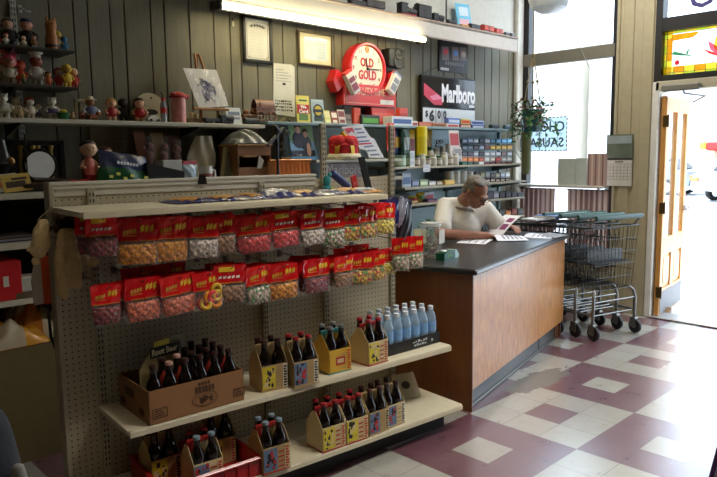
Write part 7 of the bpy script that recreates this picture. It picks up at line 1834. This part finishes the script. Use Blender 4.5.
# ---- red advertising wall clock
YCk = YB-.10
def cp(px, py): v = aty(px, py, YCk); return v
cc = cp(368.9, 68.6); R = (cp(388.4, 75).x-cp(349.2, 75).x)/2; RZ = (cp(367, 44.5).z-cp(367, 93).z)/2
A = cp(344, 84); B = cp(396.5, 107.5)
t = thing('advertising_clock', 'round red cigarette advertising wall clock with lettering and packs', 'clock', (cc.x, YCk, cc.z))
CR = C(196, 28, 32, .3, coat=.4); CRD = C(150, 20, 26, .35)
R = (R+RZ)/2
MB().lathe([(R*.99, .098), (R, .09), (R, .012), (R*.97, 0), (R*.90, 0), (R*.86, .02)], 48, 0, Rx(-PI/2), cap=False).build('clock_ring', CR, t)
MB().lathe([(R*.88, .018), (R*.88, .03)], 48, 0, Rx(-PI/2)).build('dial', C(214, 206, 190, .35), t)
x0, x1, z0, z1 = A.x-cc.x, B.x-cc.x, B.z-cc.z, A.z-cc.z
mb = MB(); mb.prism([(x0, z0), (x1, z0), (x1, z0+.15), (x1-.10, z0+.20), (x1-.2, z0+.215), (x0+.2, z0+.215), (x0+.10, z0+.20), (x0, z0+.15)], .03, .098); mb.prism([(x0, z0), (x1, z0), (x1, z0+.15), (x1-.05, z0+.165), (x0+.05, z0+.165), (x0, z0+.15)], .006, .03); mb.build('clock_base', CR, t, 30)
mb = MB(); mb.box(x0+.02, x1-.02, .0035, .006, z0+.015, z0+.02); mb.box(x0+.02, x0+.025, .0035, .006, z0+.015, z0+.15); mb.build('base_trim', C(226, 150, 130, .4), t, 0)
GS = .0
mb = MB(); mb.text('OLD', .2, 0, Tm(-.004, .0155, R*.24), wfit=R*.72, hfit=R*.36, bold=.006); mb.text('GOLD', .2, 0, Tm(.0, .0155, -R*.24), wfit=R*.98, hfit=R*.36, bold=.006); mb.build('dial_lettering', C(176, 28, 40, .4), t, 0)
mb = MB()
for k in range(12):
    a = PI/2-k*PI/6; s_ = str(12 if k == 0 else k)
    if k == 0: mb.ball((0, .017, R*.74), (.028, .002, .03), 10, 1); mb.box(-.02, .02, .0155, .018, R*.70, R*.79, 2); continue
    if k in (1, 2, 3, 4, 5): mb.box(R*.74*math.cos(a)-.004, R*.74*math.cos(a)+.004, .017, .0185, R*.74*math.sin(a)-.012, R*.74*math.sin(a)+.012, 0) if k in (3,) else mb.text(s_, .05, 0, Tm(R*.74*math.cos(a), .0175, R*.74*math.sin(a)), hfit=.034, bold=.001)
    else: mb.text(s_, .05, 0, Tm(R*.74*math.cos(a), .0175, R*.74*math.sin(a)), hfit=.034, bold=.001)
mb.build('numerals', [C(110, 60, 76, .4), C(176, 120, 50, .4), C(60, 40, 30, .5)], t, 0)
MB().box(0, R*.66, .012, .0145, -.004, .004, 0).ball((0, .012, 0), .012, 10).box(-.004, .004, .010, .0125, 0, R*.40, 0, Ry(R_(-15))).build('hands', C(50, 36, 32, .4), t, 0)
mb = MB(); mb.text('QUALITY TIME', .1, 0, Tm((x0+x1)/2-.03, .0045, z0+.108), wfit=(x1-x0)*.66, hfit=.07, bold=.001); mb.build('base_lettering', C(226, 176, 150, .4), t, 0)
MB().box(x1-.19, x1-.03, .0035, .0055, z0+.018, z0+.055).build('white_sticker', C(222, 216, 210, .5), t, 0)
for nm, px, py, rot, w, h in (('left', 349.5, 83.5, 32, .08, .165), ('right', 391, 84.5, -32, .08, .165)):
    v = cp(px, py); M = Tm(v.x-cc.x, -.03, v.z-cc.z) @ Ry(R_(-rot if nm == 'left' else -rot))
    k = MB().box(-w/2, w/2, -.018, .03, -h/2, h/2, 0, M, bev=.003).build('cigarette_pack', C(206, 200, 196, .4), t, 0)
    MB().box(-w*.38, w*.38, -.0195, -.018, -h*.36, -h*.02, 0, M).box(-w*.38, w*.38, -.0195, -.018, h*.06, h*.30, 0, M).build('pack_print', C(128, 60, 80, .45) if nm == 'left' else C(126, 130, 142, .45), k, 0)
    MB().box(-w*.48, w*.48, -.012, .025, h/2, h/2+.02, 0, M).build('pack_top', C(206, 60, 50, .4) if nm == 'left' else C(120, 130, 160, .4), k, 0)
for sx, px in ((-1, 342), (1, 394.5)):      # red shoulders that carry the packs
    v = cp(px, 76); MB().prism([(0, .02), (sx*.06, .05), (sx*.10, -.04), (sx*.06, -.12), (-sx*.02, -.06)], .01, .095, 0, Tm(v.x-cc.x+(.02 if sx < 0 else -.04), 0, v.z-cc.z)).build('shoulder', CR, t, 0)
mb = MB(); mb.tube([(-.05, .09, R*.96), (0, .098, R*1.22), (.05, .09, R*.96)], .003, 5); mb.build('hanging_wire', C(150, 120, 70, .4), t)
# black speaker box
P = aty(396.5, 58, YB-.09); w = aty(405, 58, YB-.09).x-aty(389.5, 58, YB-.09).x; h = aty(396, 49.5, YB-.09).z-aty(396, 67.5, YB-.09).z
t = thing('wall_speaker', 'small black speaker box mounted right of the red clock', 'speaker', (P.x, YB-.1, P.z)); MB().box(-w/2, w/2, 0, .1, -h/2, h/2, bev=.008).build('cabinet', C(26, 25, 24, .45), t, 0)
for z, r in ((h*.22, w*.26), (-h*.18, w*.34)): MB().lathe([(r, 0), (r*.9, .008), (r*.4, -.004), (0, 0)], 20, 0, Tm(w*.08, -.002, z) @ Rx(PI/2)).build('speaker_cone', C(50, 48, 44, .5), t)
# dark poster and cigarette price sign
A = aty(439.8, 40, YB-.02); B = aty(468, 74, YB-.02); w = B.x-A.x; cz = (aty(454, 42, YB-.02).z+aty(454, 72.5, YB-.02).z)/2; h = aty(454, 42, YB-.02).z-aty(454, 72.5, YB-.02).z
t = thing('dark_poster', 'dark poster with glowing red and blue packs under the valance', 'poster', ((A.x+B.x)/2, YB-.004, cz))
MB().box(-w/2, w/2, -.012, 0, -h/2, h/2).build('poster_board', C(22, 20, 22, .3), t, 0)
mb = MB()
for cx, c in ((-.30, 0), (.05, 1), (.33, 2)):
    mb.box((cx-.12)*w, (cx+.12)*w, -.0145, -.013, -.10*h, .34*h, 3, Ry(R_(-4))); mb.ball((cx*w, -.0165, .14*h), (.085*w, .001, .10*h), 12, c)
mb.build('packs', [C(206, 60, 80, .4), C(96, 140, 206, .4), C(190, 170, 150, .4), C(120, 104, 104, .4)], t, 0)
mb = MB(); mb.box(-w*.46, -w*.18, -.0135, -.0122, -h*.46, -h*.38, 0)
for i in range(8): mb.box(-w*.30+i*w*.085, -w*.30+i*w*.085+w*.055, -.0135, -.0122, -h*.27, -h*.17, 1)
mb.build('printing', [C(206, 206, 206, .5), C(130, 126, 126, .5)], t, 0)
S = YB-.05
def sp(px, py): return aty(px, py, S)
A = sp(421.8, 74); B = sp(475.5, 80.5); x0, x1 = A.x, B.x; zt = (A.z+B.z)/2; zm = (sp(422.5, 106).z+sp(475.5, 110).z)/2; zb = 1.78
t = thing('price_sign', 'black and white cigarette price sign with red chevron hung on the wall', 'sign', (x0, S, zb)); w = x1-x0; H1 = zt-zb; Hm = zm-zb
MB().box(0, w, 0, .04, 0, H1, bev=.004).build('sign_case', C(22, 22, 24, .35), t, 0)
MB().box(.012, w-.012, -.004, 0, Hm, H1-.012).build('black_panel', mat('black_gloss', (26, 26, 30), .12, var=.1), t, 0)
mb = MB(); hz = Hm+(H1-Hm)*.36
mb.add([(.02, -.006, H1-.07), (.30, -.006, H1-.20), (.27, -.006, Hm+.02), (.16, -.006, Hm+.02), (.02, -.006, Hm+.10)], [(0, 1, 2, 3, 4)], 0)
mb.add([(.06, -.007, H1-.12), (.16, -.007, H1-.17), (.05, -.007, Hm+.16)], [(0, 1, 2)], 2)
mb.add([(.20, -.007, H1-.16), (.28, -.007, H1-.20), (.14, -.007, Hm+.06), (.10, -.007, Hm+.09)], [(0, 1, 2, 3)], 1)
mb.build('chevron', [C(190, 40, 70, .4), C(216, 120, 150, .4), C(226, 180, 196, .4)], t, 0)
def slab(mb, txt, w_, h_, mi, M):
    mb.text(txt, .2, mi, M, wfit=w_, hfit=h_, bold=.007)
mb = MB(); slab(mb, 'Marlboro', w*.64, (H1-Hm)*.60, 0, Tm(w*.665, -.006, Hm+(H1-Hm)*.47))
mb.box(w*.86, w*.97, -.0066, -.0055, Hm+.015, Hm+.035, 0)
mb.build('lettering', C(226, 226, 230, .4), t, 0)
MB().box(.012, w-.012, -.004, 0, .01, Hm-.01).build('price_panel', C(206, 212, 216, .4), t, 0)
mb = MB(); hp = Hm-.02
mb.text('$', .1, 0, Tm(w*.075, -.006, hp*.70), hfit=hp*.44, bold=.002); mb.text('6', .1, 0, Tm(w*.165, -.006, hp*.62), wfit=w*.095, hfit=hp*.72, bold=.006); mb.text('0', .1, 0, Tm(w*.295, -.006, hp*.70), wfit=w*.062, hfit=hp*.54, bold=.004); mb.text('0', .1, 0, Tm(w*.40, -.006, hp*.70), wfit=w*.062, hfit=hp*.54, bold=.004)
for u in (.235, .345): mb.box(w*u, w*u+.006, -.0055, -.004, hp*.2, hp*1.0, 0)
mb.build('price_digits', C(30, 30, 36, .4), t, 0)
mb = MB(); mb.tube([(.02, .03, H1), (w*.38, .04, H1+.10), (w*.5, .04, H1+.06)], .003, 5).tube([(w*.98, .03, H1-.01), (w*.72, .04, H1+.06)], .003, 5); mb.build('hanging_wire', C(60, 58, 56, .4), t)
# ---- model railway on the valance shelf
ZV = 2.637; YV = 3.76
def vx(px): return on(px, 20, (0, YV, 0), (0, 1, 0)).x
cars = ((358, 18, .05, (40, 30, 28), 'flat', None), (374, 20, .075, (60, 44, 26), 'box', (196, 150, 50)), (407, 17, .10, (26, 24, 24), 'loco', (150, 50, 44)), (423, 14, .12, (36, 32, 32), 'box', (30, 28, 28)), (437, 12, .07, (26, 26, 28), 'loco', None),
        (451, 9, .055, (40, 42, 46), 'tank', None), (463.5, 8, .03, (196, 140, 50), 'flat', None), (474, 9, .05, (56, 58, 66), 'box', (70, 72, 80)), (487, 10.5, .062, (196, 76, 56), 'box', (160, 60, 46)), (498, 7, .056, (190, 70, 54), 'box', (150, 56, 44)), (506.5, 4, .045, (80, 80, 84), 'tank', None), (512, 4, .045, (70, 72, 78), 'tank', None))
for i, (px, wpx, hh, c, kd, tp) in enumerate(cars):
    L = vx(px+wpx/2)-vx(px-wpx/2)
    train_car('%s %s model rail car from the left on the valance shelf' % (ORD[i], {'loco': 'black locomotive', 'box': 'boxy', 'flat': 'flat', 'tank': 'small dark tank'}[kd]), (vx(px), YV, ZV), 0, L*.92, hh, c, kd, tp, s=1.35 if hh > .06 else 1.1, group='model train on the valance')
P = aty(466, 22, 3.86); t = thing('blue_card', 'pale blue printed card standing behind the model train', 'card', (P.x, 3.86, ZV), 0); w = aty(474, 10, 3.86).x-aty(460, 10, 3.86).x
MB().box(-w/2, w/2, -.002, .002, 0, .26, 0, Rx(R_(-8)) @ Ry(R_(-4))).box(-w*.36, w*.36, -.0034, -.002, .05, .12, 1, Rx(R_(-8)) @ Ry(R_(-4))).box(-w*.3, w*.36, -.0034, -.002, .15, .23, 2, Rx(R_(-8)) @ Ry(R_(-4))).build('card_sheet', [C(96, 176, 206, .5), C(206, 160, 170, .5), C(190, 206, 214, .5)], t, 0)
P = aty(448, 18, 3.88); t = thing('thin_pole', 'thin dark rod rising behind the model train on the valance', 'rod', (P.x, 3.9, ZV)); MB().tube([(0, 0, 0), (0, 0, .5)], .008, 8).lathe([(.02, 0), (.02, .008)], 12).build('rod_shaft', C(70, 68, 66, .4), t)

# ---------------------------------------------------------------- around the big window
# boards and striped panels on the sill and below it
def atwin(px, py, X): return atx(px, py, X)
def sillbox(label, nm, cat, xa, xb, yt, X, c, stripes=None, d=.05, z=1.211):
    A = atx(xa, 180, X); B = atx(xb, 180, X); w = abs(A.y-B.y); h = atx((xa+xb)/2, yt, X).z-z
    t = thing(nm, label, cat, (X, (A.y+B.y)/2, z), -PI/2)
    MB().box(-w/2, w/2, 0, d, 0, h, bev=.003).build('panel', c, t, 0)
    if stripes:
        mb = MB(); n = max(4, int(w/.03))
        for i in range(n): mb.box(-w/2+w*(i+.2)/n, -w/2+w*(i+.6)/n, -.0012, 0, .003, h-.003, i % 2)
        mb.build('stripes', stripes, t, 0)
    return t
GREYP = C(206, 212, 202, .6); STR = C(190, 160, 148, .7); STR2 = (C(140, 104, 98, .7), C(216, 190, 178, .7))
sillbox('grey-green board standing leftmost on the window sill', 'grey_board', 'board', 557.5, 574.5, 158.5, 6.03, GREYP)
sillbox('narrow grey-green board beside the striped one on the window sill', 'grey_board', 'board', 575, 585.8, 158, 6.03, GREYP)
sillbox('striped brown and pink board at the right end of the window sill', 'striped_board', 'board', 587, 604.5, 153.5, 6.03, STR, STR2)
def drape(label, xa, xb, z0, z1, X):
    A = atx(xa, 200, X); B = atx(xb, 200, X); w = abs(A.y-B.y); t = thing('striped_curtain', label, 'curtain', (X, (A.y+B.y)/2, 0), -PI/2)
    MB().sheet(lambda u, v: ((u-.5)*w, .012*math.sin(u*w*95), z0+(z1-z0)*v), 60, 2).build('curtain_cloth', STRM, t, 80)
    MB().tube([(-w/2-.01, 0, z1-.004), (w/2+.01, 0, z1-.004)], .006, 8).build('curtain_rod', C(70, 62, 56, .5), t)
k = NT('striped_cloth', .8); P_ = k.sep(k.tc.outputs['Object'])
fr = k.math('FRACT', k.math('DIVIDE', P_[0], .055)); s1 = k.math('GREATER_THAN', fr, .55); s2 = k.math('COMPARE', fr, .25, .07)
k.link(k.mix(s2, k.mix(s1, lin((190, 164, 152)), lin((130, 98, 92))), lin((216, 190, 180))), k.b.inputs['Base Color']); k.b.inputs['Transmission Weight'].default_value = 0; STRM = k.m
tl = k.n('ShaderNodeBsdfTranslucent'); ms = k.n('ShaderNodeMixShader'); ms.inputs[0].default_value = .12; k.link(k.b.inputs['Base Color'].links[0].from_socket, tl.inputs[0]); k.link(k.b.outputs[0], ms.inputs[1]); k.link(tl.outputs[0], ms.inputs[2]); k.link(ms.outputs[0], k.t.nodes['Material Output'].inputs['Surface'])
drape('brown striped half curtain below the sill at the window left', 520, 554.5, .46, 1.17, 6.10)
drape('wider brown striped half curtain below the sill at the window right', 567.5, 608.5, .46, 1.17, 6.10)
# window sign seen from behind (the lettering faces the street)
A = atx(513, 145, 6.12); B = atx(567, 150.5, 6.12); zt = atx(566, 116, 6.12).z; zb = atx(566, 151, 6.12).z; w = abs(A.y-B.y); h = zt-zb
t = thing('window_sign', 'white paper sign in the window with blue letters facing the street', 'sign', (6.12, (A.y+B.y)/2, zb), -PI/2)
k = NT('backlit_paper', .8); tl = k.n('ShaderNodeBsdfTranslucent'); df = k.n('ShaderNodeBsdfDiffuse'); ms = k.n('ShaderNodeMixShader'); ms.inputs[0].default_value = .7
cc_ = k.mix(k.noise(9), lin((196, 214, 222)), lin((222, 232, 236))); k.link(cc_, tl.inputs[0]); k.link(cc_, df.inputs[0]); k.link(df.outputs[0], ms.inputs[1]); k.link(tl.outputs[0], ms.inputs[2]); k.link(ms.outputs[0], k.t.nodes['Material Output'].inputs['Surface'])
MB().box(-w/2, w/2, 0, .002, 0, h).build('paper_sheet', k.m, t, 0)
MIR = Matrix.Scale(-1, 4, (1, 0, 0))
mb = MB(); mb.text('CHORIZO', .1, 0, Tm(.0, -.002, h*.72) @ MIR, wfit=w*.90, hfit=h*.30, bold=.002); mb.text('SAUSAGE', .1, 0, Tm(.0, -.002, h*.26) @ MIR, wfit=w*.88, hfit=h*.28, bold=.002)
mb.build('lettering', C(60, 70, 84, .6), t, 0)
mb = MB(); n = 15
for i in range(n):
    for z in (0, h-.012): mb.box(-w/2+w*i/n, -w/2+w*(i+.6)/n, -.001, 0, z, z+.012)
for i in range(8):
    for x in (-w/2, w/2-.012): mb.box(x, x+.012, -.001, 0, h*i/8, h*(i+.6)/8)
mb.build('dashed_border', C(120, 50, 50, .6), t, 0)
# wall calendar on the pillar
A = atx(606.5, 160, XW-.02); B = atx(632.5, 160, XW-.02); w = abs(A.y-B.y); zt = atx(619, 134.5, XW-.02).z; zm = atx(619, 158.5, XW-.02).z; zb = atx(619, 186, XW-.02).z
t = thing('wall_calendar', 'wall calendar with dark landscape picture hanging on the beige pillar', 'calendar', (XW-.022, (A.y+B.y)/2, 0), -PI/2)
MB().box(-w/2, w/2, -.004, .004, zm, zt).build('picture_leaf', mat('landscape_print', (96, 108, 92), .35, var=.5, scale=9), t, 0)
MB().box(-w/2+.01, w/2-.01, -.0055, -.004, zm+(zt-zm)*.62, zt-.012).build('picture_sky', mat('landscape_sky', (150, 162, 160), .4, var=.3, scale=6), t, 0)
MB().box(-w/2, w/2, -.003, .003, zb, zm-.012).build('date_leaf', C(206, 202, 190, .6), t, 0)
MB().box(-w/2, w/2, -.005, .005, zm-.014, zm+.004).build('binding', C(40, 38, 36, .5), t, 0)
mb = MB(); g0, g1 = zb+.06, zm-.05
for i in range(8): x = -w*.47+w*.94*i/7; mb.box(x-.0012, x+.0012, -.0042, -.003, g0, g1)
for i in range(6): z = g0+(g1-g0)*i/5; mb.box(-w*.47, w*.47, -.0042, -.003, z-.0012, z+.0012)
mb.box(-w*.16, w*.16, -.0042, -.003, zm-.038, zm-.024)
mb.build('date_grid', C(120, 116, 112, .6), t, 0)
# hanging plant in a teal pot
PX = 5.62
pc = atx(532, 121, PX); r = .5*abs(atx(527.5, 115, PX).y-atx(538, 115, PX).y)+.035; ph = atx(532, 111, PX).z-atx(532, 133, PX).z
t = thing('hanging_plant', 'trailing plant in a teal pot hung on ropes at the window', 'plant', (pc.x, pc.y, pc.z-ph/2))
MB().lathe([(r*.72, 0), (r*.80, .01), (r, ph*.92), (r*1.05, ph*.92), (r*1.05, ph), (r*.92, ph)], 24).build('pot', C(30, 92, 100, .4), t)
top = ZC-(pc.z-ph/2)
for k in range(3):
    a = k*2*PI/3+.5; MB().tube([(r*1.03*math.cos(a), r*1.03*math.sin(a), ph*.95), (r*.35*math.cos(a), r*.35*math.sin(a), ph+.36), (0, 0, ph+.50)], .006, 6).ball((r*.55*math.cos(a), r*.55*math.sin(a), ph+.26), .016, 8).build('rope', C(150, 132, 96, .8), t)
MB().tube([(0, 0, ph+.50), (0, 0, top)], .007, 6).ball((0, 0, ph+.50), .02, 8).build('rope', C(120, 106, 80, .8), t)
mb = leaves(240, .21, .20, ph*.4, ph+.16, .022, .042, (0, 1, 2), 21, .10)
mb.build('foliage', [G2, C(84, 112, 72, .5), C(150, 104, 92, .5)], t, 0)['kind'] = 'stuff'
for k, (a, L, R0) in enumerate(((.2, .34, .20), (1.2, .26, .22), (2.6, .30, .20), (3.6, .26, .2), (4.6, .40, .16), (5.5, .34, .24), (4.0, .36, .24), (.8, .4, .2))):
    mb = MB(); rr = random.Random(k); pts = [(R0*min(1, .5+.2*i)*math.cos(a), R0*min(1, .5+.2*i)*math.sin(a), ph-.02-L*i/6) for i in range(7)]; mb.tube(pts, .003, 5, 0)
    for i in range(16):
        f = rr.random()*6; q = Vector(pts[int(f)]); s_ = rr.uniform(.024, .042); M = Matrix.Translation(q+Vector((rr.uniform(-.03, .03), rr.uniform(-.03, .03), rr.uniform(-.03, .03)))) @ Euler((rr.uniform(-1, 1), rr.uniform(-1, 1), rr.uniform(0, 6))).to_matrix().to_4x4()
        mb.add([(-s_, 0, 0), (-s_*.2, s_*.42, s_*.1), (s_, 0, -s_*.15), (-s_*.2, -s_*.42, s_*.1)], [(0, 1, 2), (0, 2, 3)], 0, M)
    mb.build('trailing_stem', (G2, G1)[k % 2], t, 0)
MB().lathe([(.028, -.40), (.04, -.36), (.046, -.12), (.05, .0)], 12, 0, Tm(.02, .07, 0)).build('root_bundle', C(116, 120, 84, .8), t)
# white globe lamp seen against the window
lx = 5.2; lc = atx(549, 6, lx)
t = thing('pendant_lamp', 'white schoolhouse globe pendant lamp in front of the window top', 'lamp', (lc.x, lc.y, lc.z))
r = .5*abs(atx(536, 0, lx).y-atx(563, 0, lx).y)*1.35
MB().lathe([(.0, -.065), (r*.45, -.055), (r*.85, -.015), (r*1.0, .05), (r*.96, .10), (r*.6, .18), (r*.4, .21)], 32).build('lamp_shade', C(206, 214, 220, .3), t)
MB().lathe([(r*.42, .21), (r*.42, .26), (.015, .28)], 20).tube([(0, 0, .27), (0, 0, ZC-lc.z)], .008, 8).build('lamp_stem', C(120, 110, 90, .4, metal=.6), t)
A = atx(563, 1, 6.07); B = atx(601, 92, 6.13)
t = thing('window_cable', 'thin grey cable hanging slantwise inside the big window', 'cable', A); d = B-A
MB().tube([(d*(i/10)+Vector((0, 0, -.04*math.sin(PI*i/10)))) for i in range(11)]+[], .0035, 6).build('cable_line', C(150, 150, 150, .5), t)
